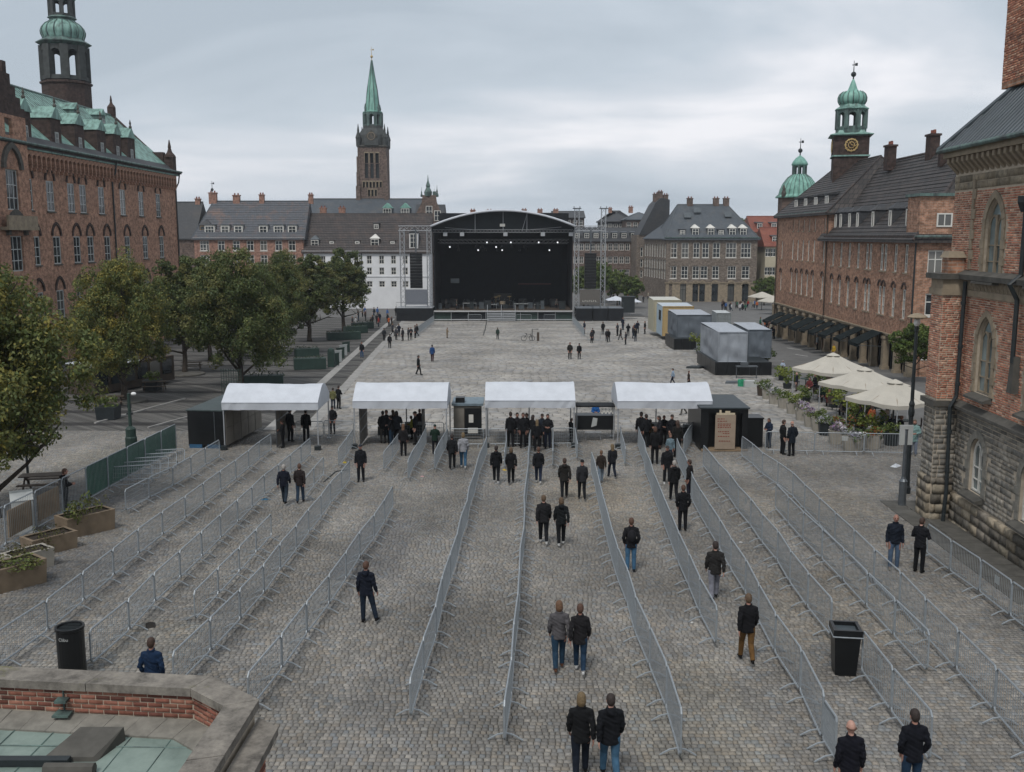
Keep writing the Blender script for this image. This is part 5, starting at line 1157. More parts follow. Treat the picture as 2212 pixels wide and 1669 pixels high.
def make_tree(seed, H, Rc, z0, pal, nclus=190, per=75, leaf=0.16, trunk=0.22):
    """Trunk with limbs and a crown of leaf clumps of unequal size."""
    rnd = random.Random(seed); tb = MB(); ends = []
    top = z0 + (H - z0) * 0.35
    tb.tube([(0, 0, -0.3), (0.02, 0.03, 0.4), (0.05, -0.04, z0 * 0.7), (0, 0.06, top)], [trunk * 1.35, trunk, trunk * 0.85, trunk * 0.5], 9)
    nl = 11
    for k in range(nl):
        a = 2.4 * k + rnd.uniform(-.4, .4); zs = z0 * 0.75 + (top - z0 * 0.75) * (k / nl); el = rnd.uniform(0.25, 1.1) if k < nl - 2 else 1.3
        ln = Rc * rnd.uniform(0.65, 0.95) if el < 0.9 else (H - zs) * 0.8
        e_ = Vector((math.cos(a) * math.cos(el) * ln, math.sin(a) * math.cos(el) * ln, zs + math.sin(el) * ln)); m0 = Vector((e_.x * 0.5, e_.y * 0.5, zs + (e_.z - zs) * 0.42))
        tb.tube([(0, 0, zs), m0, e_], [trunk * 0.42, trunk * 0.25, 0.03], 6)
        for j in range(4):
            b_ = m0.lerp(e_, rnd.uniform(0, 0.8)); f_ = b_ + Vector((rnd.uniform(-1, 1), rnd.uniform(-1, 1), rnd.uniform(-0.2, 1))) * Rc * 0.32
            tb.tube([b_, f_], [trunk * 0.16, 0.015], 4)
    zc_ = (H + z0) / 2; hz = (H - z0) / 2; C = []; Rr = []
    lobes = []
    for k in range(11):
        a = k * 2.39996 + rnd.uniform(-.3, .3); zz = -0.75 + 1.55 * (k + .5) / 11; rr = math.sqrt(max(.05, 1 - zz * zz)) * rnd.uniform(.5, .74); lobes.append((rr * math.cos(a), rr * math.sin(a), zz * .78, rnd.uniform(.30, .46)))
    while len(C) < nclus * .72:
        L_ = lobes[rnd.randrange(11)]; d = np.array([rnd.gauss(0, 1) for _ in range(3)]); d /= np.linalg.norm(d); p = d * L_[3] * rnd.uniform(.35, 1) ** .5 + np.array(L_[:3])
        w = 1 - .5 * max(0, p[2]) ** 1.4
        C.append((p[0] * Rc * w, p[1] * Rc * w, zc_ + p[2] * hz)); Rr.append(Rc * rnd.uniform(0.09, 0.18))
    while len(C) < nclus:
        d = np.array([rnd.gauss(0, 1) for _ in range(3)]); d /= np.linalg.norm(d); r_ = rnd.uniform(0.2, 0.85) ** 0.55
        az = math.atan2(d[1], d[0]); lob = 0.84 + 0.16 * math.sin(3 * az + seed) + 0.09 * math.sin(5 * az + 2 * seed + d[2] * 3)
        p = d * r_ * lob; zz = p[2]; w = 1.0 if zz < 0 else 1 - 0.5 * zz ** 1.4
        C.append((p[0] * Rc * w, p[1] * Rc * w, zc_ + zz * hz)); Rr.append(Rc * rnd.uniform(0.10, 0.24))
    return tb.mesh('trunk', M['bark'], smooth=True), leaf_mesh('crown', np.array(C), np.array(Rr), per, leaf, pal, seed)
TREES = {}
def tree(name, label, loc, H, Rc, kind, rz=0.0, sx=1.0, sz=1.0, group=None):
    t = thing(name, label, 'tree', loc, rz, group); a, b = TREES[kind]
    inst('trunk', a, t, scale=(sx, sx, sz)); inst('crown', b, t, scale=(sx, sx, sz)); return t
TREES['big'] = make_tree(3, 10.4, 4.7, 1.1, PAL_TREE, 520, 140, 0.095, 0.30)
TREES['aut'] = make_tree(11, 10.4, 4.2, 1.2, PAL_AUT, 520, 150, 0.085, 0.28)
TREES['slim'] = make_tree(23, 10.6, 3.2, 2.0, PAL_TREE, 380, 110, 0.11, 0.24)
TREES['small'] = make_tree(31, 5.2, 2.0, 1.3, PAL_FRESH, 130, 70, 0.10, 0.1)
TREES['far'] = make_tree(47, 9.0, 3.6, 2.0, PAL_FRESH, 110, 60, 0.26, 0.2)
def gp(px, py): return on_ground(px, py)
tree('street_tree', 'large near tree with olive and yellowing leaves cut by the left edge', gp(-14, 1120), 0, 0, 'aut', 0.6, .9, 1.0, 'trees along the left of the square')
tree('street_tree', 'golden-green tree second from the left edge, in front of the town hall', gp(270, 868), 0, 0, 'aut', 2.4, .84, 1.04, 'trees along the left of the square')
tree('street_tree', 'small dark tree half hidden between the second tree and the broad one', gp(400, 808), 0, 0, 'slim', 1.0, 1.0, 1.0, 'trees along the left of the square')
tree('street_tree', 'broad dark green tree standing behind the first white tent', gp(520, 838), 0, 0, 'big', 0.3, .9, 1.06, 'trees along the left of the square')
tree('street_tree', 'tree behind the broad one, crown against the red brick house', gp(600, 768), 0, 0, 'big', 2.2, .86, 1.08, 'trees along the left of the square')
tree('street_tree', 'green tree above the dark hedge boxes, crown against the white house', gp(669, 738), 0, 0, 'slim', 2.0, 1.25, 1.05, 'trees along the left of the square')
tree('street_tree', 'slender tree nearest the stage standing in front of the white house', gp(743, 716), 0, 0, 'slim', 3.6, 1.2, 1.15, 'trees along the left of the square')
tree('street_tree', 'dark tree in the shade between town hall and broad tree', gp(455, 780), 0, 0, 'slim', 4.4, 1.0, 1.0, 'trees along the left of the square')
tree('small_tree', 'small leafy tree beside the lamp post in front of the end wall', gp(1972, 826), 0, 0, 'small', 0.5, 1.1, 1.0)
for k, (px_, Yf, s, lb) in enumerate(((1262, 212, 0.95, 'far green tree just right of the stage tower'), (1300, 222, 1.05, 'far tree behind the right truss tower'), (1335, 214, 0.9, 'far tree with white posts below it left of stone house'), (1366, 205, 0.8, 'bright green far tree close to the steep-roofed house'), (1282, 235, 1.1, 'far darker tree behind the others by the mansard block'))):
    tree('far_tree', lb, (xat(px_, Yf), Yf, gz(Yf)), 0, 0, 'far', k * 1.3, s, s, 'far trees right of the stage')
tree('hill_tree', 'distant rounded tree top above the red tiled roof', (xat(1610, 300, 470), 300, 3.0), 0, 0, 'far', 0.4, 1.5, 1.45)
tree('hill_tree', 'distant tree top right of the rounded one, beside the dome tower', (xat(1668, 320, 470), 320, 4.0), 0, 0, 'far', 2.2, 1.2, 1.3)
for k, (px_, py_) in enumerate(((1650, 660), (1664, 655))):
    tree('street_shrub', ('green shrub at the corner of the stone office', 'green shrub against the cream house')[k], gp(px_, py_), 0, 0, 'small', k, 1.3, 1.2)
def bush_mesh(seed, r, h, pal, n=14, per=28, leaf=0.06, flowers=None):
    rg_ = np.random.default_rng(seed); C = np.stack([rg_.uniform(-r, r, n), rg_.uniform(-r, r, n), rg_.uniform(0.05, h, n)], 1)
    return leaf_mesh('foliage', C, np.full(n, r * 0.45), per, leaf, list(pal) + (list(flowers) if flowers else []), seed)
BUSH = [bush_mesh(1, .38, .5, PAL_FRESH), bush_mesh(2, .38, .45, PAL_FRESH, flowers=('#c9c7c4', '#b9b4c8')), bush_mesh(3, .38, .5, PAL_FRESH, flowers=('#a58db8', '#b67d95', '#d0c9d0')), bush_mesh(4, .42, .7, ('#66722f', '#7a7f38', '#54632c')), bush_mesh(5, .36, .42, PAL_FRESH, flowers=('#b0402c', '#c25a35'))]
# ================================================================ STAGE
YST = 170.0; gzs = gz(YST)
def SX(px): return xat(px, YST, 600)
def SZ(py): return zat(py, YST)
st = thing('concert_stage', 'large black concert stage with arched white-edged roof at the end of the square', 'stage', (SX(1087), YST, 0))
so = SX(1087); x0, x1 = SX(937) - so, SX(1237) - so; zd = SZ(671); ztop = SZ(501); zev = SZ(491); zap = SZ(457)
DEP = 14.0
m_ = MB(); m_.mm((x0, 0.2, zd - 0.25), (x1, DEP, zd)); m_.build('deck', M['wood_dark'], st)
m_ = MB(); m_.mm((x0, -1.0, zd - 0.22), (x1, 0.199, zd - 0.03)); m_.build('apron', M['kerb'], st)
for k in range(8):
    w = (x1 - x0) / 8; m_ = MB(); m_.mm((x0 + w * k + 0.04, -0.55, gz(169) - 0.3), (x0 + w * (k + 1) - 0.04, -0.45, zd - 0.3)); m_.build('skirt_panel', M['black'] if k in (1, 2, 6) else M['green_paint'], st)
m_ = MB()
for k in range(9): x = x0 + (x1 - x0) * k / 8; m_.tube([(x, -0.8, gzs - 0.2), (x, -0.8, zd - 0.2)], 0.05, 5)
m_.tube([(x0, -0.9, gzs + 0.25), (x1, -0.9, gzs + 0.25)], 0.05, 5); m_.tube([(x0, -1.02, zd - 0.1), (x1, -1.02, zd - 0.1)], 0.06, 5); m_.build('skirt_frame', M['alu'], st)
stairs = MB()
for k in range(6): stairs.mm((SX(1053) - so, -2.4 + k * 0.28, gzs - 0.1 + k * 0.27), (SX(1113) - so, -2.1 + k * 0.28, gzs + 0.17 + k * 0.27 - 0.12))
stairs.build('stairs', M['alu'], st)
m_ = MB()
for q in (1053, 1083, 1113): m_.tube([(SX(q) - so, -2.4, gzs), (SX(q) - so, -2.4, gzs + 1.0), (SX(q) - so, -0.9, zd + 1.0), (SX(q) - so, -0.9, zd)], 0.04, 5)
m_.build('handrail', M['alu'], st)
# black cloth box: back, sides, ceiling
m_ = MB(); m_.mm((x0, DEP - 0.2, zd), (x1, DEP, zap)); m_.mm((x0, 0.6, zd), (x0 + 0.15, DEP - .2, ztop)); m_.mm((x1 - 0.15, 0.6, zd), (x1, DEP - .2, ztop)); m_.build('backdrop', M['black'], st)
pts = []; n = 20
for i in range(n + 1):
    t_ = i / n; x = x0 - 0.3 + (x1 - x0 + 0.6) * t_; pts.append((x, zev + (zap - zev) * (1 - (2 * t_ - 1) ** 2)))
m_ = MB()
for i in range(n):
    (xa, za), (xb, zb) = pts[i], pts[i + 1]
    m_.prism([(xa, -1.6, za), (xb, -1.6, zb), (xb, -1.6, zb + 0.14), (xa, -1.6, za + 0.14)], (0, DEP + 1.4, 0))
m_.build('roof_skin', M['black'], st)
m_ = MB(); m_.tube([(x, -1.65, z + 0.1) for x, z in pts], 0.2, 6); m_.build('roof_edge', M['tent'], st, smooth=True)
m_ = MB(); m_.prism([(pts[0][0], 0.3, ztop)] + [(x, 0.3, z) for x, z in pts] + [(pts[-1][0], 0.3, ztop)], (0, 0.12, 0)); m_.build('fascia_cloth', M['fascia'] if 'fascia' in M else plain('fascia_cloth', '#23282b', 0.85, var=0.2, scale=0.8), st)
def truss(mb, a, b, s=0.5, r=0.05, up=Vector((0, 0, 1)), step=None):
    a, b = Vector(a), Vector(b); d = b - a; Ln = d.length; d.normalize(); u = d.cross(up if abs(d.dot(up)) < .9 else Vector((0, 1, 0))).normalized(); v = d.cross(u)
    cr = [u * s / 2 + v * s / 2, -u * s / 2 + v * s / 2, -u * s / 2 - v * s / 2, u * s / 2 - v * s / 2]
    for c in cr: mb.tube([a + c, b + c], r, 4, False)
    n = max(1, int(Ln / (step or s * 1.3)))
    for k in range(n):
        p, q = a + d * Ln * k / n, a + d * Ln * (k + 1) / n
        for i in range(4): mb.tube([p + cr[i], q + cr[(i + 1) % 4]] if k % 2 else [p + cr[(i + 1) % 4], q + cr[i]], r * 0.6, 3, False)
m_ = MB(); truss(m_, (x0, 0.0, ztop + 0.1), (x1, 0.0, ztop + 0.1), 0.45, 0.035); truss(m_, (x0 + .5, 4, ztop - 1.6), (x1 - .5, 4, ztop - 1.6), 0.6, 0.04); truss(m_, (x0 + .5, 8, ztop - 1.8), (x1 - .5, 8, ztop - 1.8), 0.6, 0.04)
for t_ in (0.3, 0.5, 0.67):
    x = x0 + (x1 - x0) * t_; zt_ = zev + (zap - zev) * (1 - (2 * t_ - 1) ** 2); m_.tube([(x, -0.1, ztop), (x, -0.1, zt_)], 0.06, 5)
m_.tube([(x0 + (x1 - x0) * .67, -.1, zev + 2.2), (x0 + (x1 - x0) * .635, -.1, ztop + .1)], 0.05, 4); m_.tube([(x0 + 2, -.1, zev - .1), (x0 + (x1 - x0) * .3, -.1, ztop + .3)], 0.04, 4); m_.tube([(x1 - 2, -.1, zev), (x0 + (x1 - x0) * .68, -.1, ztop + .3)], 0.04, 4)
m_.build('lighting_truss', M['alu'], st)
lamp = MB(); lamp.lathe((0, 0, -0.5), [(0.2, 0), (0.24, 0.1), (0.2, 0.42), (0.06, 0.5)], 8); lme = lamp.mesh('stage_lamp', M['black_gloss']); lens = MB(); lens.ell((0, -0.16, -0.34), (0.15, 0.1, 0.15), 8, 6); lnm = lens.mesh('lamp_lens', M['led'])
lpos = [(q, 3.7, -1.5, True) for q in (1051, 1103.5, 1164.5, 1206)] + [(q, 4.2, -2.3, k % 4 == 0) for k, q in enumerate((969, 986, 1026, 1040, 1071, 1083, 1106, 1133))] + [(q, 7.8, -2.9, k % 3 == 1) for k, q in enumerate((986, 1030, 1046, 1073, 1084, 1123, 1140, 1190))]
for q, y, dz, lit in lpos:
    o = inst('stage_lamp', lme, st, (SX(q) - so, y, ztop + dz))
    if lit: inst('lamp_lens', lnm, o)
m_ = MB()
for q in (963, 999, 1092, 1172, 1232): m_.mm((SX(q) - so - .35, -.5, ztop - .75), (SX(q) - so + .35, -.1, ztop - .15))
m_.build('floodlight', M['alu'], st)
m_ = MB(); m_.mm((SX(1080) - so, -0.3, SZ(490)), (SX(1091) - so, -0.1, SZ(484))); m_.build('roof_sign', M['paint_white'], st)
def tagged(mb, name, mat, label, cat, group=None, loc=(0, 0, 0), rz=0.0, smooth=False):
    return tag(mb.build(name, mat, None, smooth, loc, rz), label, cat, group)
# side towers
for k, (pxs, top, lb) in enumerate((((870, 928), 494, 'pair of aluminium truss towers carrying the left loudspeaker column'), ((1245, 1302), 450, 'pair of tall aluminium truss towers carrying the right loudspeaker column'))):
    t = thing('truss_tower', lb, 'truss tower', (0, YST, 0)); 
    for q in pxs:
        m_ = MB(); truss(m_, (SX(q), 0, gzs), (SX(q), 0, SZ(top)), 0.75, 0.055, step=0.9); m_.build('mast', M['alu'], t)
    m_ = MB(); truss(m_, (SX(pxs[0]) - .6, 0.0, SZ(494)), (SX(pxs[1]) + .4, 0.0, SZ(494)), 0.8, 0.055, step=0.9); m_.build('cross_beam', M['alu'], t)
    if k:
        for q in pxs: m_ = MB(); m_.mm((SX(q) - .7, -.5, SZ(452)), (SX(q) + .7, .5, SZ(450))); m_.tube([(SX(q) - .5, 0, SZ(452)), (SX(q) - .5, 0, SZ(446))], 0.06, 4); m_.tube([(SX(q) + .5, 0, SZ(452)), (SX(q) + .5, 0, SZ(446))], 0.06, 4); m_.build('head_block', M['steel_dark'], t)
for k, (pa, pb) in enumerate(((887, 913), (1262, 1287))):
    t = thing('line_array', ('black hanging loudspeaker column left of the stage', 'black hanging loudspeaker column right of the stage')[k], 'loudspeaker', (SX((pa + pb) / 2), YST - .6, 0)); w = SX(pb) - SX(pa); zt_, zb_ = SZ(547), SZ(623); nb_ = 12
    for j in range(nb_):
        z = zt_ + (zb_ - zt_) * (j + .5) / nb_; m_ = MB(); m_.box((0, 0.2 * (j / nb_) ** 2, z), (w, 0.8, abs(zt_ - zb_) / nb_ * 0.93)); m_.build('speaker_box', M['black_gloss'], t)
    m_ = MB(); m_.mm((-.12, -.1, zt_), (.12, .1, SZ(497))); m_.build('hoist_chain', M['steel_dark'], t)
for k, (pa, pb, lb, mt) in enumerate(((877, 923, 'plain grey banner below the left loudspeaker column', '#6d7178'), (1252, 1296, 'grey-brown banner below the right loudspeaker column', '#5e5b57'))):
    t = MB(); t.mm((SX(pa), YST - .9, SZ(658)), (SX(pb), YST - .75, SZ(626))); o = tagged(t, 'stage_banner', cloth(mt), lb, 'banner')
    f = MB(); f.tube([(SX(pa), YST - .7, SZ(660)), (SX(pa), YST - .7, SZ(625)), (SX(pb), YST - .7, SZ(625)), (SX(pb), YST - .7, SZ(660))], 0.06, 4); f.build('banner_frame', M['alu'], o)
    if k == 1:
        f = MB(); q0 = SX(pa) + .5
        for j in range(7):
            x = q0 + j * 0.36; f.mm((x, YST - .93, SZ(652)), (x + .08, YST - .902, SZ(648.5)))
            if j % 2: f.mm((x, YST - .93, SZ(649)), (x + .24, YST - .902, SZ(648.5)))
            else: f.mm((x, YST - .93, SZ(652)), (x + .24, YST - .902, SZ(651.4)))
        f.build('banner_lettering', M['paint_white'], o)
for lb, pa, pb, py_ in (('black side riser left of the stage', 857, 935, 665), ('black side box next to the stage on its right', 1244, 1279, 666), ('black side box in the middle right of the stage', 1281, 1312, 666), ('black side box farthest right of the stage', 1314, 1346, 666)):
    m_ = MB(); m_.mm((SX(pa), YST - 1.5, gzs - .1), (SX(pb), YST + 3, SZ(py_))); o = tagged(m_, 'stage_riser', M['black'], lb, 'riser')
    f = MB(); f.mm((SX(pa) - .03, YST - 1.55, SZ(py_)), (SX(pb) + .03, YST + 3, SZ(py_) + .08)); f.build('riser_top', M['steel_dark'] if pa > 1000 else M['alu'], o)
    f = MB(); f.tube([(SX(pa), YST - 1.5, SZ(py_)), (SX(pa), YST - 1.5, SZ(py_) + 1.0), (SX(pb), YST - 1.5, SZ(py_) + 1.0), (SX(pb), YST - 1.5, SZ(py_))], 0.03, 4); f.build('guard_rail', M['steel_dark'], o)
# gear on the stage
def table(px_a, px_b, lb, h=1.0, y=4):
    t = thing('gear_table', lb, 'table', (SX((px_a + px_b) / 2), YST + y, zd)); w = SX(px_b) - SX(px_a); m_ = MB(); m_.mm((-w / 2, -.4, h - .06), (w / 2, .4, h)); m_.build('table_top', M['paint_grey'], t)
    for sx_ in (-1, 1): m_ = MB(); m_.tube([(sx_ * w / 2 * .95, 0, 0), (sx_ * w / 2 * .95, 0, h - .06)], 0.05, 5); m_.build('leg', M['alu'], t)
    m_ = MB()
    for j in range(4): m_.box((-w / 2 + w * (j + .5) / 4, 0, h + .12), (w / 7, .3, .2 + .1 * (j % 2)))
    m_.build('mixer', M['black_gloss'], t)
table(997, 1027, 'pale equipment table on stage left'); table(1052, 1072, 'equipment table left of the drum riser', .8); table(1110, 1142, 'equipment table right of the drum riser', .9); table(1155, 1175, 'equipment table on stage right', .8)
def drumkit():
    t = thing('drum_kit', 'drum kit with shiny cymbals in the middle of the stage', 'drum kit', (SX(1085), YST + 6, zd)); m_ = MB(); m_.mm((-2.2, -1.6, 0), (2.2, 1.6, .5)); m_.build('drum_riser', M['black'], t)
    for (x, y, z, r_, h) in ((0, -.6, .95, .5, .5), (-.8, -.2, 1.3, .28, .3), (.8, -.2, 1.3, .28, .3), (1.3, .2, 1.0, .35, .5)): m_ = MB(); m_.lathe((x, y, z - h / 2), [(r_, 0), (r_, h)], 12); m_.build('drum', M['stone_tan'] if r_ > .45 else M['black_gloss'], t)
    for (x, z) in ((-1.2, 1.9), (1.2, 2.0), (-.6, 2.1)): m_ = MB(); m_.lathe((x, 0, z), [(.4, 0), (.1, .05), (.02, .06)], 12); m_.tube([(x, 0, .5), (x, 0, z)], .02, 4); m_.build('cymbal', M['gold'], t)
    m_ = MB(); m_.mm((-1.6, 1.8, 0.3), (1.6, 2.4, 2.4)); m_.build('amplifier', M['black_gloss'], t)
drumkit()
_rs = random.Random(4)
for k in range(16):
    q_ = 950 + k * 17.5 + _rs.uniform(-5, 5); w_, h__ = _rs.uniform(.5, 1.1), _rs.uniform(.5, 1.7); m_ = MB(); m_.mm((-w_ / 2, -.35, 0), (w_ / 2, .35, h__)); m_.mm((-w_ / 2 - .02, -.37, h__ * .6), (w_ / 2 + .02, .37, h__ * .6 + .04)); m_.mm((-w_ / 2 - .02, -.37, h__ - .04), (w_ / 2 + .02, .37, h__ + .02))
    tag(m_.build('flight_case', _rs.choice([M['black_gloss'], M['lead'], M['iron'], M['steel_dark']]), None, False, (SX(q_), YST + _rs.uniform(2.5, 9), zd)), 'equipment case on the stage floor, %s from the left' % ORD[k], 'equipment case', 'equipment cases on the stage')
for px_, lb in ((975, 'black wedge amplifier at far left of the stage'), (1130, 'black amplifier stack right of the drums'), (1200, 'dark amplifier at the right side of the stage')):
    m_ = MB(); m_.mm((-.7, -.5, 0), (.7, .5, 1.5)); o = tagged(m_, 'amplifier', M['black_gloss'], lb, 'amplifier', loc=(SX(px_), YST + 7, zd)); f = MB()
    f.lathe((0, 0, 0), [(.4, 0), (.36, .05)], 12); g_ = f.build('speaker_cone', M['iron'], o); g_.rotation_euler = (R(90), 0, 0); g_.location = (0, -.5, .7)
m_ = MB(); m_.mm((-.75, -.1, 0), (.75, .1, .8)); tagged(m_, 'monitor_screen', M['lead'], 'small pale tilted screen hanging at stage left', 'screen', loc=(SX(979), YST + 5, SZ(615)))
for k in range(9):
    px_ = 1000 + k * 22; m_ = MB(); m_.tube([(0, 0, 0), (0, 0, 1.55), (.15, -.35, 1.75)], .025, 5); m_.lathe((0, 0, 0), [(.16, 0), (.14, .04)], 8); m_.ell((.15, -.37, 1.76), (.05, .08, .05), 6, 4)
    tag(m_.build('microphone_stand', M['steel_dark'], None, False, (SX(px_), YST + 2.2 + (k % 3) * .7, zd)), 'slim microphone stand, %s from the left on the stage' % ORD[k], 'microphone stand', 'microphone stands on the stage')
for px_, py_ in ((1165, 622),):
    m_ = MB(); m_.mm((-3, -.2, 0), (3, .2, .2)); tagged(m_, 'light_bar', plain('red_bar', '#4a2328', .6), 'dim red light bar at the back of the stage', 'light bar', loc=(SX(1158), YST + 11, SZ(622)))
# ================================================================ ENTRANCE TENTS
def tent(px_a, px_b, py_base, lb, legs=(True, True), rot=0.0):
    a, b = gp(px_a, py_base), gp(px_b, py_base); w = (b.x - a.x); t = thing('entrance_tent', lb, 'tent', ((a.x + b.x) / 2, a.y, a.z), rot, 'white entrance tents in a row')
    D, he, hr = 3.2, 2.55, 3.30; n = 18; rnd = random.Random(px_a)
    mb = MB(); P = []
    prof = [(-0.02, he - .42), (-0.06, he - .02), (0.42, he + .28), (D * .36, hr - .06), (D * .5, hr), (D * .64, hr - .06), (D - .42, he + .28), (D + .06, he - .02), (D + .02, he - .42)]
    for i in range(n + 1):
        u = i / n; x = -w / 2 + w * u; end = .1 if i in (0, n) else 0
        for j, (y, z) in enumerate(prof):
            sag = (-.05 * math.sin(math.pi * u) + .02 * math.sin(7 * u + px_a)) * (1 if 2 <= j <= 6 else .4) + rnd.uniform(-.014, .014)
            yw = rnd.uniform(-.03, .03) if j in (0, 8) else 0
            P.append((x, y + yw, z + sag))
    m = len(prof); F = [(i * m + j, (i + 1) * m + j, (i + 1) * m + j + 1, i * m + j + 1) for i in range(n) for j in range(m - 1)]
    mb.add(P, F)
    for i in (0, n):                       # gable ends
        f = [i * m + j for j in range(m)]; mb.f.append(tuple(f[::-1] if i else f)); mb.mi.append(0)
    o = mb.build('canopy', M['tent'], t, smooth=False)
    md = o.modifiers.new('cloth_thickness', 'SOLIDIFY'); md.thickness = 0.02
    sm_ = MB()
    sm_.tube([(-w / 2, -.07, he - .03), (w / 2, -.07, he - .03)], .014, 4); sm_.build('valance_seam', M['tent'], t)
    for x in (-w / 2 + .06, w / 2 - .06):
        b2_ = MB(); b2_.box((x, -.12, .1), (.3, .3, .26)); b2_.build('ballast_weight', M['iron'], t)
    for k, (x, y) in enumerate(((-w / 2 + .06, .06), (w / 2 - .06, .06), (w / 2 - .06, D - .06), (-w / 2 + .06, D - .06), (0, D * .96))):
        l = MB(); l.tube([(x, y, -.12), (x, y, he)], .035, 6); l.box((x, y, 0), (.2, .2, .02)); l.build('pole', M['alu'], t)
    l = MB()
    for y in (.06, D - .06): l.tube([(-w / 2, y, he - .05), (w / 2, y, he - .05)], .025, 5)
    for x in (-w / 2 + .06, w / 2 - .06): l.tube([(x, 0, he - .05), (x, D, he - .05)], .025, 5); l.tube([(x, 0, he - .05), (x, D / 2, hr - .06), (x, D, he - .05)], .025, 5)
    l.build('roof_frame', M['alu'], t); return t
tents = [tent(483, 690, 972, 'leftmost white entrance tent, beside the black container'), tent(764, 967, 968, 'second white entrance tent from the left, mesh panel at its side'), tent(1048, 1242, 966, 'third white entrance tent from the left, group waiting inside'), tent(1332, 1536, 968, 'rightmost white entrance tent, beside the black kiosk')]
def side_panel(tidx, x, y0, y1, lb, z0=0.05, h=2.1):
    t = tents[tidx]; L = y1 - y0; o = thing('mesh_panel', lb, 'panel', (t.location.x + x, t.location.y + y0, gz(t.location.y + y0))); m_ = MB(); nn = 4; mm_ = 3
    f = MB(); 
    for i in range(nn + 1): f.tube([(0, L * i / nn, z0), (0, L * i / nn, z0 + h)], .02, 4)
    for j in range(mm_ + 1): f.tube([(0, 0, z0 + h * j / mm_), (0, L, z0 + h * j / mm_)], .02, 4)
    f.build('panel_frame', M['steel_dark'], o)
    for i in range(nn):
        for j in range(mm_): p = MB(); p.mm((-.012, L * i / nn + .03, z0 + h * j / mm_ + .03), (.012, L * (i + 1) / nn - .03, z0 + h * (j + 1) / mm_ - .03)); p.build('panel_sheet', M['panel_board'], o)
side_panel(0, 0.2, .4, 3.4, 'grey sheet panel wall in the leftmost tent'); side_panel(1, -2.2, .3, 3.0, 'grey sheet panel wall at the left side of the second tent'); side_panel(1, 1.0, 1.6, 3.3, 'grey sheet panel deep inside the second tent'); side_panel(3, 2.1, .4, 3.2, 'grey sheet panel wall between rightmost tent and kiosk')
# black container left of the first tent
def cuboid(name, lb, cat, pts, h, mats, top=None, zoff=0):
    """pts: near-left, near-right, far-right ground points."""
    pass
a, b = gp(408, 968), gp(484, 958); dv = Vector((b.x - a.x, b.y - a.y, 0)); ang = math.atan2(dv.y, dv.x) 
kc = thing('black_container', 'long low black container left of the first tent with panelled side', 'container', a, -0.1); W, Dp, Hh = 2.05, 5.4, 2.0
m_ = MB(); m_.mm((0, 0, .12), (W, Dp, Hh)); m_.build('shell', M['black_gloss'], kc)
m_ = MB(); m_.mm((-.05, -.05, Hh), (W + .05, Dp + .05, Hh + .06)); m_.build('lid', plain('container_lid', '#3a4444', .6), kc)
for k in range(5):
    for j in range(2): m_ = MB(); m_.mm((W + .002, Dp * k / 5 + .04, .15 + j * .95), (W + .03, Dp * (k + 1) / 5 - .04, .15 + (j + 1) * .93)); m_.build('side_panel', M['panel_board'], kc)
for k in range(2): m_ = MB(); m_.mm((.05 + k * 1.0, -.03, .0), (.75 + k * 1.0, -.002, .2)); m_.build('blue_base', plain('blue_base', '#274e6b', .6), kc)
m_ = MB(); m_.mm((1.45, -.012, .2), (1.48, -.002, Hh - .05)); m_.build('door_seam', M['steel_dark'], kc)
# kiosk right of tent 4 with notice board
a = gp(1512, 975); kk = thing('black_kiosk', 'black box kiosk with a cardboard notice right of the last tent', 'kiosk', a, -0.02); W, Dp, Hh = 2.45, 4.2, 2.25
m_ = MB(); m_.mm((0, .02, .12), (.42, Dp, Hh)); m_.mm((.42, .6, .12), (W, Dp, Hh)); m_.mm((.42, .02, Hh - .22), (W, .6, Hh)); m_.mm((W - .3, .02, .12), (W, .6, Hh - .22)); m_.build('shell', M['black_gloss'], kk)
m_ = MB(); m_.mm((-.06, -.1, Hh), (W + .06, Dp + .06, Hh + .07)); m_.build('lid', plain('kiosk_lid', '#2c3438', .55), kk)
m_ = MB(); m_.mm((.05, -.15, .02), (W, .5, .12)); m_.build('step', M['wood'], kk)
nb_ = thing('notice_board', 'tan cardboard notice with lines of writing on the black kiosk', 'notice', (a.x + .72, a.y - .2, a.z)); m_ = MB(); m_.mm((0, 0, .15), (1.05, .05, 1.95)); m_.build('board', plain('cardboard', '#8f8070', .85, var=.1), nb_)
tx_ = MB()
for k, (z, w, x_) in enumerate(((1.72, .35, .1), (1.6, .5, .1), (1.45, .7, .12), (1.36, .6, .12), (1.27, .65, .12), (1.05, .5, .15), (.95, .3, .4), (.8, .6, .15), (.55, .55, .2))):
    x = x_
    while x < x_ + w: l_ = random.uniform(.05, .14); tx_.mm((x, -.004, z), (x + l_, -.0005, z + .045)); x += l_ + .035
tx_.build('lettering', plain('ink_red', '#7a3a30', .8), nb_)
m_ = MB(); m_.mm((.05, .0, 1.955), (1.0, .05, 2.05)); m_.mm((.2, 0, 2.05), (.3, .05, 2.2)); m_.mm((.5, 0, 2.05), (.75, .05, 2.15)); m_.build('torn_edge', plain('cardboard_edge', '#b5a890', .85), nb_)
cb2 = gp(1630, 968); m_ = MB(); m_.box((0, .6, .8), (.85, 1.1, 1.5)); m_.box((0, .6, 1.58), (.92, 1.16, .07)); tagged(m_, 'black_cabinet', M['black_gloss'], 'narrow black cabinet right of the kiosk', 'cabinet', loc=cb2)
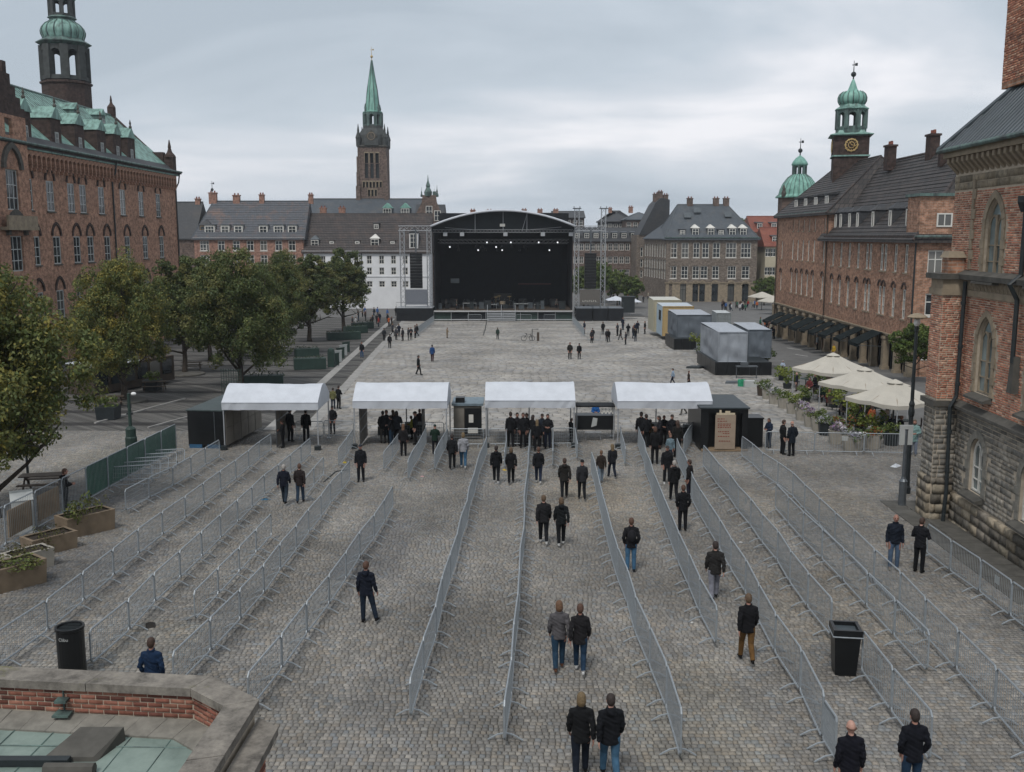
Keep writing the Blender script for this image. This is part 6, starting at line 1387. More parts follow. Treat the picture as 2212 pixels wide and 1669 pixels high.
# carts between the tents
a = gp(980, 950); ct = thing('ticket_kiosk', 'small light-blue roofed kiosk with black door between second and third tents', 'kiosk', a); m_ = MB(); m_.mm((.0, .1, .1), (1.5, 2.2, 1.9)); m_.build('shell', M['panel_board'], ct)
m_ = MB(); m_.mm((.6, .06, .2), (1.55, .098, 1.75)); m_.build('door', M['black_gloss'], ct); m_ = MB(); m_.mm((-.1, 0, 1.9), (1.65, 2.3, 2.02)); m_.build('lid', plain('pale_blue', '#66747c', .6), ct)
m_ = MB(); m_.mm((.8, .02, .35), (1.35, .055, .65)); m_.mm((.85, .03, .95), (1.1, .056, 1.4)); m_.build('sticker', M['paint_white'], ct); m_ = MB(); m_.mm((.1, 0.3, 2.02), (.6, .9, 2.3)); m_.build('roof_box', M['black_gloss'], ct)
a = gp(1245, 955); ct = thing('bar_counter', 'black bar stand with checked cloth between third and last tents', 'bar stand', a); m_ = MB(); m_.mm((0, .6, .55), (2.15, 1.5, 1.35)); m_.build('counter', M['black_gloss'], ct)
m_ = MB(); m_.mm((0, .45, 1.85), (2.15, 1.6, 1.93)); m_.build('canopy_board', M['black'], ct)
for x in (.05, 2.1): m_ = MB(); m_.tube([(x, .55, 0), (x, .55, 1.9)], .035, 5); m_.build('post', M['alu'], ct)
m_ = MB()
for i in range(7):
    for j in range(3):
        if (i + j) % 2 == 0: m_.mm((1.4 + i * .1, .58, 1.45 + j * .1), (1.5 + i * .1, .598, 1.55 + j * .1))
m_.build('check_pattern', M['paint_white'], ct)
m_ = MB(); m_.prism([(.85, .58, .7), (1.15, .58, .8), (1.2, .58, 1.2), (.95, .58, 1.25), (.9, .58, 1.0)], (0, .015, 0)); m_.build('picture', M['paint_grey'], ct)
m_ = MB(); m_.mm((.5, .2, .45), (1.4, .5, .5)); m_.tube([(.55, .35, 0), (.55, .35, .45)], .02, 4); m_.tube([(1.35, .35, 0), (1.35, .35, .45)], .02, 4); m_.build('bench', M['alu'], ct)
# ================================================================ CROWD BARRIERS
def barrier_meshes(H, L=2.2, sp=0.118, br=0.0062, grid=0.0):
    f = MB(); r_ = .024; z0 = .16
    c = .08; f.tube([(c, 0, H), (L - c, 0, H), (L, 0, H - c), (L, 0, z0 + c), (L - c, 0, z0), (c, 0, z0), (0, 0, z0 + c), (0, 0, H - c)], r_, 6, closed=True)
    f.tube([(L, 0, H - .25), (L + .05, 0, H - .25)], .014, 5); f.tube([(L, 0, z0 + .2), (L + .05, 0, z0 + .2)], .014, 5)
    b = MB(); x = sp
    while x < L - .03: b.tube([(x, 0, z0), (x, 0, H)], br, 4, False); x += sp
    z = z0 + grid
    while grid and z < H - .03: b.tube([(0, 0, z), (L, 0, z)], br * .8, 4, False); z += grid
    ft = MB(); ft.tube([(0, -.36, .012), (0, -.3, .05), (0, -.16, .13), (0, 0, .165), (0, .16, .13), (0, .3, .05), (0, .36, .012)], .019, 5)
    return f.mesh('frame', M['steel']), b.mesh('bars', M['steel']), ft.mesh('foot', M['steel'])
BAR = {'low': barrier_meshes(0.98, sp=.105, br=.0055, grid=.17), 'high': barrier_meshes(1.12), 'light': barrier_meshes(0.92, sp=.17, br=.005), 'tall': barrier_meshes(1.5, sp=.13)}
def barrier(p, q, kind, label, group):
    d = q - p; L = d.length; a = math.atan2(d.y, d.x); o = thing('crowd_barrier', label, 'barrier', p, 0, group)
    o.rotation_euler = (0, -math.asin(max(-1, min(1, d.z / L))), a); s = (L - .03) / 2.2; f, b, ft = BAR[kind]
    inst('frame', f, o, scale=(s, 1, 1)); k = inst('bars', b, o, scale=(s, 1, 1))
    for x in (.35 * s, 1.85 * s): inst('foot', ft, o, (x, 0, 0))
    if kind == 'high' and random.random() < .16:
        m_ = MB(); m_.mm((.8, -.03, .72), (1.1, -.022, .95)); m_.build('sign_plate', M['paint_grey'], o); o['label'] = o['label']
    return o
def barrier_row(pts, kind, desc, jitter=.045, skip=()):
    """A row of barriers along sighted ground points, numbered from the near end."""
    P = [gp(*p) for p in pts]
    if P[0].y > P[-1].y: P = P[::-1]
    cum = [0]
    for i in range(len(P) - 1): cum.append(cum[-1] + (P[i + 1] - P[i]).length)
    n = max(1, round(cum[-1] / 2.23)); rnd = random.Random(desc)
    def pos(s):
        for i in range(len(P) - 1):
            if s <= cum[i + 1] + 1e-6:
                v = P[i].lerp(P[i + 1], (s - cum[i]) / (cum[i + 1] - cum[i])); return v
        return P[-1]
    Q = []
    for k in range(n + 1):
        v = pos(cum[-1] * k / n); v = Vector((v.x + rnd.uniform(-jitter, jitter), v.y, 0)); v.z = gz(v.y); Q.append(v)
    for k in range(n):
        if k in skip: continue
        which = 'single' if n == 1 else ('nearest one' if k == 0 else ('farthest one' if k == n - 1 else ORD[k] + ' from near end'))
        barrier(Q[k], Q[k + 1], kind, 'steel barrier, %s, %s' % (which, desc.replace('the ', '', 1)), 'barriers in ' + desc)
barrier_row([(0, 1452), (124, 1358), (284, 1218), (382, 1143), (483, 1063), (585, 978)], 'low', 'the outer row left of the black litter drum')
barrier_row([(270, 1112), (375, 1057), (475, 992)], 'low', 'the short row at the first tent\'s left pole')
barrier_row([(196, 1447), (258, 1398), (323, 1327), (480, 1167), (558, 1091), (670, 988)], 'low', 'the row right of the black litter drum')
barrier_row([(420, 1350), (500, 1265), (585, 1165)], 'light', 'the thin light row in the left lane')
barrier_row([(655, 1085), (700, 1030)], 'light', 'the thin stub behind the couple in the left lane')
barrier_row([(380, 1500), (421, 1456), (519, 1355), (553, 1311), (674, 1151), (755, 1043)], 'low', 'the row ending at the second tent\'s left pole')
barrier_row([(730, 1014), (764, 968)], 'low', 'the stub at the second tent\'s left pole')
barrier_row([(540, 1550), (563, 1520), (638, 1420), (736, 1280), (827, 1140), (850, 1103)], 'low', 'the row beside the lone walker in navy')
barrier_row([(830, 1022), (862, 975)], 'low', 'the short left row under the second tent')
barrier_row([(880, 1042), (922, 962)], 'low', 'the short middle row under the second tent')
barrier_row([(939, 1022), (966, 966)], 'low', 'the short right row under the second tent')
barrier_row([(891, 1564), (945, 1365), (996, 1185), (1036, 1023), (1050, 985)], 'low', 'the long row running to the third tent\'s left pole')
barrier_row([(1093, 1618), (1108, 1450), (1128, 1231), (1138, 1065), (1145, 968)], 'low', 'the long central row running to the third tent\'s middle')
barrier_row([(1089, 1018), (1097, 958)], 'low', 'the stub left inside the third tent')
barrier_row([(1195, 1014), (1193, 962)], 'low', 'the stub right inside the third tent')
barrier_row([(1246, 998), (1240, 952)], 'low', 'the stub at the third tent\'s right pole')
barrier_row([(1349, 1010), (1338, 960)], 'low', 'the stub at the last tent\'s left pole')
barrier_row([(1279, 1028), (1312, 1182), (1346, 1293), (1375, 1381), (1430, 1519), (1473, 1652)], 'high', 'the row right of the walking couples')
barrier_row([(1379, 967), (1396, 1025), (1414, 1088), (1440, 1160), (1489, 1283), (1545, 1404)], 'high', 'the row left of the man in light grey trousers')
barrier_row([(1462, 995), (1494, 1087), (1548, 1186), (1607, 1283), (1642, 1371), (1717, 1489), (1779, 1610)], 'high', 'the row right of the man in tan trousers')
barrier_row([(1519, 1012), (1596, 1112), (1666, 1205), (1710, 1270), (1792, 1385)], 'high', 'the row behind the square black litter bin')
barrier_row([(1857, 1460), (1890, 1506), (1942, 1574), (2011, 1659)], 'high', 'the row in front of the square black litter bin')
barrier_row([(1601, 990), (1659, 1040), (1706, 1075), (1831, 1205), (1910, 1287), (2027, 1414), (2151, 1558), (2240, 1660)], 'high', 'the long diagonal row left of the two standing men')
barrier_row([(1676, 1105), (1706, 1140), (1753, 1195), (1857, 1306), (1998, 1463)], 'high', 'the inner diagonal row close beside the long one')
barrier_row([(1998, 1202), (2105, 1283), (2212, 1365), (2260, 1402)], 'high', 'the row along the church house wall')
barrier_row([(1652, 979), (1740, 981), (1840, 983), (1972, 985)], 'high', 'the cross row in front of the flower planters', .0)
barrier_row([(1056, 966), (1240, 964)], 'low', 'the cross row inside the third tent', .0)
barrier_row([(972, 966), (1046, 966)], 'low', 'the cross row beside the ticket kiosk', .0)
barrier_row([(640, 948), (700, 948)], 'low', 'the cross row behind the first tent', .0)
barrier_row([(700, 946), (764, 948)], 'low', 'the cross row between the first two tents', .0)
barrier_row([(868, 950), (960, 950)], 'low', 'the cross row behind the second tent', .0)
barrier_row([(1375, 950), (1500, 952)], 'low', 'the cross row behind the last tent', .0)
barrier_row([(1476, 990), (1500, 945)], 'high', 'the stub inside the last tent')
barrier_row([(1779, 1612), (1800, 1655)], 'low', 'the end stub behind the bald man')
barrier_row([(895, 730), (937, 697)], 'high', 'the left row leading to the stage', .0)
barrier_row([(1237, 697), (1262, 728)], 'high', 'the right row leading to the stage', .0)
barrier_row([(1268, 736), (1325, 738)], 'high', 'the cross row by the crew right of the stage', .0)
barrier_row([(1500, 752), (1514, 768)], 'high', 'the stub by the grey tarpaulin box', .0)
for k, (a, b) in enumerate(((1010, 1040), (1115, 1148), (1175, 1200))): barrier_row([(a, 694), (b, 694)], 'high', ('the left stub at the stage foot', 'the middle stub at the stage foot', 'the right stub at the stage foot')[k], .0)
# tall fence with green mesh on the left
FP = [gp(-60, 1228), gp(40, 1170), gp(150, 1108), gp(250, 1052), gp(382, 978)]; cum = [0]
tot = (FP[-1] - FP[0]).length; nF = max(2, round(tot / 2.2))
for k in range(nF):
    p, q = FP[0].lerp(FP[-1], k / nF), FP[0].lerp(FP[-1], (k + 1) / nF); p.z, q.z = gz(p.y), gz(q.y)
    o = barrier(p, q, 'tall', 'tall grey steel fence panel, %s, left of the barrier lanes' % ('nearest one' if k == 0 else ORD[k] + ' from the near end'), 'tall fence panels on the left'); L = (q - p).length
    if k >= nF - 5:
        o['label'] = 'tall fence panel hung with dark green mesh, %s from its near end' % ORD[k - nF + 5]
        m_ = MB(); n_ = 6
        for j in range(n_): m_.mm((L * j / n_ + .02, .03 + .01 * (j % 2), .2), (L * (j + 1) / n_, .05 + .01 * (j % 2), 1.46))
        m_.build('green_mesh', M['green_mesh'], o)
    elif k == 1 or k == 2:
        m_ = MB(); m_.mm((.3, .04, .3), (L - .2, .07, 1.25)); m_.build('board', M['wood'], o)
# folded green barriers lying behind the fence
for k in range(5):
    p = gp(225 + k * 20, 1058 - k * 12); o = barrier(p, p + Vector((1.9, .6, 0)), 'low', 'green-grey spare barrier leaning behind the fence, %s from the left' % ORD[k], 'spare barriers behind the fence')
    o.rotation_euler = (R(-25 - 6 * k), 0, .25)
# ================================================================ LITTER BINS, LAMPS, PLANTERS
bp = gp(158, 1462); b_ = thing('litter_drum', 'tall round black litter drum in the left barrier lane', 'litter bin', bp); m_ = MB(); m_.lathe((0, 0, 0), [(.30, 0), (.31, .05), (.31, 1.18), (.33, 1.2), (.33, 1.26), (.28, 1.26), (.27, 1.2)], 24); m_.build('drum', M['black_gloss'], b_, smooth=False)
m_ = MB(); m_.lathe((0, 0, 1.19), [(.27, 0), (.02, .012)], 24)
for k in range(6): m_.box((0, -.22 + k * .09, 1.215), (.5 - abs(k - 2.5) * .06, .02, .02))
m_.build('grate', M['iron'], b_)
cu = bpy.data.curves.new('lettering', 'FONT'); cu.body = 'Clibu'; cu.size = .11; cu.extrude = .002; cu.align_x = 'CENTER'; tm_ = bpy.data.objects.new('lettering', cu); link(tm_); dg = bpy.context.evaluated_depsgraph_get(); me = bpy.data.meshes.new_from_object(tm_.evaluated_get(dg)); bpy.data.objects.remove(tm_)
me.materials.clear(); me.materials.append(M['paint_grey'])
vv = np.array([v.co[:] for v in me.vertices]); th_ = vv[:, 0] / .315 - .1; nv = np.stack([.318 * np.sin(th_), -.318 * np.cos(th_) - vv[:, 2], vv[:, 1] + 1.0], 1); me.vertices.foreach_set('co', nv.reshape(-1)); inst('lettering', me, b_)
bp = gp(1822, 1452); b_ = thing('square_litter_bin', 'square black litter bin standing among the right barriers', 'litter bin', bp, R(-8)); m_ = MB()
m_.add([(-.24, -.24, 0), (.24, -.24, 0), (.24, .24, 0), (-.24, .24, 0), (-.3, -.3, 1.0), (.3, -.3, 1.0), (.3, .3, 1.0), (-.3, .3, 1.0)], [(0, 3, 2, 1), (0, 1, 5, 4), (1, 2, 6, 5), (2, 3, 7, 6), (3, 0, 4, 7), (4, 5, 6, 7)]); m_.build('body', M['black_gloss'], b_)
m_ = MB()
for s_ in (-1, 1): m_.mm((-.33, s_ * .29 - .035, 1.002), (.33, s_ * .29 + .035, 1.16)); m_.mm((s_ * .29 - .035, -.254, 1.003), (s_ * .29 + .035, .254, 1.159))
m_.build('rim', M['black_gloss'], b_); m_ = MB(); m_.mm((-.25, -.25, 1.003), (.25, .25, 1.07)); m_.build('liner', plain('grey_liner', '#3b4347', .5), b_)
m_ = MB(); m_.tube([(-.34, -.34, 1.0), (.34, -.34, 1.0), (.34, .34, 1.0), (-.34, .34, 1.0)], .018, 6, closed=True); m_.build('hoop', M['steel'], b_)
# right lamp post
lp = gp(1958, 1066); l_ = thing('street_lamp', 'tall dark iron street lamp with mushroom cap before the church house', 'street lamp', lp); m_ = MB()
m_.lathe((0, 0, 0), [(.16, -.1), (.16, .25), (.11, .35), (.1, 1.0), (.09, 3.3), (.12, 3.4), (.13, 3.55), (.1, 3.75), (.12, 3.85), (.075, 4.0), (.065, 6.9), (.09, 6.95), (.09, 7.1), (.05, 7.15), (.05, 7.45)], 14); m_.build('post', M['iron'], l_)
m_ = MB(); m_.lathe((0, 0, 7.42), [(.05, 0), (.38, .06), (.40, .1), (.3, .18), (.1, .25), (.02, .27)], 16); m_.build('cap', M['stone_tan'], l_); m_ = MB(); m_.lathe((0, 0, 7.14), [(.07, 0), (.13, .1), (.12, .28)], 12); m_.build('lamp_glass', M['globe'], l_)
lp = gp(1948, 1092); m_ = MB(); m_.lathe((0, 0, 0), [(.17, -.1), (.15, .1), (.15, .95), (.17, 1.0), (.1, 1.1), (.075, 1.2), (.07, 3.1), (.09, 3.14)], 12); o = tagged(m_, 'sign_post', M['steel_dark'], 'slim grey post in front of the street lamp', 'post', loc=lp); f = MB(); f.mm((-.26, -.04, 2.5), (.26, .04, 3.3)); f.build('sign_back', M['paint_grey'], o)
lp = gp(285, 978); l_ = thing('street_lamp', 'green iron street lamp with thick base in the left lane', 'street lamp', lp); m_ = MB(); m_.lathe((0, 0, 0), [(.3, -.1), (.3, .8), (.26, .85), (.26, 1.25), (.2, 1.32), (.09, 1.4), (.08, 3.1)], 10); m_.build('post', M['green_paint'], l_)
m_ = MB(); m_.box((0, 0, 2.05), (.3, .12, .12)); m_.box((0, 0, 2.45), (.2, .1, .2)); m_.build('bracket', M['iron'], l_); m_ = MB(); m_.tube([(0, 0, 3.0), (.22, 0, 3.12)], .03, 5); m_.build('arm', M['iron'], l_); m_ = MB(); m_.ell((.26, 0, 3.08), (.14, .11, .09), 10, 6); m_.build('lamp_head', M['globe'], l_)
lp = gp(62, 1050); m_ = MB(); m_.lathe((0, 0, 0), [(.06, -.1), (.05, 2.6), (.02, 2.7)], 8); m_.box((-.12, 0, 2.0), (.2, .15, .22)); tagged(m_, 'signal_post', M['iron'], 'thin dark post with a small box below the near left tree', 'post', loc=lp)
# stone planters bottom left
def planter(px_, py_, lb, w, d, h, rz, mat, bush, s=1.0):
    t = thing('stone_planter', lb, 'planter', gp(px_, py_), rz); m_ = MB(); t_ = .07
    m_.add([(-w / 2, -d / 2, -.05), (w / 2, -d / 2, -.05), (w / 2, d / 2, -.05), (-w / 2, d / 2, -.05), (-w / 2 - .04, -d / 2 - .04, h), (w / 2 + .04, -d / 2 - .04, h), (w / 2 + .04, d / 2 + .04, h), (-w / 2 - .04, d / 2 + .04, h), (-w / 2 + t_, -d / 2 + t_, h), (w / 2 - t_, -d / 2 + t_, h), (w / 2 - t_, d / 2 - t_, h), (-w / 2 + t_, d / 2 - t_, h)],
           [(0, 1, 5, 4), (1, 2, 6, 5), (2, 3, 7, 6), (3, 0, 4, 7), (4, 5, 9, 8), (5, 6, 10, 9), (6, 7, 11, 10), (7, 4, 8, 11), (0, 3, 2, 1)]); m_.build('trough', mat, t)
    m_ = MB(); m_.mm((-w / 2 + t_, -d / 2 + t_, h - .3), (w / 2 - t_, d / 2 - t_, h - .06)); m_.build('earth', M['soil'], t)
    inst('foliage', bush, t, (0, 0, h - .1), (0, 0, px_), (w * .95, d * .95, s)); return t
GR = bush_mesh(9, .5, .35, ('#4c5a2c', '#5e6a35', '#6b6a38', '#3e3a24'), 26, 16, .05); GS = bush_mesh(12, .5, .2, ('#4a4a2a', '#3e3a28', '#5a5a30'), 20, 10, .045)
rzp = R(52)
planter(186, 1150, 'brown stone planter with tall grassy plants beside the fence', 1.75, .85, .75, rzp, M['concrete_brown'], GR, 1.5)
planter(108, 1190, 'middle stone planter with sparse twigs beside the fence', 1.5, .8, .6, rzp, M['concrete_brown'], GS, 1.0)
planter(62, 1228, 'pale stone planter just behind the nearest planter', 1.3, .7, .6, rzp, M['concrete'], GS, .9)
planter(24, 1268, 'nearest brown stone planter with mossy plants at left edge', 1.75, .85, .75, rzp, M['concrete_brown'], GR, .8)
m_ = MB(); m_.mm((-.35, -.3, 0), (.35, .3, 1.25)); m_.prism([(-.38, -.33, 1.25), (-.38, .33, 1.25), (-.38, .33, 1.5), (-.38, -.1, 1.5)], (.76, 0, 0)); tagged(m_, 'utility_box', M['paint_grey'], 'pale grey utility box behind the tall fence near left edge', 'utility box', loc=gp(52, 1150), rz=.5)
# benches and pub furniture along the left lane
def bench(px_, py_, lb, rz=0):
    t = thing('cafe_bench', lb, 'bench', gp(px_, py_), rz)
    for (y, z, w) in ((0, .75, .7), (-.6, .45, .28), (.6, .45, .28)): m_ = MB(); m_.mm((-.9, y - w / 2, z - .04), (.9, y + w / 2, z)); m_.build('board', M['wood_dark'], t)
    for x in (-.7, .7): m_ = MB(); m_.tube([(x, -.7, 0), (x, 0, .72), (x, .7, 0)], .04, 5); m_.build('leg', M['wood_dark'], t)
bench(335, 845, 'dark picnic bench under the golden tree', .2); bench(238, 880, 'picnic bench at the left under the golden tree', .3); bench(415, 800, 'picnic bench farther back beneath the trees', .2); bench(720, 728, 'picnic bench beside the hedge boxes', 0); bench(95, 1062, 'low dark bench beside the near left tree', .2)
def hedge(pa, pb, h, lb, d=1.0):
    a, b = gp(*pa), gp(*pb); t = thing('hedge_box', lb, 'planter box', a, math.atan2(b.y - a.y, b.x - a.x)); L = (b - a).length; m_ = MB(); m_.mm((0, 0, 0), (L, d, h)); m_.build('box', M['green_paint'], t)
    n = max(2, int(L / .8))
    C = np.array([(L * (i + .5) / n, d / 2, h + .05) for i in range(n)]); me = leaf_mesh('hedge', C, np.full(n, .55), 40, .09, ('#2f4030', '#3b4c38', '#28382b'), int(pa[0]), flat=.5); inst('hedge_top', me, t)
hedge((708, 736), (780, 734), 0.95, 'long dark green hedge box under the trees near the plaza edge'); hedge((748, 722), (795, 720), 0.95, 'dark green hedge box behind the long one'); hedge((766, 712), (808, 710), 0.9, 'dark green hedge box farthest back beside the slender tree')
hedge((520, 838), (612, 836), 0.9, 'dark green planter box behind the leftmost tent'); hedge((640, 772), (690, 770), 0.8, 'green planter box with pale edging under the broad tree'); hedge((636, 800), (705, 798), 1.0, 'dark stall counter beneath the broad tree')
# trellis
t = thing('green_trellis', 'green lattice trellis left of the first tent top', 'trellis', gp(480, 862)); m_ = MB()
for k in range(9): m_.tube([(k * .18, 0, 0), (k * .18, 0, 2.2)], .02, 4)
for k in range(10): m_.tube([(0, 0, .2 + k * .21), (1.44, 0, .2 + k * .21)], .018, 4)
m_.build('lattice', M['green_paint'], t)
m_ = MB(); m_.mm((-.3, -.3, 0), (.3, .3, 1.4)); m_.lathe((0, 0, 1.4), [(.35, 0), (.3, .3), (.05, .4)], 10); tagged(m_, 'waste_container', M['green_paint'], 'green round-topped waste container at the plaza edge', 'waste container', loc=gp(716, 793))
for k in range(5):
    p = gp(724 + k * 6, 792 - k * 7); m_ = MB(); m_.mm((-.55, -.04, .1), (.55, .04, 1.2)); m_.mm((-.6, -.06, 1.2), (.6, .06, 1.26)); m_.tube([(-.5, 0, 0), (-.5, 0, .1)], .03, 4); m_.tube([(.5, 0, 0), (.5, 0, .1)], .03, 4)
    tag(m_.build('glass_screen', M['paint_grey'] if k % 2 else M['green_paint'], None, False, p, R(58)), 'grey-green terrace screen, %s from the waste container' % ORD[k], 'screen', 'terrace screens at the plaza edge')
# low cafe pavilion beneath the golden tree
cf = thing('cafe_pavilion', 'low cafe pavilion with white awning behind the golden tree', 'pavilion', gp(205, 855), R(70)); m_ = MB(); m_.mm((0, 0, 0), (9, 2.5, 2.0)); m_.build('wall', M['wood_dark'], cf); m_ = MB(); m_.prism([(0, -.3, 2.02), (0, 2.6, 2.25), (0, 2.6, 2.32), (0, -.3, 2.08)], (5, 0, 0)); m_.build('awning', M['tent'], cf)
for k in range(6): m_ = MB(); m_.mm((.3 + k * 1.45, -.05, .6), (1.4 + k * 1.45, -.003, 1.8)); m_.build('window', M['glass'], cf)
for px_, py_ in ((330, 843), (235, 905)):
    t = thing('tub_planter', ('dark planter with a shrub by the picnic bench', 'dark square planter by the near lane kerb')[px_ < 300], 'planter', gp(px_, py_)); m_ = MB(); m_.box((0, 0, .4), (1.1, 1.1, .8), 0, 1.1); m_.build('tub', M['iron'], t); inst('foliage', BUSH[0], t, (0, 0, .75), (0, 0, 0), (1.3, 1.3, 1.3))
tr_ = MB(); tr_.lathe((0, 0, 0), [(1.5, -.05), (1.5, .12), (1.4, .16)], 16); tag(tr_.build('tree_grate', M['stone_dark'], None, False, gp(270, 868)), kind='structure')
tr_ = MB(); tr_.lathe((0, 0, 0), [(1.7, -.05), (1.7, .12), (1.6, .16)], 16); tag(tr_.build('tree_grate', M['stone_dark'], None, False, gp(400, 810)), kind='structure')
# ================================================================ RIGHT-HAND CONTAINERS
def boxed(name, lb, cat, nl, nr, h, depth, mat_front, mat_side, mat_top, z0=0.0, rz=None, wrinkle=False):
    a, b = gp(*nl), gp(*nr); rz = math.atan2(b.y - a.y, b.x - a.x) if rz is None else rz; w = (b - a).length; t = thing(name, lb, cat, a, rz)
    def face(nm, P, Q, S, mat):     # wrinkled sheet between corners
        m_ = MB(); n = 14; P, Q, S = Vector(P), Vector(Q), Vector(S); nr_ = (Q - P).cross(S - P).normalized(); V = []; rnd = random.Random(hash(lb) % 999); ph = [rnd.uniform(0, 6) for _ in range(6)]
        for i in range(n + 1):
            for j in range(n + 1):
                u, v = i / n, j / n; e_ = min(u, 1 - u, v, 1 - v) * 4; e_ = min(1, e_)
                d_ = .085 * e_ * (math.sin(5 * u + ph[0] + 3 * v) + .6 * math.sin(9 * v + ph[1] + 4 * u) + .5 * math.sin(13 * u - 7 * v + ph[2])) if wrinkle else 0
                V.append(P + (Q - P) * u + (S - P) * v + nr_ * d_)
        m_.add(V, [(i * (n + 1) + j, (i + 1) * (n + 1) + j, (i + 1) * (n + 1) + j + 1, i * (n + 1) + j + 1) for i in range(n) for j in range(n)]); m_.build(nm, mat, t, smooth=True)
    face('front', (0, 0, z0), (w, 0, z0), (0, 0, h), mat_front); face('side', (0, depth, z0), (0, 0, z0), (0, depth, h), mat_side); face('side', (w, 0, z0), (w, depth, z0), (w, 0, h), mat_side); face('back', (w, depth, z0), (0, depth, z0), (w, depth, h), mat_front); face('top', (0, 0, h), (w, 0, h), (0, depth, h + .15), mat_top)
    st_ = MB()                            # lashing straps and corner seams
    for q in (.33, .7): st_.mm((w * q - .03, -.09, z0), (w * q + .03, -.07, h + .02))
    for q in (.02, w - .02): st_.tube([(q, -.04, z0), (q, -.04, h)], .045, 4)
    st_.tube([(0, -.04, h), (w, -.04, h)], .05, 4); st_.tube([(0, -.04, z0 + .05), (w, -.04, z0 + .05)], .05, 4); st_.build('strap', mat_front, t)
    return t, w
def base(nl, nr, h, depth, lb, ext=.15):
    a, b = gp(*nl), gp(*nr); w = (b - a).length; t = thing('container_base', lb, 'platform', a, math.atan2(b.y - a.y, b.x - a.x)); n = 5
    for k in range(n): m_ = MB(); m_.mm((-ext + (w + 2 * ext) * k / n + .02, -ext, 0), (-ext + (w + 2 * ext) * (k + 1) / n - .02, -ext + .06, h)); m_.build('panel', M['black_gloss'], t)
    for k in range(4): m_ = MB(); m_.mm((-ext - .04, depth * k / 4, 0), (-ext + .02, depth * (k + 1) / 4 - .04, h)); m_.build('panel', M['black_gloss'], t)
    m_ = MB(); m_.mm((-ext, -ext + .061, 0), (w + ext, depth, h - .02)); m_.build('platform', M['iron'], t)
base((1549, 811), (1662, 811), 1.15, 8.6, 'black platform carrying the twin grey tarpaulin boxes')
boxed('tarp_box', 'nearest pale grey tarpaulin-covered box on the black platform', 'covered box', (1550, 810), (1612, 810), 3.75, 8.4, M['tarp'], M['tarp'], plain('tarp_top', '#999ea5', .8, var=.1), 1.1, wrinkle=True)
boxed('tarp_box', 'darker grey tarpaulin box set back beside the nearest one', 'covered box', (1614, 800), (1664, 800), 3.7, 6.4, M['tarp_dark'], M['tarp_dark'], MATS['tarp_top'], 1.1, wrinkle=True)
base((1459, 756), (1537, 756), 1.25, 6.5, 'dark boat-shaped platform under the slate-grey covered box')
boxed('tarp_box', 'slate-grey covered box behind the twin grey boxes', 'covered box', (1461, 753), (1535, 753), 3.85, 6.8, M['tarp_dark'], M['tarp_dark'], MATS['tarp_top'], 1.2, wrinkle=True)
t, w = boxed('site_cabin', 'yellow and pale blue site cabin behind the slate-grey box', 'cabin', (1430, 735), (1497, 735), 4.3, 5.2, plain('cabin_yellow', '#a38d63', .7, var=.1), plain('cabin_blue', '#9fb0bb', .7, var=.08), plain('cabin_top', '#aab2b8', .6, var=.06), .5)
m_ = MB(); m_.mm((-.06, 1.2, 2.4), (-.02, 2.9, 3.7)); m_.build('window', M['glass'], t)
boxed('site_cabin', 'cream truck-like cabin farthest back in the row of boxes', 'cabin', (1411, 727), (1470, 727), 4.85, 5.5, plain('cabin_cream', '#a4a08c', .7, var=.08), MATS['cabin_cream'], plain('cabin_cream_top', '#b3b2a9', .6, var=.06), .6)
boxed('market_stall', 'flat-roofed pale market stall beyond the containers', 'stall', (1548, 712), (1578, 712), 2.4, 4, plain('stall_front', '#7d8384', .7), MATS['stall_front'], plain('stall_top', '#a8acac', .6), 0)
for k, (px_, py_, lb) in enumerate(((1330, 668, 'white parasol roof over a stall behind the right stage boxes'), (1362, 672, 'second white stall roof right of the first'))):
    t = thing('stall_parasol', lb, 'parasol', gp(px_, py_ + 10)); m_ = MB(); m_.lathe((0, 0, 2.6), [(2.6, 0), (2.5, .1), (.1, .8)], 4, math.pi / 4); m_.build('canopy', M['tent'], t); m_ = MB(); m_.tube([(0, 0, 0), (0, 0, 3.3)], .05, 5); m_.build('pole', M['alu'], t)
m_ = MB(); m_.mm((-1.1, -.8, 0), (1.1, .8, 2.6)); m_.mm((-1.2, -.9, 2.6), (1.2, .9, 2.85)); tagged(m_, 'dark_booth', M['iron'], 'dark teal booth right of the black stage boxes', 'booth', loc=gp(1356, 690) + Vector((0, 0, 1.2)))
